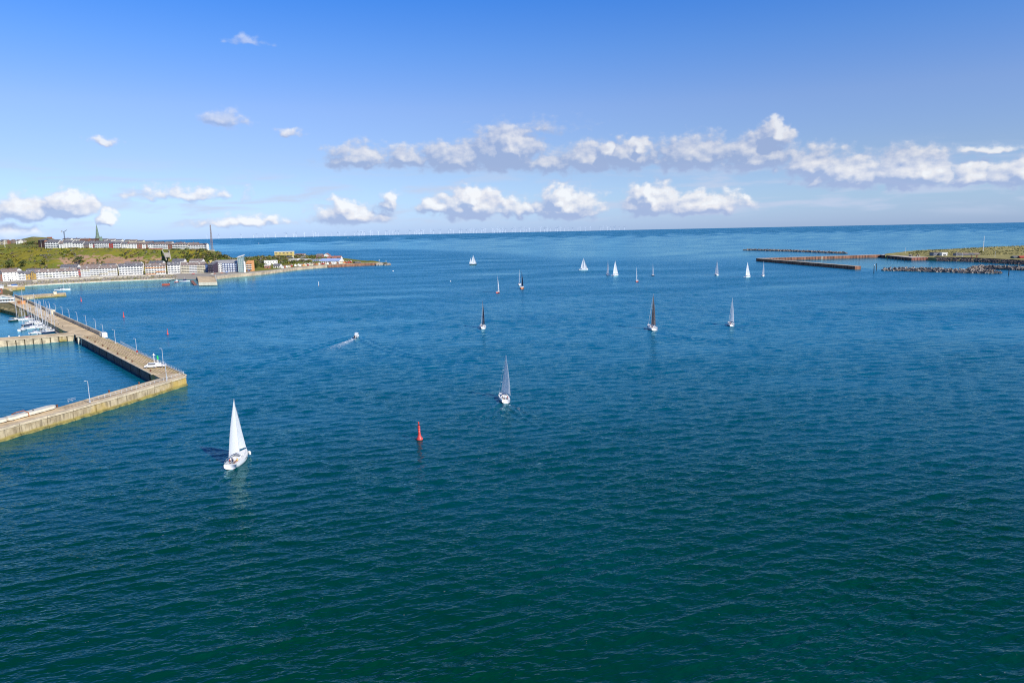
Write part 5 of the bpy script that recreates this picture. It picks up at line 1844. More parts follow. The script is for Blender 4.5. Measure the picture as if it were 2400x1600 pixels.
def hull_parts(L, Bm, colour):
    """hull, deck and cabin meshes for a yacht of length L and beam Bm: x forward, origin amidships at the waterline"""
    key = ('hull', round(L, 1), round(Bm, 1), colour)
    if key in MESHES:
        return MESHES[key]
    st = 15
    xs = np.linspace(-L / 2, L / 2, st)
    fb = 0.105 * L
    rows = []
    top = []
    for x in xs:
        u = (x + L / 2) / L
        hb = Bm / 2 * (0.80 + 0.20 * math.sin(min(1, u / 0.42) * PI / 2)) if u < 0.42 else Bm / 2 * max(0.004, (1 - ((u - 0.42) / 0.58) ** 2.2))
        zt_ = fb * (0.98 + 0.34 * u ** 2)
        zb_ = -0.05 * L * math.sin(PI * min(1, u * 1.02 + 0.05)) * 0.7 - 0.02
        if u < 0.08:
            zb_ = 0.02
        rows.append([(x + (0.03 * L * u if True else 0), hb * s * w, zb_ + (zt_ - zb_) * h) for (s, w, h) in ((1, 1.0, 1), (1, 0.985, 0.55), (1, 0.86, 0.22), (1, 0.45, 0.04), (1, 0.0, 0), (-1, 0.45, 0.04), (-1, 0.86, 0.22), (-1, 0.985, 0.55), (-1, 1.0, 1))])
        top.append((x + 0.03 * L * u, hb, zt_))
    hm = MB()
    hm.grid(rows)
    n = len(rows[0])
    hm.f.append(tuple(range(n)))
    hm.m.append(0)
    h_me = hm.mesh('hull', HULLC[colour], True)
    # deck with cockpit well
    dk = MB()
    ci0, ci1 = 1, 5
    for i in range(st - 1):
        (x0, b0, z0), (x1, b1, z1) = top[i], top[i + 1]
        z0 -= 0.02
        z1 -= 0.02
        if ci0 <= i < ci1:
            w0, w1 = b0 * 0.58, b1 * 0.58
            for s in (1, -1):
                q_ = [(x0, s * b0 * 0.99, z0), (x1, s * b1 * 0.99, z1), (x1, s * w1, z1 + 0.04), (x0, s * w0, z0 + 0.04)]
                dk.add(q_, [(0, 1, 2, 3) if s < 0 else (3, 2, 1, 0)], 0)
                q_ = [(x0, s * w0, z0 + 0.04), (x1, s * w1, z1 + 0.04), (x1, s * w1, z1 - 0.45), (x0, s * w0, z0 - 0.45)]
                dk.add(q_, [(0, 1, 2, 3) if s < 0 else (3, 2, 1, 0)], 0)
            dk.add([(x0, w0, z0 - 0.45), (x0, -w0, z0 - 0.45), (x1, -w1, z1 - 0.45), (x1, w1, z1 - 0.45)], [(0, 1, 2, 3)], 1)
            if i == ci0:
                dk.add([(x0, w0, z0 + 0.04), (x0, -w0, z0 + 0.04), (x0, -w0, z0 - 0.45), (x0, w0, z0 - 0.45)], [(0, 1, 2, 3)], 0)
            if i == ci1 - 1:
                dk.add([(x1, w1, z1 + 0.04), (x1, -w1, z1 + 0.04), (x1, -w1, z1 - 0.45), (x1, w1, z1 - 0.45)], [(3, 2, 1, 0)], 0)
        else:
            dk.add([(x0, b0 * 0.99, z0), (x0, -b0 * 0.99, z0), (x1, -b1 * 0.99, z1), (x1, b1 * 0.99, z1)], [(0, 1, 2, 3)], 0)
    d_me = dk.mesh('deck', [mat('deck_gelcoat', (0.74, 0.73, 0.69), 0.5), M_teak])
    # cabin
    x0, x1 = -L * 0.12, L * 0.24
    zc = fb * 1.06
    cab = MB()
    sec = [(x0, 0.60, 0.50), (x0 + 0.04 * L, 0.60, 0.62), (x1 - 0.16 * L, 0.50, 0.50), (x1, 0.30, 0.08)]
    rows2 = []
    for (x, w, h) in sec:
        hw = Bm / 2 * w
        rows2.append([(x, hw, zc - 0.1), (x, hw * 0.93, zc + h * 0.7), (x, hw * 0.75, zc + h), (x, -hw * 0.75, zc + h), (x, -hw * 0.93, zc + h * 0.7), (x, -hw, zc - 0.1)])
    cab.grid(rows2, 0, True)
    cab.f.append((0, 1, 2, 3, 4, 5))
    cab.m.append(0)
    k_ = len(cab.v) - 6
    cab.f.append((k_ + 5, k_ + 4, k_ + 3, k_ + 2, k_ + 1, k_))
    cab.m.append(0)
    c_me = cab.mesh('cabin', M_hull)
    cw = MB()
    for s in (1, -1):
        xa, xb = x0 + 0.06 * L, x1 - 0.18 * L
        ya, yb = Bm / 2 * 0.585 * s, Bm / 2 * 0.50 * s
        q_ = [(xa, ya, zc + 0.16), (xb, yb, zc + 0.12), (xb, yb * 0.985, zc + 0.27), (xa, ya * 0.985, zc + 0.34)]
        q_ = [(x, y + 0.02 * s, z) for x, y, z in q_]
        cw.add(q_, [(0, 1, 2, 3) if s < 0 else (3, 2, 1, 0)])
    w_me = cw.mesh('window', M_glass)
    st_ = MB()
    rows3 = []
    for x in np.linspace(-L * 0.46, L * 0.42, 9):
        u = (x + L / 2) / L
        rows3.append(x)
    MESHES[key] = (h_me, d_me, c_me, w_me, fb, zc)
    return MESHES[key]


def sail_mesh(a, b, c, m_, belly, nrm, roach=0.0, nu=8, nv=12, seam=None):
    """triangular sail: a tack, b head, c clew; bellied along nrm"""
    a, b, c = Vector(a), Vector(b), Vector(c)
    rows = []
    for j in range(nv + 1):
        v = j / nv
        l0 = a.lerp(b, v)
        l1 = c.lerp(b, v)
        l1 = l1 + (c - a).normalized() * roach * math.sin(PI * v) * (c - a).length
        row = []
        for i in range(nu + 1):
            u = i / nu
            p = l0.lerp(l1, u)
            p = p + Vector(nrm) * belly * 4 * u * (1 - u) * (1.15 - 0.75 * v) * (0.35 + 0.65 * math.sin(PI * min(1, v * 0.9 + 0.12)))
            row.append(p)
        rows.append(row)
    return MB().grid(rows).mesh('sail', m_, True)


def yacht(label, pos, heading, L, mast_h, colour='white', main=M_sail, jib=M_sail, boom=18.0, heel=0.0, side=1, group='sailing yachts under way', crew=0, cat='sailing boat', jib_angle=None, furled=False, cover=None, bimini=False, detail=True, name='sailing_yacht', Bm=None, main_up=True, jib_up=True, radar=False):
    """side=+1: boom out to port (left), -1: to starboard"""
    Bm = Bm or L * 0.31
    t = thing(name, label, cat, (pos[0], pos[1], 0.0), heading, group)
    t.rotation_mode = 'XYZ'
    t.rotation_euler = (R(heel), 0, heading)
    h_me, d_me, c_me, w_me, fb, zc = hull_parts(L, Bm, colour)
    obj('hull', h_me, t)
    obj('deck', d_me, t)
    cb_ = obj('cabin', c_me, t)
    obj('window', w_me, cb_)
    mx = L * 0.09
    mr = (0.010 if detail else 0.017) * L ** 0.9
    mb_ = zc + 0.5
    MB().tube([(mx, 0, fb * 0.6), (mx, 0, mast_h * 0.6), (mx - 0.012 * L, 0, mast_h)], [mr, mr * 0.95, mr * 0.6], 8).build('mast', M_alu, t)
    ms = MB()
    for zf in (0.38, 0.66):
        w_ = Bm * (0.30 if zf < 0.5 else 0.22)
        ms.tube([(mx, -w_, mast_h * zf), (mx, w_, mast_h * zf)], mr * 0.4, 5)
    ms.build('spreaders', M_alu, t)
    ba = R(180) - side * R(boom) * 1.0
    bl = L * 0.37
    zb_ = zc + 0.95
    bd = Vector((math.cos(ba), math.sin(ba), 0.0))
    MB().tube([(mx, 0, zb_), Vector((mx, 0, zb_)) + bd * bl], mr * 0.75, 6).build('boom', M_alu, t)
    lee = Vector((-math.sin(ba), math.cos(ba), 0)) * (-side if True else 1)
    lee = Vector((bd.y, -bd.x, 0)) * (1 if (Vector((bd.y, -bd.x, 0)).y * side > 0) else -1)
    tip = (mx - 0.012 * L - 0.1, 0, mast_h * 0.985)
    if main_up:
        obj('mainsail', sail_mesh((mx - 0.12, 0, zb_ + 0.12), tip, Vector((mx, 0, zb_ + 0.12)) + bd * bl * 0.97, main, L * 0.045, lee, 0.10), t)
        if detail:
            sail_o = t.children[-1]
            for vv in (0.2, 0.4, 0.6, 0.8):
                l0 = Vector((mx - 0.12, 0, zb_ + 0.12)).lerp(Vector(tip), vv)
                c0 = Vector((mx, 0, zb_ + 0.12)) + bd * bl * 0.97
                l1 = c0.lerp(Vector(tip), vv) + bd * 0.10 * math.sin(PI * vv) * bl
                pts_ = [l0.lerp(l1, u_) + lee * (L * 0.045 * 4 * u_ * (1 - u_) * (1.15 - 0.75 * vv) * (0.35 + 0.65 * math.sin(PI * min(1, vv * 0.9 + 0.12))) + 0.03) for u_ in (0.35, 0.55, 0.75, 0.9, 1.0)]
                MB().tube(pts_, 0.03, 4).build('batten', M_steel, sail_o)
    else:
        mc = MB()
        mc.tube([Vector((mx - 0.1, 0, zb_ + 0.25)), Vector((mx, 0, zb_ + 0.2)) + bd * bl * 0.5, Vector((mx, 0, zb_ + 0.1)) + bd * bl * 0.96], [0.28, 0.22, 0.12], 7)
        mc.build('sail_cover', cover or M_cover, t)
    bow = Vector((L * 0.52, 0, fb * 1.32))
    fs_top = Vector((mx, 0, mast_h * 0.93))
    if jib_up:
        ja = R(180) - side * R(jib_angle if jib_angle is not None else boom * 0.75 + 4)
        jd = Vector((math.cos(ja), math.sin(ja), 0.0))
        clew = bow + jd * L * (0.40 if detail else 0.44)
        clew.z = zc + 0.9
        obj('headsail', sail_mesh(bow + Vector((-0.15, 0, 0.35)), bow.lerp(fs_top, 0.94), clew, jib, L * 0.05, lee, -0.04), t)
    else:
        MB().tube([bow + Vector((0, 0, 0.4)), bow.lerp(fs_top, 0.5), bow.lerp(fs_top, 0.95)], [0.09, 0.10, 0.05] if detail else [0.035, 0.04, 0.02], 6).build('furled_headsail', M_sail, t)
    rg = MB()
    r_ = 0.012
    rg.tube([bow, fs_top], r_, 4)
    if detail:
        rg.tube([(-L * 0.49, 0, fb), (mx - 0.012 * L, 0, mast_h)], r_, 4)
    for s in (1, -1):
        rg.tube([(mx - 0.1, s * Bm * 0.46, fb), (mx, s * Bm * 0.22, mast_h * 0.66), (mx, 0, mast_h * 0.95)], r_, 4)
    rg.build('rigging', M_steel, t)
    pk = MB()
    zr = fb + 0.65
    for s in (1, -1):
        pk.tube([(-L * 0.48, s * Bm * 0.36, fb), (-L * 0.48, s * Bm * 0.36, zr)], 0.025, 4)
        pk.tube([(-L * 0.48, s * Bm * 0.36, zr), (-L * 0.30, s * Bm * 0.44, zr), (0, s * Bm * 0.48, zr + 0.05), (L * 0.3, s * Bm * 0.30, zr + 0.15), (L * 0.51, 0, zr + 0.35)], 0.02, 4)
        for xx in (-0.3, -0.1, 0.1, 0.28):
            yy = np.interp(xx, [-0.3, 0, 0.3], [0.44, 0.48, 0.30])
            pk.tube([(L * xx, s * Bm * yy, fb), (L * xx, s * Bm * yy, zr + 0.05)], 0.02, 4)
    pk.tube([(-L * 0.48, -Bm * 0.36, zr), (-L * 0.48, Bm * 0.36, zr)], 0.02, 4)
    pk.build('guard_rail', M_steel, t)
    if detail:
        wh = MB()
        ring = [(-L * 0.36, 0.5 * math.cos(a), fb + 0.35 + 0.5 * math.sin(a)) for a in np.linspace(0, 2 * PI, 15)]
        wh.tube(ring, 0.03, 4, cap=False)
        wh.box(-L * 0.36, -L * 0.36 + 0.3, -0.15, 0.15, fb - 0.45, fb + 0.45)
        wh.build('steering_wheel', M_steel, t)
        sh = MB()
        rows = []
        for x, h in ((-L * 0.12, 0.95), (-L * 0.06, 1.15), (-L * 0.02, 0.7)):
            rows.append([(x, Bm * 0.27 * math.cos(a), zc + 0.15 + h * max(0.0, math.sin(a)) * 0.9) for a in np.linspace(0, PI, 9)])
        sh.grid(rows)
        sh.build('spray_hood', cover or M_cover, t)
        MB().add([(x, s_, z) for s_ in (-Bm * 0.495, Bm * 0.495) for (x, z) in ((-L * 0.05, fb * 0.62), (L * 0.12, fb * 0.66), (L * 0.12, fb * 0.80), (-L * 0.05, fb * 0.76))], [(0, 1, 2, 3), (7, 6, 5, 4)]).build('hull_window', M_glass, t)
    if bimini:
        MB().box(-L * 0.42, -L * 0.16, -Bm * 0.36, Bm * 0.36, zc + 1.5, zc + 1.56).build('bimini', cover or M_cover, t)
    if radar:
        MB().lathe([(0.25, 0), (0.42, 0.1), (0.42, 0.3), (0.15, 0.42)], 10, c=(mx + 0.5, 0, mast_h * 0.35)).build('radar_dome', M_whitep, t)
    return t, fb, L


def crew_on(t, fb, L, seats):
    mw = Matrix.Translation(t.location) @ t.rotation_euler.to_matrix().to_4x4()
    for (x, y, rz, kind, top, legs, lb) in seats:
        p = mw @ Vector((x * L, y, fb + (0.02 if kind == 'sit' else -0.45)))
        person(lb, kind, tuple(p), t.rotation_euler.z + rz, top, legs)


def mast_height(px, py_top, pos):
    return P(px, py_top, pos.y).z


def wake(x, y, heading, ln, w0, w1, st):
    WAKES.append((x, y, -math.cos(heading), -math.sin(heading), ln, w0, w1, st))


def bearing(p):
    return math.atan2(p.y, p.x)


# near white yacht
p1 = (G(541, 1095) + G(577, 1070)) / 2
h1 = yaw(G(545, 1098), G(578, 1068))
L1 = 12.2
t, fb, L_ = yacht('nearest white sailing yacht with full white sails, left of the red buoy', p1, h1, L1, mast_height(552, 936, p1), boom=16, side=1, heel=-1, jib_angle=24, radar=False, cover=mat('grey_canvas', (0.20, 0.21, 0.24), 0.8))
crew_on(t, fb, L_, [(-0.30, 0.9, -1.6, 'sit', RED, NAVY, 'sailor in red jacket seated in the nearest white yacht'), (-0.24, 0.95, -1.6, 'sit', WHT, GRY, 'sailor in white top seated in the nearest white yacht'), (-0.36, -0.15, 0, 'stand', NAVY, NAVY, 'helmsman in navy standing at the wheel of the nearest white yacht'), (-0.27, -0.95, 1.6, 'sit', YEL, RED, 'sailor in yellow jacket seated to starboard in the nearest white yacht')])
mw = Matrix.Translation(t.location) @ t.rotation_euler.to_matrix().to_4x4()
for k, s in enumerate((1, -1)):
    f_ = mw @ Vector((L1 * (0.40 - 0.03 * k), s * -1.15 if k == 0 else -1.5, 0.95))
    tag(MB().lathe([(0.05, -0.55), (0.24, -0.4), (0.28, 0.1), (0.2, 0.4), (0.05, 0.5)], 10).build('fender', M_whitep, None, loc=tuple(f_)), ['white fender hanging at the bow of the nearest yacht, upper one', 'white fender at the bow of the nearest yacht, lower one'][k], 'fender')
wake(p1.x - math.cos(h1) * 6, p1.y - math.sin(h1) * 6, h1, 9, 1.2, 1.6, 0.35)
# second yacht
p2_ = G(1180, 936)
h2 = bearing(p2_) + R(8)
t, fb, L_ = yacht('white yacht seen from astern, sail swung to the right, right of the red buoy', p2_, h2, 11.5, mast_height(1173.5, 833, p2_), boom=27, side=-1, heel=5, jib_angle=20, cover=M_cover)
crew_on(t, fb, L_, [(-0.30, 0.9, -1.6, 'sit', NAVY, GRY, 'sailor in navy seated to port in the yacht seen from astern'), (-0.26, -0.9, 1.6, 'sit', RED, NAVY, 'sailor in red seated to starboard in the yacht seen from astern'), (-0.36, 0.2, 0, 'stand', WHT, NAVY, 'helmsman in white at the wheel of the yacht seen from astern')])
for s in (1, -1):
    bx, by = p2_.x - math.cos(h2) * 5.5, p2_.y - math.sin(h2) * 5.5
    wake(bx, by, h2 + s * 0.30, 24, 0.8, 2.4, 0.52)
# racing yachts and the fleet: (label, px, py, px_top, py_top, offset heading, L, hull, main, jib, boom, side, heel, crew, jib_up)
FLEET = [
    ('dark sailed racing yacht with white hull, nearest on the centre left', 1131, 768, 1131, 704, 6, 12.0, 'white', M_nsail, M_nsail, 12, -1, 2, True, False),
    ('tall grey sailed racing yacht on the right of the fleet', 1527, 771, 1525.5, 688, 14, 14.5, 'white', M_gsail, M_gsail, 14, -1, 3, True, False),
    ('white sailed yacht with curved sail, right of the grey sailed racer', 1712, 762, 1709, 698, 10, 11.0, 'white', M_sail, M_sail, 20, -1, 3, True, False),
    ('orange hulled racer with a tall black sail', 1223, 676, 1223, 636, 5, 13.5, 'orange', M_nsail, M_nsail, 14, -1, 1, False, False),
    ('white yacht with bare mast just left of the black sailed racer', 1218, 668, 1218, 632, 5, 11.0, 'white', M_sail, M_sail, 4, -1, 0, False, False),
    ('red hulled yacht with a greyish sail left of the black sailed racer', 1167, 686, 1167, 647, -4, 11.0, 'red', M_sail, M_sail, 10, -1, 0, False, True),
    ('distant two masted white sailing boat beyond the fleet', 1109, 621, 1109, 598, -60, 13.0, 'green', M_sail, M_sail, 18, 1, 0, False, True),
    ('white sailed sloop seen from the side, leftmost of the far group', 1367, 633, 1368.5, 605, -75, 13.0, 'white', M_sail, M_sail, 14, 1, -4, False, True),
    ('pale sailed yacht just left of a bright white sloop', 1424, 645, 1423, 611, 12, 12.0, 'white', M_sail, M_sail, 8, -1, 2, False, True),
    ('bright white sloop heading right in the far group', 1442, 646, 1443, 611, -38, 11.5, 'white', M_sail, M_sail, 12, 1, -2, False, True),
    ('red hulled boat with a thin white sail in the far group', 1493, 660, 1493, 626, 4, 10.5, 'red', M_sail, M_sail, 6, 1, -2, False, False),
    ('small white boat with a thin sail, between red hulled boat and right group', 1530, 646, 1530.5, 619, 8, 10.0, 'navy', M_sail, M_sail, 7, -1, 0, False, False),
    ('white yacht with two separate sails, left of the right hand pair', 1679, 645, 1678, 609, 16, 12.5, 'white', M_sail, M_sail, 18, -1, 2, False, True),
    ('grey white yacht heading right, left one of the right hand pair', 1752, 650, 1753, 614, -32, 11.0, 'white', M_sail, M_sail, 5, 1, -3, False, True),
    ('white yacht in front of the rusty mole tip, right one of the pair', 1788, 647, 1790, 613, 10, 11.0, 'white', M_sail, M_sail, 12, -1, 2, False, True)]
for (lb, px, py, pxt, pyt, off, LL, hc, mn, jb, bm_, sd, hl, cr_, ju) in FLEET:
    pp_ = G(px, py)
    hd = bearing(pp_) + R(off)
    t, fb, L_ = yacht(lb, pp_, hd, LL, mast_height(pxt, pyt, pp_), hc, mn, jb, bm_, hl, sd, detail=cr_, jib_up=ju, main_up=not lb.startswith('white yacht with bare'))
    if cr_:
        nm = lb.split(',')[0]
        crew_on(t, fb, L_, [(-0.34, 0.9, -1.6, 'sit', RED, NAVY, 'sailor in red on the ' + nm), (-0.28, -0.9, 1.6, 'sit', WHT, GRY, 'sailor in white on the ' + nm), (-0.20, 1.1, -1.6, 'sit', NAVY, NAVY, 'sailor in navy on the ' + nm)])
        wake(pp_.x - math.cos(hd) * LL * 0.45, pp_.y - math.sin(hd) * LL * 0.45, hd - 0.25, 26, 0.8, 2.4, 0.5)
    if lb.startswith('distant two'):
        MB().tube([(-LL * 0.3, 0, 1), (-LL * 0.3, 0, 13)], 0.14, 6).build('mizzen_mast', M_alu, t)
        obj('mizzen_sail', sail_mesh((-LL * 0.31, 0, 2.5), (-LL * 0.31, 0, 12.6), (-LL * 0.55, 0.8, 2.5), M_sail, 0.3, (0, 1, 0)), t)

# motor boat with wake
pm = G(836, 790)
hm_ = yaw(G(790, 812), G(838, 789))
t_ = thing('motor_boat', 'small white motor boat trailing a broad foaming wake', 'motor boat', (pm.x, pm.y, 0.15), hm_)
h_me, d_me, c_me, w_me, fb, zc = hull_parts(6.6, 2.4, 'white')
obj('hull', h_me, t_)
obj('deck', d_me, t_)
MB().add([(-0.8, -0.9, 0.9), (1.6, -0.8, 0.9), (0.9, -0.75, 2.4), (-0.7, -0.8, 2.4), (-0.8, 0.9, 0.9), (1.6, 0.8, 0.9), (0.9, 0.75, 2.4), (-0.7, 0.8, 2.4)], [(0, 1, 2, 3), (7, 6, 5, 4), (1, 5, 6, 2), (4, 0, 3, 7), (3, 2, 6, 7)]).build('wheelhouse', M_hull, t_)
MB().add([(1.45, -0.7, 1.3), (1.45, 0.7, 1.3), (1.02, 0.68, 2.25), (1.02, -0.68, 2.25)], [(0, 1, 2, 3)]).build('windscreen', M_glass, t_)
for s in (-1, 1):
    MB().box(-0.5, 0.9, s * 0.86 - 0.02, s * 0.86 + 0.02, 1.5, 2.1).build('side_window', M_glass, t_)
MB().box(-4.3, -3.7, -0.25, 0.25, 0.2, 1.3).build('outboard_motor', M_dark, t_)
MB().tube([(-0.6, 0, 2.4), (-0.6, 0, 3.6)], 0.04, 5).build('mast', M_steel, t_)
wake(pm.x - math.cos(hm_) * 2, pm.y - math.sin(hm_) * 2, hm_, 60, 2.0, 7.5, 0.85)
wake(pm.x - math.cos(hm_) * -3, pm.y - math.sin(hm_) * -3, hm_ - 0.10, 34, 0.9, 1.6, 0.9)
for (lb, px, py, LL, hd, cb) in WORKBOATS:
    q = G(px, py)
    t_ = thing('work_boat', lb, 'work boat', (q.x, q.y, 0.1), hd)
    wb = hull_parts(LL, LL * 0.33, 'white' if cb == 'blue' else 'red')
    obj('hull', wb[0], t_)
    obj('deck', wb[1], t_)
    b = MB()
    b.box(-LL * 0.12, LL * 0.16, -LL * 0.10, LL * 0.10, LL * 0.1, LL * 0.1 + 2.3)
    w_ = b.build('wheelhouse', M_cover if cb == 'blue' else M_whitep, t_)
    MB().box(LL * 0.16 + 0.003, LL * 0.16 + 0.05, -LL * 0.08, LL * 0.08, LL * 0.1 + 1.2, LL * 0.1 + 2.0).build('window', M_glass, w_)
    MB().tube([(0, 0, LL * 0.1 + 2.3), (0, 0, LL * 0.1 + 5)], 0.07, 5).build('mast', M_whitep, t_)
def ridge(pxs, amp, lam, f0=1.0, f1=0.3):
    q_ = [G(a, b) for a, b in pxs]
    fine = []
    for i in range(len(q_) - 1):
        for j in range(6):
            fine.append(q_[i].lerp(q_[i + 1], j / 6))
    fine.append(q_[-1])
    # round the corners
    for _ in range(6):
        fine = [fine[0]] + [(fine[i - 1] + fine[i] * 2 + fine[i + 1]) / 4 for i in range(1, len(fine) - 1)] + [fine[-1]]
    n_ = len(fine) - 1
    RIDGES.append(([((fine[i].x, fine[i].y), (fine[i + 1].x, fine[i + 1].y), f0 + (f1 - f0) * i / n_, f0 + (f1 - f0) * (i + 1) / n_) for i in range(n_)], amp, lam))


ridge([(833, 789), (770, 806), (690, 835), (600, 856), (470, 876)], 0.34, 5.0)
ridge([(842, 791), (880, 812), (940, 832), (1030, 845), (1130, 850)], 0.30, 5.0)
ridge([(1180, 945), (1225, 975), (1280, 1010)], 0.22, 3.2)
ridge([(1172, 945), (1140, 970), (1100, 1000)], 0.22, 3.2)
ridge([(1530, 777), (1600, 790), (1720, 806), (1850, 818)], 0.24, 4.5)
ridge([(1716, 766), (1760, 778), (1830, 790)], 0.24, 4.5)
ridge([(1130, 772), (1090, 786), (1010, 800)], 0.24, 4.5)
ridge([(545, 1100), (520, 1125), (480, 1160)], 0.16, 2.6)
# far boats on the open sea
for k, (px, py, lb) in enumerate(((606, 571, 'tiny white motor boat far out behind the radio mast'), (815, 557.5, 'tiny pale boat on the horizon above the white gable'))):
    q = G(px, py)
    t_ = thing('far_boat', lb, 'motor boat', (q.x, q.y, -0.3), 2.8)
    obj('hull', h_me, t_, scale=(1.5, 1.5, 1.5))
    MB().box(-2, 1.5, -1.2, 1.2, 1.0, 3.6).build('wheelhouse', M_hull, t_)

# moored yacht in the bay
pb = G(147, 681)
t, fb, L_ = yacht('white yacht moored in the calm bay before the seafront, sails furled', pb, yaw(G(131, 681), G(163, 680)), 15.5, mast_height(150, 635, pb) * 0.98, boom=1, main_up=False, jib_up=False, group=None, detail=True, bimini=True)

# --- marina
MAR = []
rowsb = [  # px, py of the boats' middle, mast top row or None, hull, heading offset
    (38, 752, 690, 'green', 0.1), (62, 750, 678, 'white', 0.0), (54, 774, 716, 'white', 0.5), (74, 770, 712, 'white', 0.0), (73, 756, 704, 'white', 0.2), (84, 757, 688, 'white', 0.1), (83, 781, 735, 'white', 0.1), (94, 758, 702, 'white', 0.0),
    (98, 768, 716, 'white', 0.1), (92, 749, 700, 'white', 0.1), (104, 760, 706, 'white', -0.1), (110, 771, 722, 'green', 0.0), (101, 781, 738, 'white', 0.1), (113, 780, 728, 'navy', 0.0), (120, 773, 712, 'white', 0.1), (127, 777, 726, 'white', 0.0),
    (100, 748, 704, 'white', 0.0), (86, 742, 706, 'white', 0.1), (110, 755, 706, 'white', 0.0), (119, 762, 716, 'white', 0.1), (90, 765, 715, 'white', 0.0), (66, 762, 712, 'navy', 0.2)]
for k, (px, py, tp, hc, ho) in enumerate(rowsb):
    q = G(px, py)
    mh = mast_height(px - 4, tp, q)
    LL = max(6.5, min(10.0, mh / 1.65))
    cov = [M_cover, mat('red_canvas', (0.45, 0.04, 0.04), 0.8), mat('grey_canvas', (0.20, 0.21, 0.24), 0.8), mat('cream_canvas', (0.65, 0.55, 0.38), 0.8)][(1 if k == 1 else 3 if k == 0 else random.choice([0, 2, 3]))]
    lb = 'dark green hulled yacht with yellow deck at the outer end of the marina' if k == 0 else 'white yacht with a red sail cover in the marina' if k == 1 else 'moored yacht in the crowded marina, %s counted from the open water' % ORD[k - 2]
    yacht(lb, q, R(58) + ho * 1.5 + PI * (k % 3 == 1), LL, mh, hc, boom=0.5, main_up=False, jib_up=False, cover=cov, group='yachts moored in the marina', detail=False, bimini=random.random() < 0.4)
pf0, pf1 = G(143, 786, 0), G(88, 742, 0)
t_ = thing('floating_pontoon', 'narrow floating pontoon along the marina berths', 'pontoon', tuple(pf0), yaw(pf0, pf1))
LP = (pf1 - pf0).length
MB().box(0, LP, -1.0, 1.0, -0.3, 0.55).build('float', M_conc, t_)
for k in range(int(LP / 6)):
    MB().box(k * 6 + 0.04, k * 6 + 5.96, -1.05, 1.05, 0.553, 0.68).build('deck_panel', mat('grey_planks', (0.40, 0.35, 0.29), 0.85, 0.2, 0.6), t_)
pile_me = MB().tube([(0, 0, -2), (0, 0, 4.4)], 0.2, 6).mesh('mooring_pile', M_dark)
for k in range(11):
    q = G(149, 779, 0).lerp(G(70, 735, 0), k / 10)
    tag(obj('mooring_pile', pile_me, None, (q.x, q.y, 0)), 'dark timber pile against the mole wall in the marina, %s from the bay quay' % ORD[k], 'pile', 'timber piles along the mole')

# --- land at the root of the mole, bank and club house
tb = [G(-420, 760, 2.6), G(-60, 733, 2.6), G(0, 724, 2.6), G(42, 735, 2.6), G(66, 730.5, 2.6), G(5, 700.5, 2.6), G(20, 690.2, 2.6), G(30, 683.5, 2.6), G(8, 676, 2.6), G(-420, 672, 2.6)]
bk = MB()
ptop = [(p.x, p.y) for p in tb]
bk.prism(ptop, -2, 2.6, 0, 0)
o = bk.build('harbour_land', [ground_material('harbour_turf', [(0.16, 0.13, 0.04), (0.12, 0.12, 0.03), (0.30, 0.24, 0.15)], None, 0.06)])
structure(o)
b = MB()
for i in range(420):
    f_ = random.random()
    seg = [(G(-100, 737), G(0, 728)), (G(0, 728), G(42, 739)), (G(42, 739), G(66, 734))]
    a, c = random.choice(seg)
    p = a.lerp(c, random.random()) + Vector((random.uniform(-2, 2), random.uniform(-1, 4), 0))
    s_ = random.uniform(0.5, 1.2)
    rot = Matrix.Rotation(random.uniform(0, 6), 3, 'Z') @ Matrix.Rotation(random.uniform(-0.6, 0.6), 3, 'X')
    b.box(-s_, s_, -s_, s_ * 0.8, -s_ * 0.6, s_ * 0.6, random.randrange(2), rot, (p.x, p.y, random.uniform(0, 2.2)))
o = b.build('bank_boulders', [mat('boulder_ochre', (0.42, 0.31, 0.15), 0.95, 0.3, 0.5), MATS['boulder_moss']])
stuff(o)
o['label'] = 'ochre boulders on the bank at the root of the mole'
A, B = G(-28, 712.5, 2.6), G(34, 709, 2.6)
L_ = (B - A).length
t_ = thing('club_house', 'pale blue club house with white trim and low gable at the root of the mole', 'house', tuple(A), yaw(A, B))
M_pb = mat('pale_blue_boards', (0.36, 0.48, 0.52), 0.7, 0.1, 0.5)
MB().add([(0, 0, 0), (L_, 0, 0), (L_, 0, 4.2), (L_ * 0.55, 0, 6.6), (0, 0, 4.2), (0, 9, 0), (L_, 9, 0), (L_, 9, 4.2), (L_ * 0.55, 9, 6.6), (0, 9, 4.2)], [(0, 1, 2, 3, 4), (1, 6, 7, 2), (5, 0, 4, 9), (9, 8, 7, 6, 5)]).build('wall', M_pb, t_)
MB().add([(-0.6, -0.6, 3.95), (L_ * 0.55, -0.6, 6.85), (L_ * 0.55, 9.5, 6.85), (-0.6, 9.5, 3.95), (L_ + 0.6, -0.6, 3.95), (L_ + 0.6, 9.5, 3.95), (-0.6, -0.6, 4.35), (L_ * 0.55, -0.6, 7.25), (L_ * 0.55, 9.5, 7.25), (-0.6, 9.5, 4.35), (L_ + 0.6, -0.6, 4.35), (L_ + 0.6, 9.5, 4.35)],
         [(6, 7, 8, 9), (7, 10, 11, 8), (0, 3, 2, 1), (1, 2, 5, 4), (0, 1, 7, 6), (1, 4, 10, 7), (4, 5, 11, 10), (3, 0, 6, 9)]).build('roof', M_conc, t_)
for (a, b_) in (((0, 4.0), (L_ * 0.55, 6.5)), ((L_ * 0.55, 6.5), (L_, 4.0))):
    MB().tube([(a[0], -0.65, a[1]), (b_[0], -0.65, b_[1])], 0.28, 4).build('barge_board', M_whitep, t_)
MB().box(-0.2, L_ + 0.2, -1.2, -0.003, 3.3, 3.9).build('fascia', M_whitep, t_)
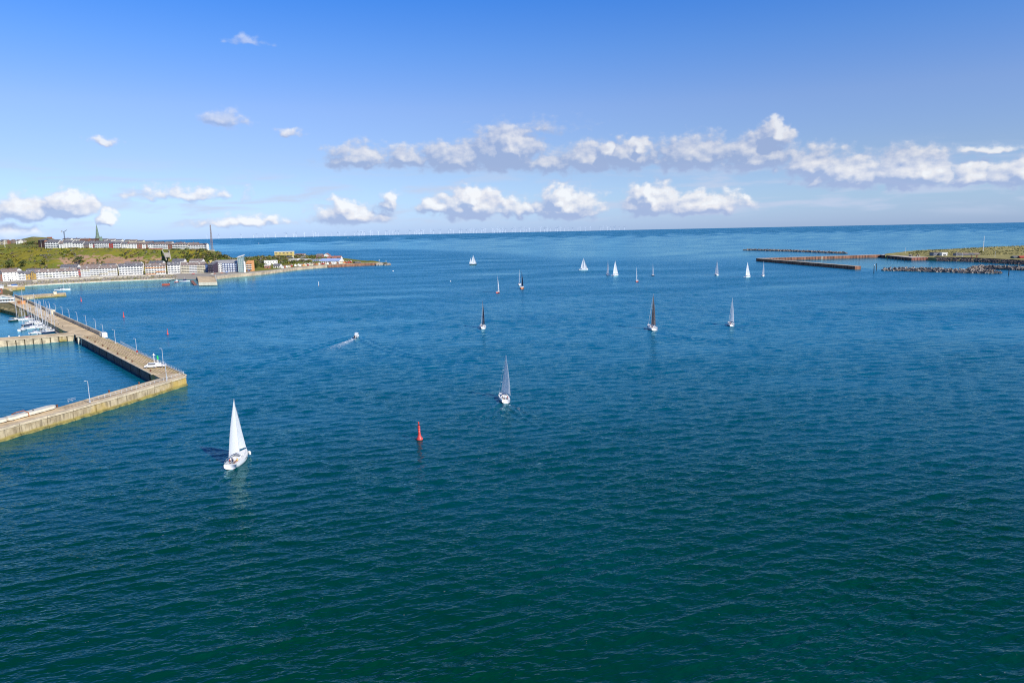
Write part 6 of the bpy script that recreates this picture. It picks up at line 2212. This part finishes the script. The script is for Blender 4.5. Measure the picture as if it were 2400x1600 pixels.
MB().box(-0.2, L_ + 0.2, -1.6, -0.05, 0.9, 1.5).build('balustrade', M_whitep, t_)
for k in range(9):
    obj('window', win_mesh(1.3, 1.5), t_, (L_ * (k + 0.7) / 9.5, -0.02, 1.7))
MB().box(L_ * 0.5, L_ * 0.53, -0.7, -0.61, 4.0, 6.4).build('gable_post', M_whitep, t_)
A = G(-6, 700, 2.6)
building('brick_shed', 'brick shed with white roof edge behind the club house', G(-20, 690, 2.6), G(7, 688.5, 2.6), 6, 6.0, 7.0, M_brick, M_whitep, storeys=1, roof_type='flat', cat='shed')
building('white_shed', 'white harbour shed at the left edge above the club house', G(-20, 678.5, 2.6), G(6, 677.5, 2.6), 5, 4.0, 4.6, M_white, M_steel, storeys=1, roof_type='flat', cat='shed')
q = G(46, 712, 2.6)
building('orange_hut', 'small orange hut on the bank beside the mole', G(41, 712, ZP), G(51, 712.5, ZP), 3, 2.0, 2.6, M_orange, M_orange, storeys=0, roof_type='flat', cat='hut', door=True)
building('mole_hut', 'small pale yellow hut on the mole beside the parapet', G(113, 734.5, ZP), G(121, 736.5, ZP), 2.4, 2.6, 3.0, M_cream, M_cream, storeys=0, roof_type='flat', cat='hut', door=False)
# two small jetties in the bay
for nm, lb, poly, z1 in (('upper_jetty', 'short yellowish concrete jetty near the boulder slope', [(8, 672.5), (58, 668.5), (58, 672), (10, 676.5)], 3.4), ('lower_jetty', 'long low yellowish jetty ending near the moored yacht', [(36, 693), (100, 688.5), (154, 685.5), (155, 688.5), (101, 692), (42, 697)], 2.6)):
    t_ = thing('jetty', lb, 'jetty', tuple(G(poly[0][0], poly[0][1])))
    pl = [G(a, b_, z1) for a, b_ in poly]
    MB().prism(local(t_, pl), -3, z1, 0, 1).build('body', [M_wall, M_deck], t_)
    a, c = pl[-1], pl[-2] if nm == 'upper_jetty' else pl[-2]
    for p, q_ in zip(along([a, c], 5.0)[:-1], along([a, c], 5.0)[1:]):
        n_ = (q_ - p).normalized().cross(Vector((0, 0, 1)))
        MB().prism(local(t_, [p + (q_ - p) * 0.03 + n_ * 0.4, q_ - (q_ - p) * 0.05 + n_ * 0.4, q_ - (q_ - p) * 0.05 - n_ * 0.05, p + (q_ - p) * 0.03 - n_ * 0.05]), -2, z1 - 0.3).build('wall_panel', random.choice([bay_m, M_wall]), t_)
q = G(130, 689.5, 2.6)
building('jetty_hut', 'pale hut at the outer end of the long low jetty', G(126, 690, 2.6), G(133, 689.6, 2.6), 2.5, 2.4, 2.7, M_cream, M_cream, storeys=0, roof_type='flat', cat='hut', door=False)
# van on the upper jetty
q = G(24, 671.5, 3.4)
van('white van with blue load parked on the short jetty', (q.x, q.y, 3.42), 0.3)
q = G(34, 671, 3.4)
tag(MB().box(-3.0, 3.0, -1.4, 1.4, 0, 1.0, 1).box(-2.8, 2.8, -1.2, 1.2, 1.003, 2.6, 0).build('container', [M_blue, M_whitep], None, loc=(q.x, q.y, 3.42), rotz=0.2), 'blue covered stack on white base on the short jetty', 'container')

# =================================================================== buoys
def buoy(label, pos, s, cat='buoy', m_=M_buoy, group=None):
    t = thing('navigation_buoy', label, cat, (pos.x, pos.y, 0), 0, group)
    MB().lathe([(0.6, -0.6), (0.95, -0.1), (1.0, 0.25), (0.92, 0.5), (0.62, 0.95), (0.42, 1.5), (0.36, 2.2), (0.34, 3.0)], 18).build('float', m_, t, True)
    MB().lathe([(0.34, 3.003), (0.42, 3.05), (0.42, 3.25), (0.36, 3.3), (0.36, 3.9), (0.44, 3.95), (0.44, 4.1), (0.12, 4.3)], 14).build('lantern_tower', m_, t, True)
    MB().lathe([(0.16, 4.303), (0.18, 4.75), (0.05, 4.8)], 10).build('lantern', mat('dark_red_lens', (0.30, 0.02, 0.03), 0.3), t)
    MB().lathe([(0.20, 4.85), (0.22, 4.95), (0.22, 5.45), (0.1, 5.5)], 10).build('topmark', m_, t)
    MB().lathe([(1.02, -0.02), (1.04, 0.06), (1.0, 0.12)], 18).build('waterline_band', M_dark, t)
    t.scale = (s, s, s)
    return t


buoy('big red can buoy floating in the middle of the foreground', G(983.5, 1030), 0.95).rotation_euler = (0.02, -0.03, 0.4)
buoy('small red buoy off the mole, halfway up', G(290, 743), 0.75)
buoy('small red buoy nearest to the mole head', G(393, 783.5), 0.62)
buoy('small red buoy in the bay beyond the mole', G(190.5, 706), 0.75)
q = G(747, 671)
t_ = thing('spar_marker', 'thin white spar marker standing in the water off the sea wall', 'marker', tuple(q))
MB().tube([(0, 0, -1), (0, 0, 5.2)], [0.3, 0.22], 8).build('spar', M_whitep, t_)
MB().lathe([(0.7, -0.4), (0.8, 0.2), (0.3, 0.6)], 10).build('float', M_dark, t_)
for k, (px, py, lb) in enumerate(((921, 636, 'small white ball buoy off the tip of the spit'), (1056, 660, 'tiny pale ball buoy between spit and fleet'), (21, 789, 'small white ball buoy in the marina by the bay quay'), (45, 788, 'second small white ball buoy in the marina by the bay quay'))):
    q = G(px, py)
    t_ = thing('ball_buoy', lb, 'buoy', tuple(q))
    sz = (1.0, 0.7, 0.5, 0.5)[k]
    MB().lathe([(0.3 * sz, -0.5 * sz), (0.9 * sz, 0.0), (1.0 * sz, 0.5 * sz), (0.7 * sz, 1.1 * sz), (0.2 * sz, 1.35 * sz)], 12).build('ball', M_whitep, t_, True)
    MB().tube([(0, 0, 1.3 * sz), (0, 0, 1.7 * sz)], 0.06 * sz, 6).build('ring', M_steel, t_)

# =================================================================== right hand island
ZQ = 4.2
apex = G(1779, 605.5, ZQ)
endn = G(2011, 623.5, ZQ)
endf = G(2064, 597, ZQ)
vt = thing('rusty_mole', 'long rust brown mole shaped like a narrow V on the right', 'mole', (apex.x, apex.y, 0))


def arm(a, b, w, name, m_side):
    d_ = (b - a).normalized()
    n_ = d_.cross(Vector((0, 0, 1))) * w / 2
    return MB().prism(local(vt, [a + n_, b + n_, b - n_, a - n_]), -3, ZQ, 0, 1).build(name, [m_side, M_conc], vt)


arm(apex, endn, 8.0, 'near_arm', M_rust)
M_qdeck = mat('pale_quay_deck', (0.56, 0.49, 0.40), 0.9, 0.2, 0.1)
d_ = (endf - apex).normalized()
n_ = d_.cross(Vector((0, 0, 1)))
MB().prism(local(vt, [apex - n_ * 4, endf + n_ * 0, endf - n_ * 14 + d_ * 6, apex - n_ * 9]), -3, ZQ + 0.02, 0, 1).build('far_arm', [M_rust, M_qdeck], vt)
for k, f_ in enumerate(np.linspace(0.03, 0.97, 40)):
    p = apex.lerp(endf, f_) - n_ * 0
    p = (apex - n_ * 4).lerp(endf, f_)
    e = d_ * 1.2
    m_ = M_cream if k in (20,) else M_rust
    MB().prism(local(vt, [p + n_ * 0.35, p + e + n_ * 0.35, p + e - n_ * 0.1, p - n_ * 0.1]), -2, ZQ - 0.3).build('sheet_pile', m_, vt)
dn = (endn - apex).normalized()
nn = dn.cross(Vector((0, 0, 1)))
for s in (1, -1):
    for f_ in np.linspace(0.02, 0.98, 42):
        p = apex.lerp(endn, f_) + nn * 4.0 * s
        MB().prism(local(vt, [p + nn * 0.35 * s, p + dn * 2 + nn * 0.35 * s, p + dn * 2 - nn * 0.1 * s, p - nn * 0.1 * s]), -2, ZQ - 0.3).build('sheet_pile', M_rust, vt)
q = G(2013, 620, ZQ)
t_ = thing('mole_light', 'thin light post at the end of the V shaped mole', 'light', (q.x, q.y, ZQ))
MB().tube([(0, 0, 0), (0, 0, 6)], 0.15, 6).build('post', M_dark, t_)
MB().lathe([(0.4, 6), (0.45, 6.8), (0.1, 7.1)], 8).build('lantern', M_dark, t_)
# quay
qp = [G(2064, 597.2, ZQ), G(2136.5, 604, ZQ), G(2193, 602.3, ZQ), G(2215, 603.2, ZQ), G(2260, 600.5, ZQ), G(2200, 595.5, ZQ), G(2080, 594.6, ZQ)]
t_ = thing('harbour_quay', 'square harbour quay with dark inner wall and red front wall', 'quay', (qp[1].x, qp[1].y, 0))
MB().prism(local(t_, qp), -3, ZQ + 0.04, 0, 1).build('body', [M_rust, M_qdeck], t_)
d1 = (qp[1] - qp[0]).normalized()
n1 = d1.cross(Vector((0, 0, 1)))
for k in range(22):
    p = qp[0].lerp(qp[1], k / 22)
    MB().prism(local(t_, [p + n1 * 0.5, p + d1 * 1.4 + n1 * 0.5, p + d1 * 1.4 - n1 * 0.1, p - n1 * 0.1]), -2, ZQ - 0.4).build('fender_pile', M_dark, t_)
d1 = (qp[2] - qp[1]).normalized()
n1 = d1.cross(Vector((0, 0, 1)))
for k in range(16):
    p = qp[1].lerp(qp[2], k / 16)
    MB().prism(local(t_, [p + n1 * 0.4, p + d1 * 1.4 + n1 * 0.4, p + d1 * 1.4 - n1 * 0.1, p - n1 * 0.1]), -2, ZQ - 0.4).build('sheet_pile', mat('red_sheet_pile', (0.33, 0.12, 0.085), 0.8, 0.3, 0.3), t_)

# dune ground
DUNE = [  # column: front water line row, then (distance, height) pairs
    (2085, (1178, 4.0), (1190, 4.6), (1215, 4.6), (1235, 4.0), (1250, -3)),
    (2110, (1170, 4.1), (1195, 4.9), (1230, 5.6), (1260, 5.0), (1290, -3)),
    (2150, (1120, 4.1), (1165, 5.2), (1235, 7.2), (1290, 6), (1330, -3)),
    (2200, (1078, 4.1), (1130, 5.4), (1230, 8.6), (1320, 6), (1370, -3)),
    (2260, (1046, 4.1), (1100, 5.5), (1230, 10.2), (1340, 6), (1390, -3)),
    (2330, (1008, 4.1), (1075, 6.0), (1230, 12.2), (1350, 6), (1400, -3)),
    (2400, (972, 4.1), (1060, 6.4), (1230, 12.8), (1350, 6), (1400, -3)),
    (2500, (930, 4.1), (1040, 6.6), (1230, 13), (1350, 6), (1400, -3)),
    (2750, (850, 4.1), (1000, 7), (1200, 13), (1350, 6), (1400, -3))]
DFRONT = [(px, G(px, py).y) for px, py in ((2085, 607), (2110, 607), (2150, 609), (2200, 609), (2230, 609.5), (2300, 614), (2400, 619.5), (2500, 625), (2750, 640))]
_dx = [c[0] for c in DUNE]


def dune_profile(px):
    pts = [(float(np.interp(px, _dx, [c[k][0] for c in DUNE])), float(np.interp(px, _dx, [c[k][1] for c in DUNE]))) for k in range(1, 6)]
    yf = min(interp(DFRONT, px), pts[0][0] - 14)
    if px < 2205:
        return [(pts[0][0] - 6, -3.0), (pts[0][0] - 1, 3.0)] + pts
    return [(yf - 5, -3.0), (yf + 9, 3.8)] + pts


def dune_at(px, Y):
    pr = dune_profile(px)
    return Vector(((px - 1200) / (FPX * 1.0118) * Y, Y, float(np.interp(Y, [p[0] for p in pr], [p[1] for p in pr]))))


V, F = [], []
cols = np.arange(2085, 2751, 5.0)
segs = [3, 3, 5, 12, 6, 4]
for px in cols:
    pr = dune_profile(px)
    for k, n in enumerate(segs):
        for j in range(n + (1 if k == len(segs) - 1 else 0)):
            t = j / n
            y = pr[k][0] + (pr[k + 1][0] - pr[k][0]) * t
            z = pr[k][1] + (pr[k + 1][1] - pr[k][1]) * t
            x = (px - 1200) / (FPX * 1.0118) * y
            if k in (3, 4):
                z += 1.0 * wnoise(x, y, 16, 3) * math.sin(PI * t) + 0.5 * wnoise(x, y, 6, 5) * math.sin(PI * t)
            V.append((x, y, z))
nr = sum(segs) + 1
for i in range(len(cols) - 1):
    for j in range(nr - 1):
        a = i * nr + j
        F.append((a, a + nr, a + nr + 1, a + 1))
me = bpy.data.meshes.new('dune_ground')
me.from_pydata(V, [], F)
me.polygons.foreach_set('use_smooth', [True] * len(F))
me.materials.append(ground_material('dune_grass_ground', [(0.40, 0.34, 0.13), (0.33, 0.28, 0.09), (0.19, 0.18, 0.06)], None, 0.035))
structure(obj('dune_ground', me))
# marram tufts
b = MB()
for i in range(2600):
    px = random.uniform(2140, 2480)
    pr = dune_profile(px)
    y = random.uniform(pr[3][0], pr[4][0] + 30)
    q = dune_at(px, y)
    s_ = random.uniform(0.5, 1.3)
    a = random.uniform(0, 6)
    dx, dy = math.cos(a) * s_ * 0.8, math.sin(a) * s_ * 0.8
    ci = 0 if wnoise(q.x, q.y, 14, 7) > -0.1 else 1
    b.add([(q.x - dx, q.y - dy, q.z - 0.2), (q.x + dx, q.y + dy, q.z - 0.2), (q.x + dx * 0.6, q.y + dy * 0.6 - 0.3, q.z + s_), (q.x - dx * 0.6, q.y - dy * 0.6 + 0.2, q.z + s_ * 0.9)], [(0, 1, 2, 3)], ci)
o = b.build('marram_grass', [mat('marram_light', (0.44, 0.38, 0.15), 0.9, 0.2, 0.3, trans=0.2), mat('marram_dark', (0.17, 0.17, 0.065), 0.9, 0.2, 0.3, trans=0.2)])
stuff(o)
o['label'] = 'dry yellow green grass covering the dunes on the right'
# shore road and low wall
rp = [dune_at(px, dune_profile(px)[1][0] + 2.5) for px in range(2206, 2560, 14)]
t_ = thing('shore_road_wall', 'long low dark wall along the shore road of the dune island', 'wall', tuple(rp[0]))
for a, c in zip(rp[:-1], rp[1:]):
    MB().prism([((a.x - rp[0].x), (a.y - rp[0].y)), ((c.x - rp[0].x), (c.y - rp[0].y)), ((c.x - rp[0].x), (c.y - rp[0].y) + 4), ((a.x - rp[0].x), (a.y - rp[0].y) + 4)], -1.5, 0.35).build('road_slab', M_qdeck, t_)
    MB().prism([((a.x - rp[0].x), (a.y - rp[0].y) + 4.01), ((c.x - rp[0].x), (c.y - rp[0].y) + 4.01), ((c.x - rp[0].x), (c.y - rp[0].y) + 4.7), ((a.x - rp[0].x), (a.y - rp[0].y) + 4.7)], -1.5, 1.5).build('wall_panel', M_dark, t_)
b = MB()
for i in range(1300):
    px = random.uniform(2208, 2560)
    pr = dune_profile(px)
    t = random.random()
    y = pr[0][0] + 4 + (pr[1][0] - pr[0][0] - 2) * t
    q = dune_at(px, y)
    s_ = random.uniform(0.6, 1.3)
    rot = Matrix.Rotation(random.uniform(0, 6), 3, 'Z') @ Matrix.Rotation(random.uniform(-0.6, 0.6), 3, 'X')
    b.box(-s_, s_, -s_ * 0.8, s_ * 0.8, -s_ * 0.6, s_ * 0.6, random.randrange(2), rot, q)
o = b.build('dune_revetment', [mat('basalt_dark', (0.10, 0.085, 0.08), 0.9, 0.3, 0.5), mat('basalt_brown', (0.18, 0.14, 0.12), 0.9, 0.3, 0.5)])
stuff(o)
o['label'] = 'dark boulders on the shore slope of the dune island'
# buildings on the dune island
def dune_house(name, label, x0, x1, ye, yb, yr, D, wall, roof, **kw):
    return row_house(name, label, x0, x1, ye, yb, yr, D, wall, roof, **kw)


dune_house('harbour_shed', 'low grey harbour shed on the quay of the dune island', 2188, 2207, 593.2, 600.8, 592, 1112, mat('grey_cladding', (0.22, 0.24, 0.28), 0.7), M_slate, storeys=1, roof_type='flat', cat='shed')
dune_house('white_store', 'bright white box shaped store beside the grey harbour shed', 2207.5, 2220, 593.8, 601.2, 593, 1105, M_whitep, M_whitep, storeys=1, roof_type='flat', cat='shed', gap=8)
for k, (x0, x1) in enumerate(((2243, 2256), (2257, 2270), (2271, 2284), (2285, 2298))):
    dune_house('beach_bungalow', 'grey low bungalow in the row below the white mast, %s from the left' % ORD[k], x0, x1, 595.5 + k * 0.25, 600.2 + k * 0.25, 592.8, 1092, mat('grey_cladding', (0.22, 0.24, 0.28), 0.7), M_broof if k % 2 else M_slate, storeys=1, group='bungalows on the dune island')
dune_house('green_hut', 'dark green hut at the right edge of the dune island', 2376, 2390, 602.5, 607.5, 599.5, 1000, mat('green_paint', (0.06, 0.13, 0.12), 0.6), M_slate, storeys=1, depth=7, cat='hut')
dune_house('red_hut', 'red hut cut by the right edge of the dune island', 2391.5, 2412, 603, 608.3, 599.5, 996, M_redp, M_redp, storeys=1, depth=7, cat='hut')
q = dune_at(2311, 1130)
t_ = thing('bush', 'round dark bush below the white mast on the dunes', 'bush', tuple(q))
obj('crown', leaf_cloud([(0, 0, 0.3, 3.0, 0), (2.2, 0.4, 0.1, 2.2, 0)], 'crown', M_leaf, 50, 0.7), t_)
MB().tube([(0, 0, -0.5), (0, 0, 1.2)], 0.2, 5).build('stem', M_dark, t_)
q = P(2304, 591, 1150)
q.z = dune_at(2304, 1150).z
tp = P(2304, 553, 1150).z - q.z
t_ = thing('signal_mast', 'tall thin white mast standing on the dunes', 'mast', tuple(q))
for k in range(4):
    MB().tube([(0, 0, tp * k / 4), (0, 0, tp * (k + 1) / 4 - 0.003)], 0.42 - 0.05 * k, 8).build('mast_section', M_whitep, t_)
MB().tube([(-0.9, 0, tp * 0.62), (0.9, 0, tp * 0.62)], 0.12, 5).build('cross_arm', M_whitep, t_)
for k, (px, py, hh, lb) in enumerate(((2122, 590.5, 9, 'thin white pole on the sand left of the dunes'), (2242, 600, 7, 'slim lamp post at the left end of the bungalow row'), (2255.5, 602.5, 6, 'slim lamp post in front of the bungalow row'), (2331.5, 605.5, 8, 'slim lamp post on the dune shore road'))):
    q = P(px, py, [1205, 1080, 1065, 1030][k])
    q.z = dune_at(px, q.y).z
    t_ = thing('slim_pole', lb, 'pole', tuple(q))
    MB().tube([(0, 0, 0), (0, 0, hh)], [0.2, 0.14], 6).build('pole', M_whitep, t_)
    MB().lathe([(0.1, hh), (0.3, hh + 0.2), (0.1, hh + 0.5)], 8).build('lamp_head', M_whitep, t_)
for k, (px, py) in enumerate(((2277, 603.8), (2289, 604.2))):
    q = P(px, py, 1048)
    q.z = dune_at(px, q.y).z
    t_ = thing('road_cabinet', ['brown cabinet on the dune shore road, left one', 'brown cabinet on the dune shore road, right one'][k], 'cabinet', tuple(q))
    MB().box(-0.8, 0.8, -0.5, 0.5, 0, 2.4).build('body', M_brick, t_)
    MB().box(-0.9, 0.9, -0.6, 0.6, 2.403, 2.6).build('cap', M_dark, t_)
# dark vehicles on the quay
for k, (px, py, lb) in enumerate(((2134, 600.5, 'dark stack of nets and gear on the quay corner'), (2152, 600.2, 'low dark heap of gear on the quay'))):
    q = G(px, py, ZQ)
    b = MB()
    for j in range(14):
        rot = Matrix.Rotation(random.uniform(0, 6), 3, 'Z') @ Matrix.Rotation(random.uniform(-0.4, 0.4), 3, 'X')
        s_ = random.uniform(0.5, 1.1)
        b.box(-s_, s_, -s_, s_, -s_ * 0.6, s_ * 0.8, j % 3, rot, (random.uniform(-3, 3), random.uniform(-2, 2), random.uniform(0.3, 1.6)))
    tag(b.build('gear_heap', [M_dark, MATS['basalt_brown'], M_steel], None, loc=(q.x, q.y, ZQ)), lb, 'gear')

# tetrapod breakwaters
def tetra_mesh():
    b = MB()
    dirs = [Vector((0, 0, 1)), Vector((0.943, 0, -0.333)), Vector((-0.471, 0.816, -0.333)), Vector((-0.471, -0.816, -0.333))]
    for d_ in dirs:
        b.tube([d_ * 0.0, d_ * 0.5, d_ * 1.35], [0.62, 0.52, 0.36], 6)
    return b


TET = tetra_mesh()
tet_m = [mat('tetrapod_light', (0.46, 0.39, 0.32), 0.9, 0.3, 0.4), mat('tetrapod_dark', (0.15, 0.13, 0.12), 0.9, 0.3, 0.4), mat('tetrapod_brown', (0.32, 0.25, 0.19), 0.9, 0.3, 0.4)]
tet_me = [TET.mesh('tetrapod', m_) for m_ in tet_m]


def breakwater(label, pts, wid, hgt, n, single, s=1.0):
    a0 = pts[0]
    t = thing('tetrapod_breakwater', label, 'breakwater', (a0.x, a0.y, 0), 0)
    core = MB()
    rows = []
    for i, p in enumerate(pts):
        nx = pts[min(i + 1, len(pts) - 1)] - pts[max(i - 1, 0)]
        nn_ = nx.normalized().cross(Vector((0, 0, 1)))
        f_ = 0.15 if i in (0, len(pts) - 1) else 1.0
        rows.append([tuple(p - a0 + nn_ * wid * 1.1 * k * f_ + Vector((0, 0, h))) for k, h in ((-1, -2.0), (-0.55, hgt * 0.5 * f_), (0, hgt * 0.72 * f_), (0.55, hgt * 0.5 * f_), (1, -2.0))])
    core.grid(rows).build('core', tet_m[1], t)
    joined = MB()
    lens = [0]
    for p, q_ in zip(pts[:-1], pts[1:]):
        lens.append(lens[-1] + (q_ - p).length)
    for i in range(n):
        s_ = random.random() * lens[-1]
        k = max(0, min(len(pts) - 2, int(np.searchsorted(lens, s_) - 1)))
        p = pts[k].lerp(pts[k + 1], (s_ - lens[k]) / (lens[k + 1] - lens[k]))
        nn_ = (pts[k + 1] - pts[k]).normalized().cross(Vector((0, 0, 1)))
        u = random.uniform(-1, 1)
        tap = min(1.0, 0.35 + min(s_, lens[-1] - s_) / 14)
        z = hgt * tap * (1 - abs(u) ** 1.4) * random.uniform(0.75, 1.02)
        pos = p - a0 + nn_ * wid * u * tap + Vector((0, 0, z))
        e = (random.uniform(0, 6), random.uniform(0, 6), random.uniform(0, 6))
        sc_ = s * random.uniform(0.85, 1.2)
        if single:
            o = obj('tetrapod', random.choice(tet_me), t, tuple(pos))
            o.rotation_euler = e
            o.scale = (sc_,) * 3
        else:
            rm = Matrix.Rotation(e[2], 3, 'Z') @ Matrix.Rotation(e[0], 3, 'X')
            joined.add([tuple(rm @ (Vector(v) * sc_) + pos) for v in TET.v], TET.f, random.randrange(3))
    if not single:
        o = joined.build('tetrapods', tet_m, t)
        stuff(o)
    return t


bw = [G(2066, 634), G(2110, 634.5), G(2180, 636.5), G(2260, 639), G(2320, 640.5), G(2347, 641)]
breakwater('long tetrapod breakwater in front of the dune harbour, nearest one', bw, 7.0, 4.2, 290, True, 1.1)
bw = [G(2270, 632), G(2300, 630), G(2350, 631), G(2420, 634), G(2560, 641)]
breakwater('tetrapod breakwater behind the nearest one, running off to the right', bw, 6.0, 4.0, 420, False, 1.05)
bw = [G(1742, 586.5), G(1765, 586.8), G(1850, 589), G(1930, 592.3), G(1985, 594.3)]
breakwater('far dark breakwater of rocks behind the V shaped mole', bw, 5.0, 2.9, 620, False, 1.1)
for k, (px, py, pyt, lb) in enumerate(((2048, 640, 622, 'dark pile with white cap left of the tetrapod breakwater'), (2054, 633, 619.5, 'dark pile without cap left of the tetrapod breakwater'), (2364, 645, 633, 'thin marker pile at the right end of the nearest breakwater'))):
    q = G(px, py)
    tp = P(px, pyt, q.y).z
    t_ = thing('marker_pile', lb, 'pile', tuple(q))
    MB().tube([(0, 0, -2), (0, 0, tp)], [0.45, 0.40], 8).build('pile', M_dark, t_)
    MB().lathe([(0.5, tp), (0.55, tp + 0.9), (0.15, tp + 1.2)], 8).build('cap', M_whitep if k == 0 else M_dark, t_)
for k in range(7):
    q = G(2080 + k * 8, 608.5 + k * 0.6)
    tag(obj('mooring_pile', pile_me, None, (q.x, q.y, 0), scale=(1.6, 1.6, 1)), 'dark mooring pile off the dark quay wall of the dune harbour, %s from the left' % ORD[k], 'pile', 'mooring piles of the dune harbour')

# =================================================================== wind farm
M_turb = mat('turbine_pale_grey', (0.80, 0.85, 0.92), 0.5)
tower_me = MB().tube([(0, 0, -40), (0, 0, 60), (0, 0, 105)], [4.5, 3.8, 3.0], 8).mesh('tower', M_turb)
nac_me = MB().box(-4.5, 4.5, -9, 7, 103, 111).mesh('nacelle', M_turb)
bl = MB()
for k in range(3):
    a = 2 * PI * k / 3
    d_ = Vector((math.sin(a), 0, math.cos(a)))
    s_ = Vector((math.cos(a), 0, -math.sin(a)))
    bl.add([d_ * 2 - s_ * 3, d_ * 2 + s_ * 3, d_ * 14 + s_ * 2.6, d_ * 58 + s_ * 0.9, d_ * 58 - s_ * 0.8, d_ * 14 - s_ * 2.0], [(0, 1, 2, 3, 4, 5), (5, 4, 3, 2, 1, 0)])
bl.lathe([(3, -2), (2, 2)], 8)
rotor_me = bl.mesh('rotor', M_turb)
xs1 = [108, 153, 248, 297, 395, 530, 540, 632, 650, 668, 778, 893, 925, 940, 962, 1058, 1135, 1215, 1240, 1305, 1320, 1437, 1480, 1500, 1525, 1545, 1565, 1645, 1665, 1750, 1840, 1860, 1890, 1938, 1975, 2010, 2110, 2160, 2222, 2240, 2285, 2310]
xs2 = [10, 25, 55, 80, 165, 195, 255, 270, 360, 385, 415, 480, 500, 560, 575, 605, 635, 665, 695, 725, 750, 770, 840, 850, 865, 895, 920, 930, 955, 985, 1060, 1080, 1095, 1150, 1190, 1220, 1250, 1310, 1370, 1415, 1435, 1450, 1480, 1535, 1560, 1590, 1635, 1685, 1725, 1785, 1810, 1870, 1920, 2030, 2060, 2110, 2145, 2190, 2240, 2300]
TX = [490, 518, 546, 570] + [580 + v / 5.6 for v in xs1] + [980 + v / 4.7 for v in xs2]
for px in TX:
    Y = random.uniform(18500, 22500) + (3500 if px > 1330 else 0)
    x = (px - 1200) / (FPX * 1.0118) * Y
    drop = -(x * x + Y * Y) / (2 * EARTH)
    t_ = thing('wind_turbine', 'white wind turbine of the wind farm far out on the horizon', 'wind turbine', (x, Y, drop), 0.1, 'wind turbines on the horizon')
    obj('tower', tower_me, t_)
    obj('nacelle', nac_me, t_)
    o = obj('rotor', rotor_me, t_, (0, -10, 107))
    o.rotation_euler = (0, random.uniform(0, 2.1), 0)

# =================================================================== the sea, last because wakes are cut into it
make_sea()

for lb, gs in LABELS.items():
    if len(gs) > 1 and (len(set(gs)) > 1 or gs[0] is None):
        print('DUPLICATE LABEL', lb, gs)
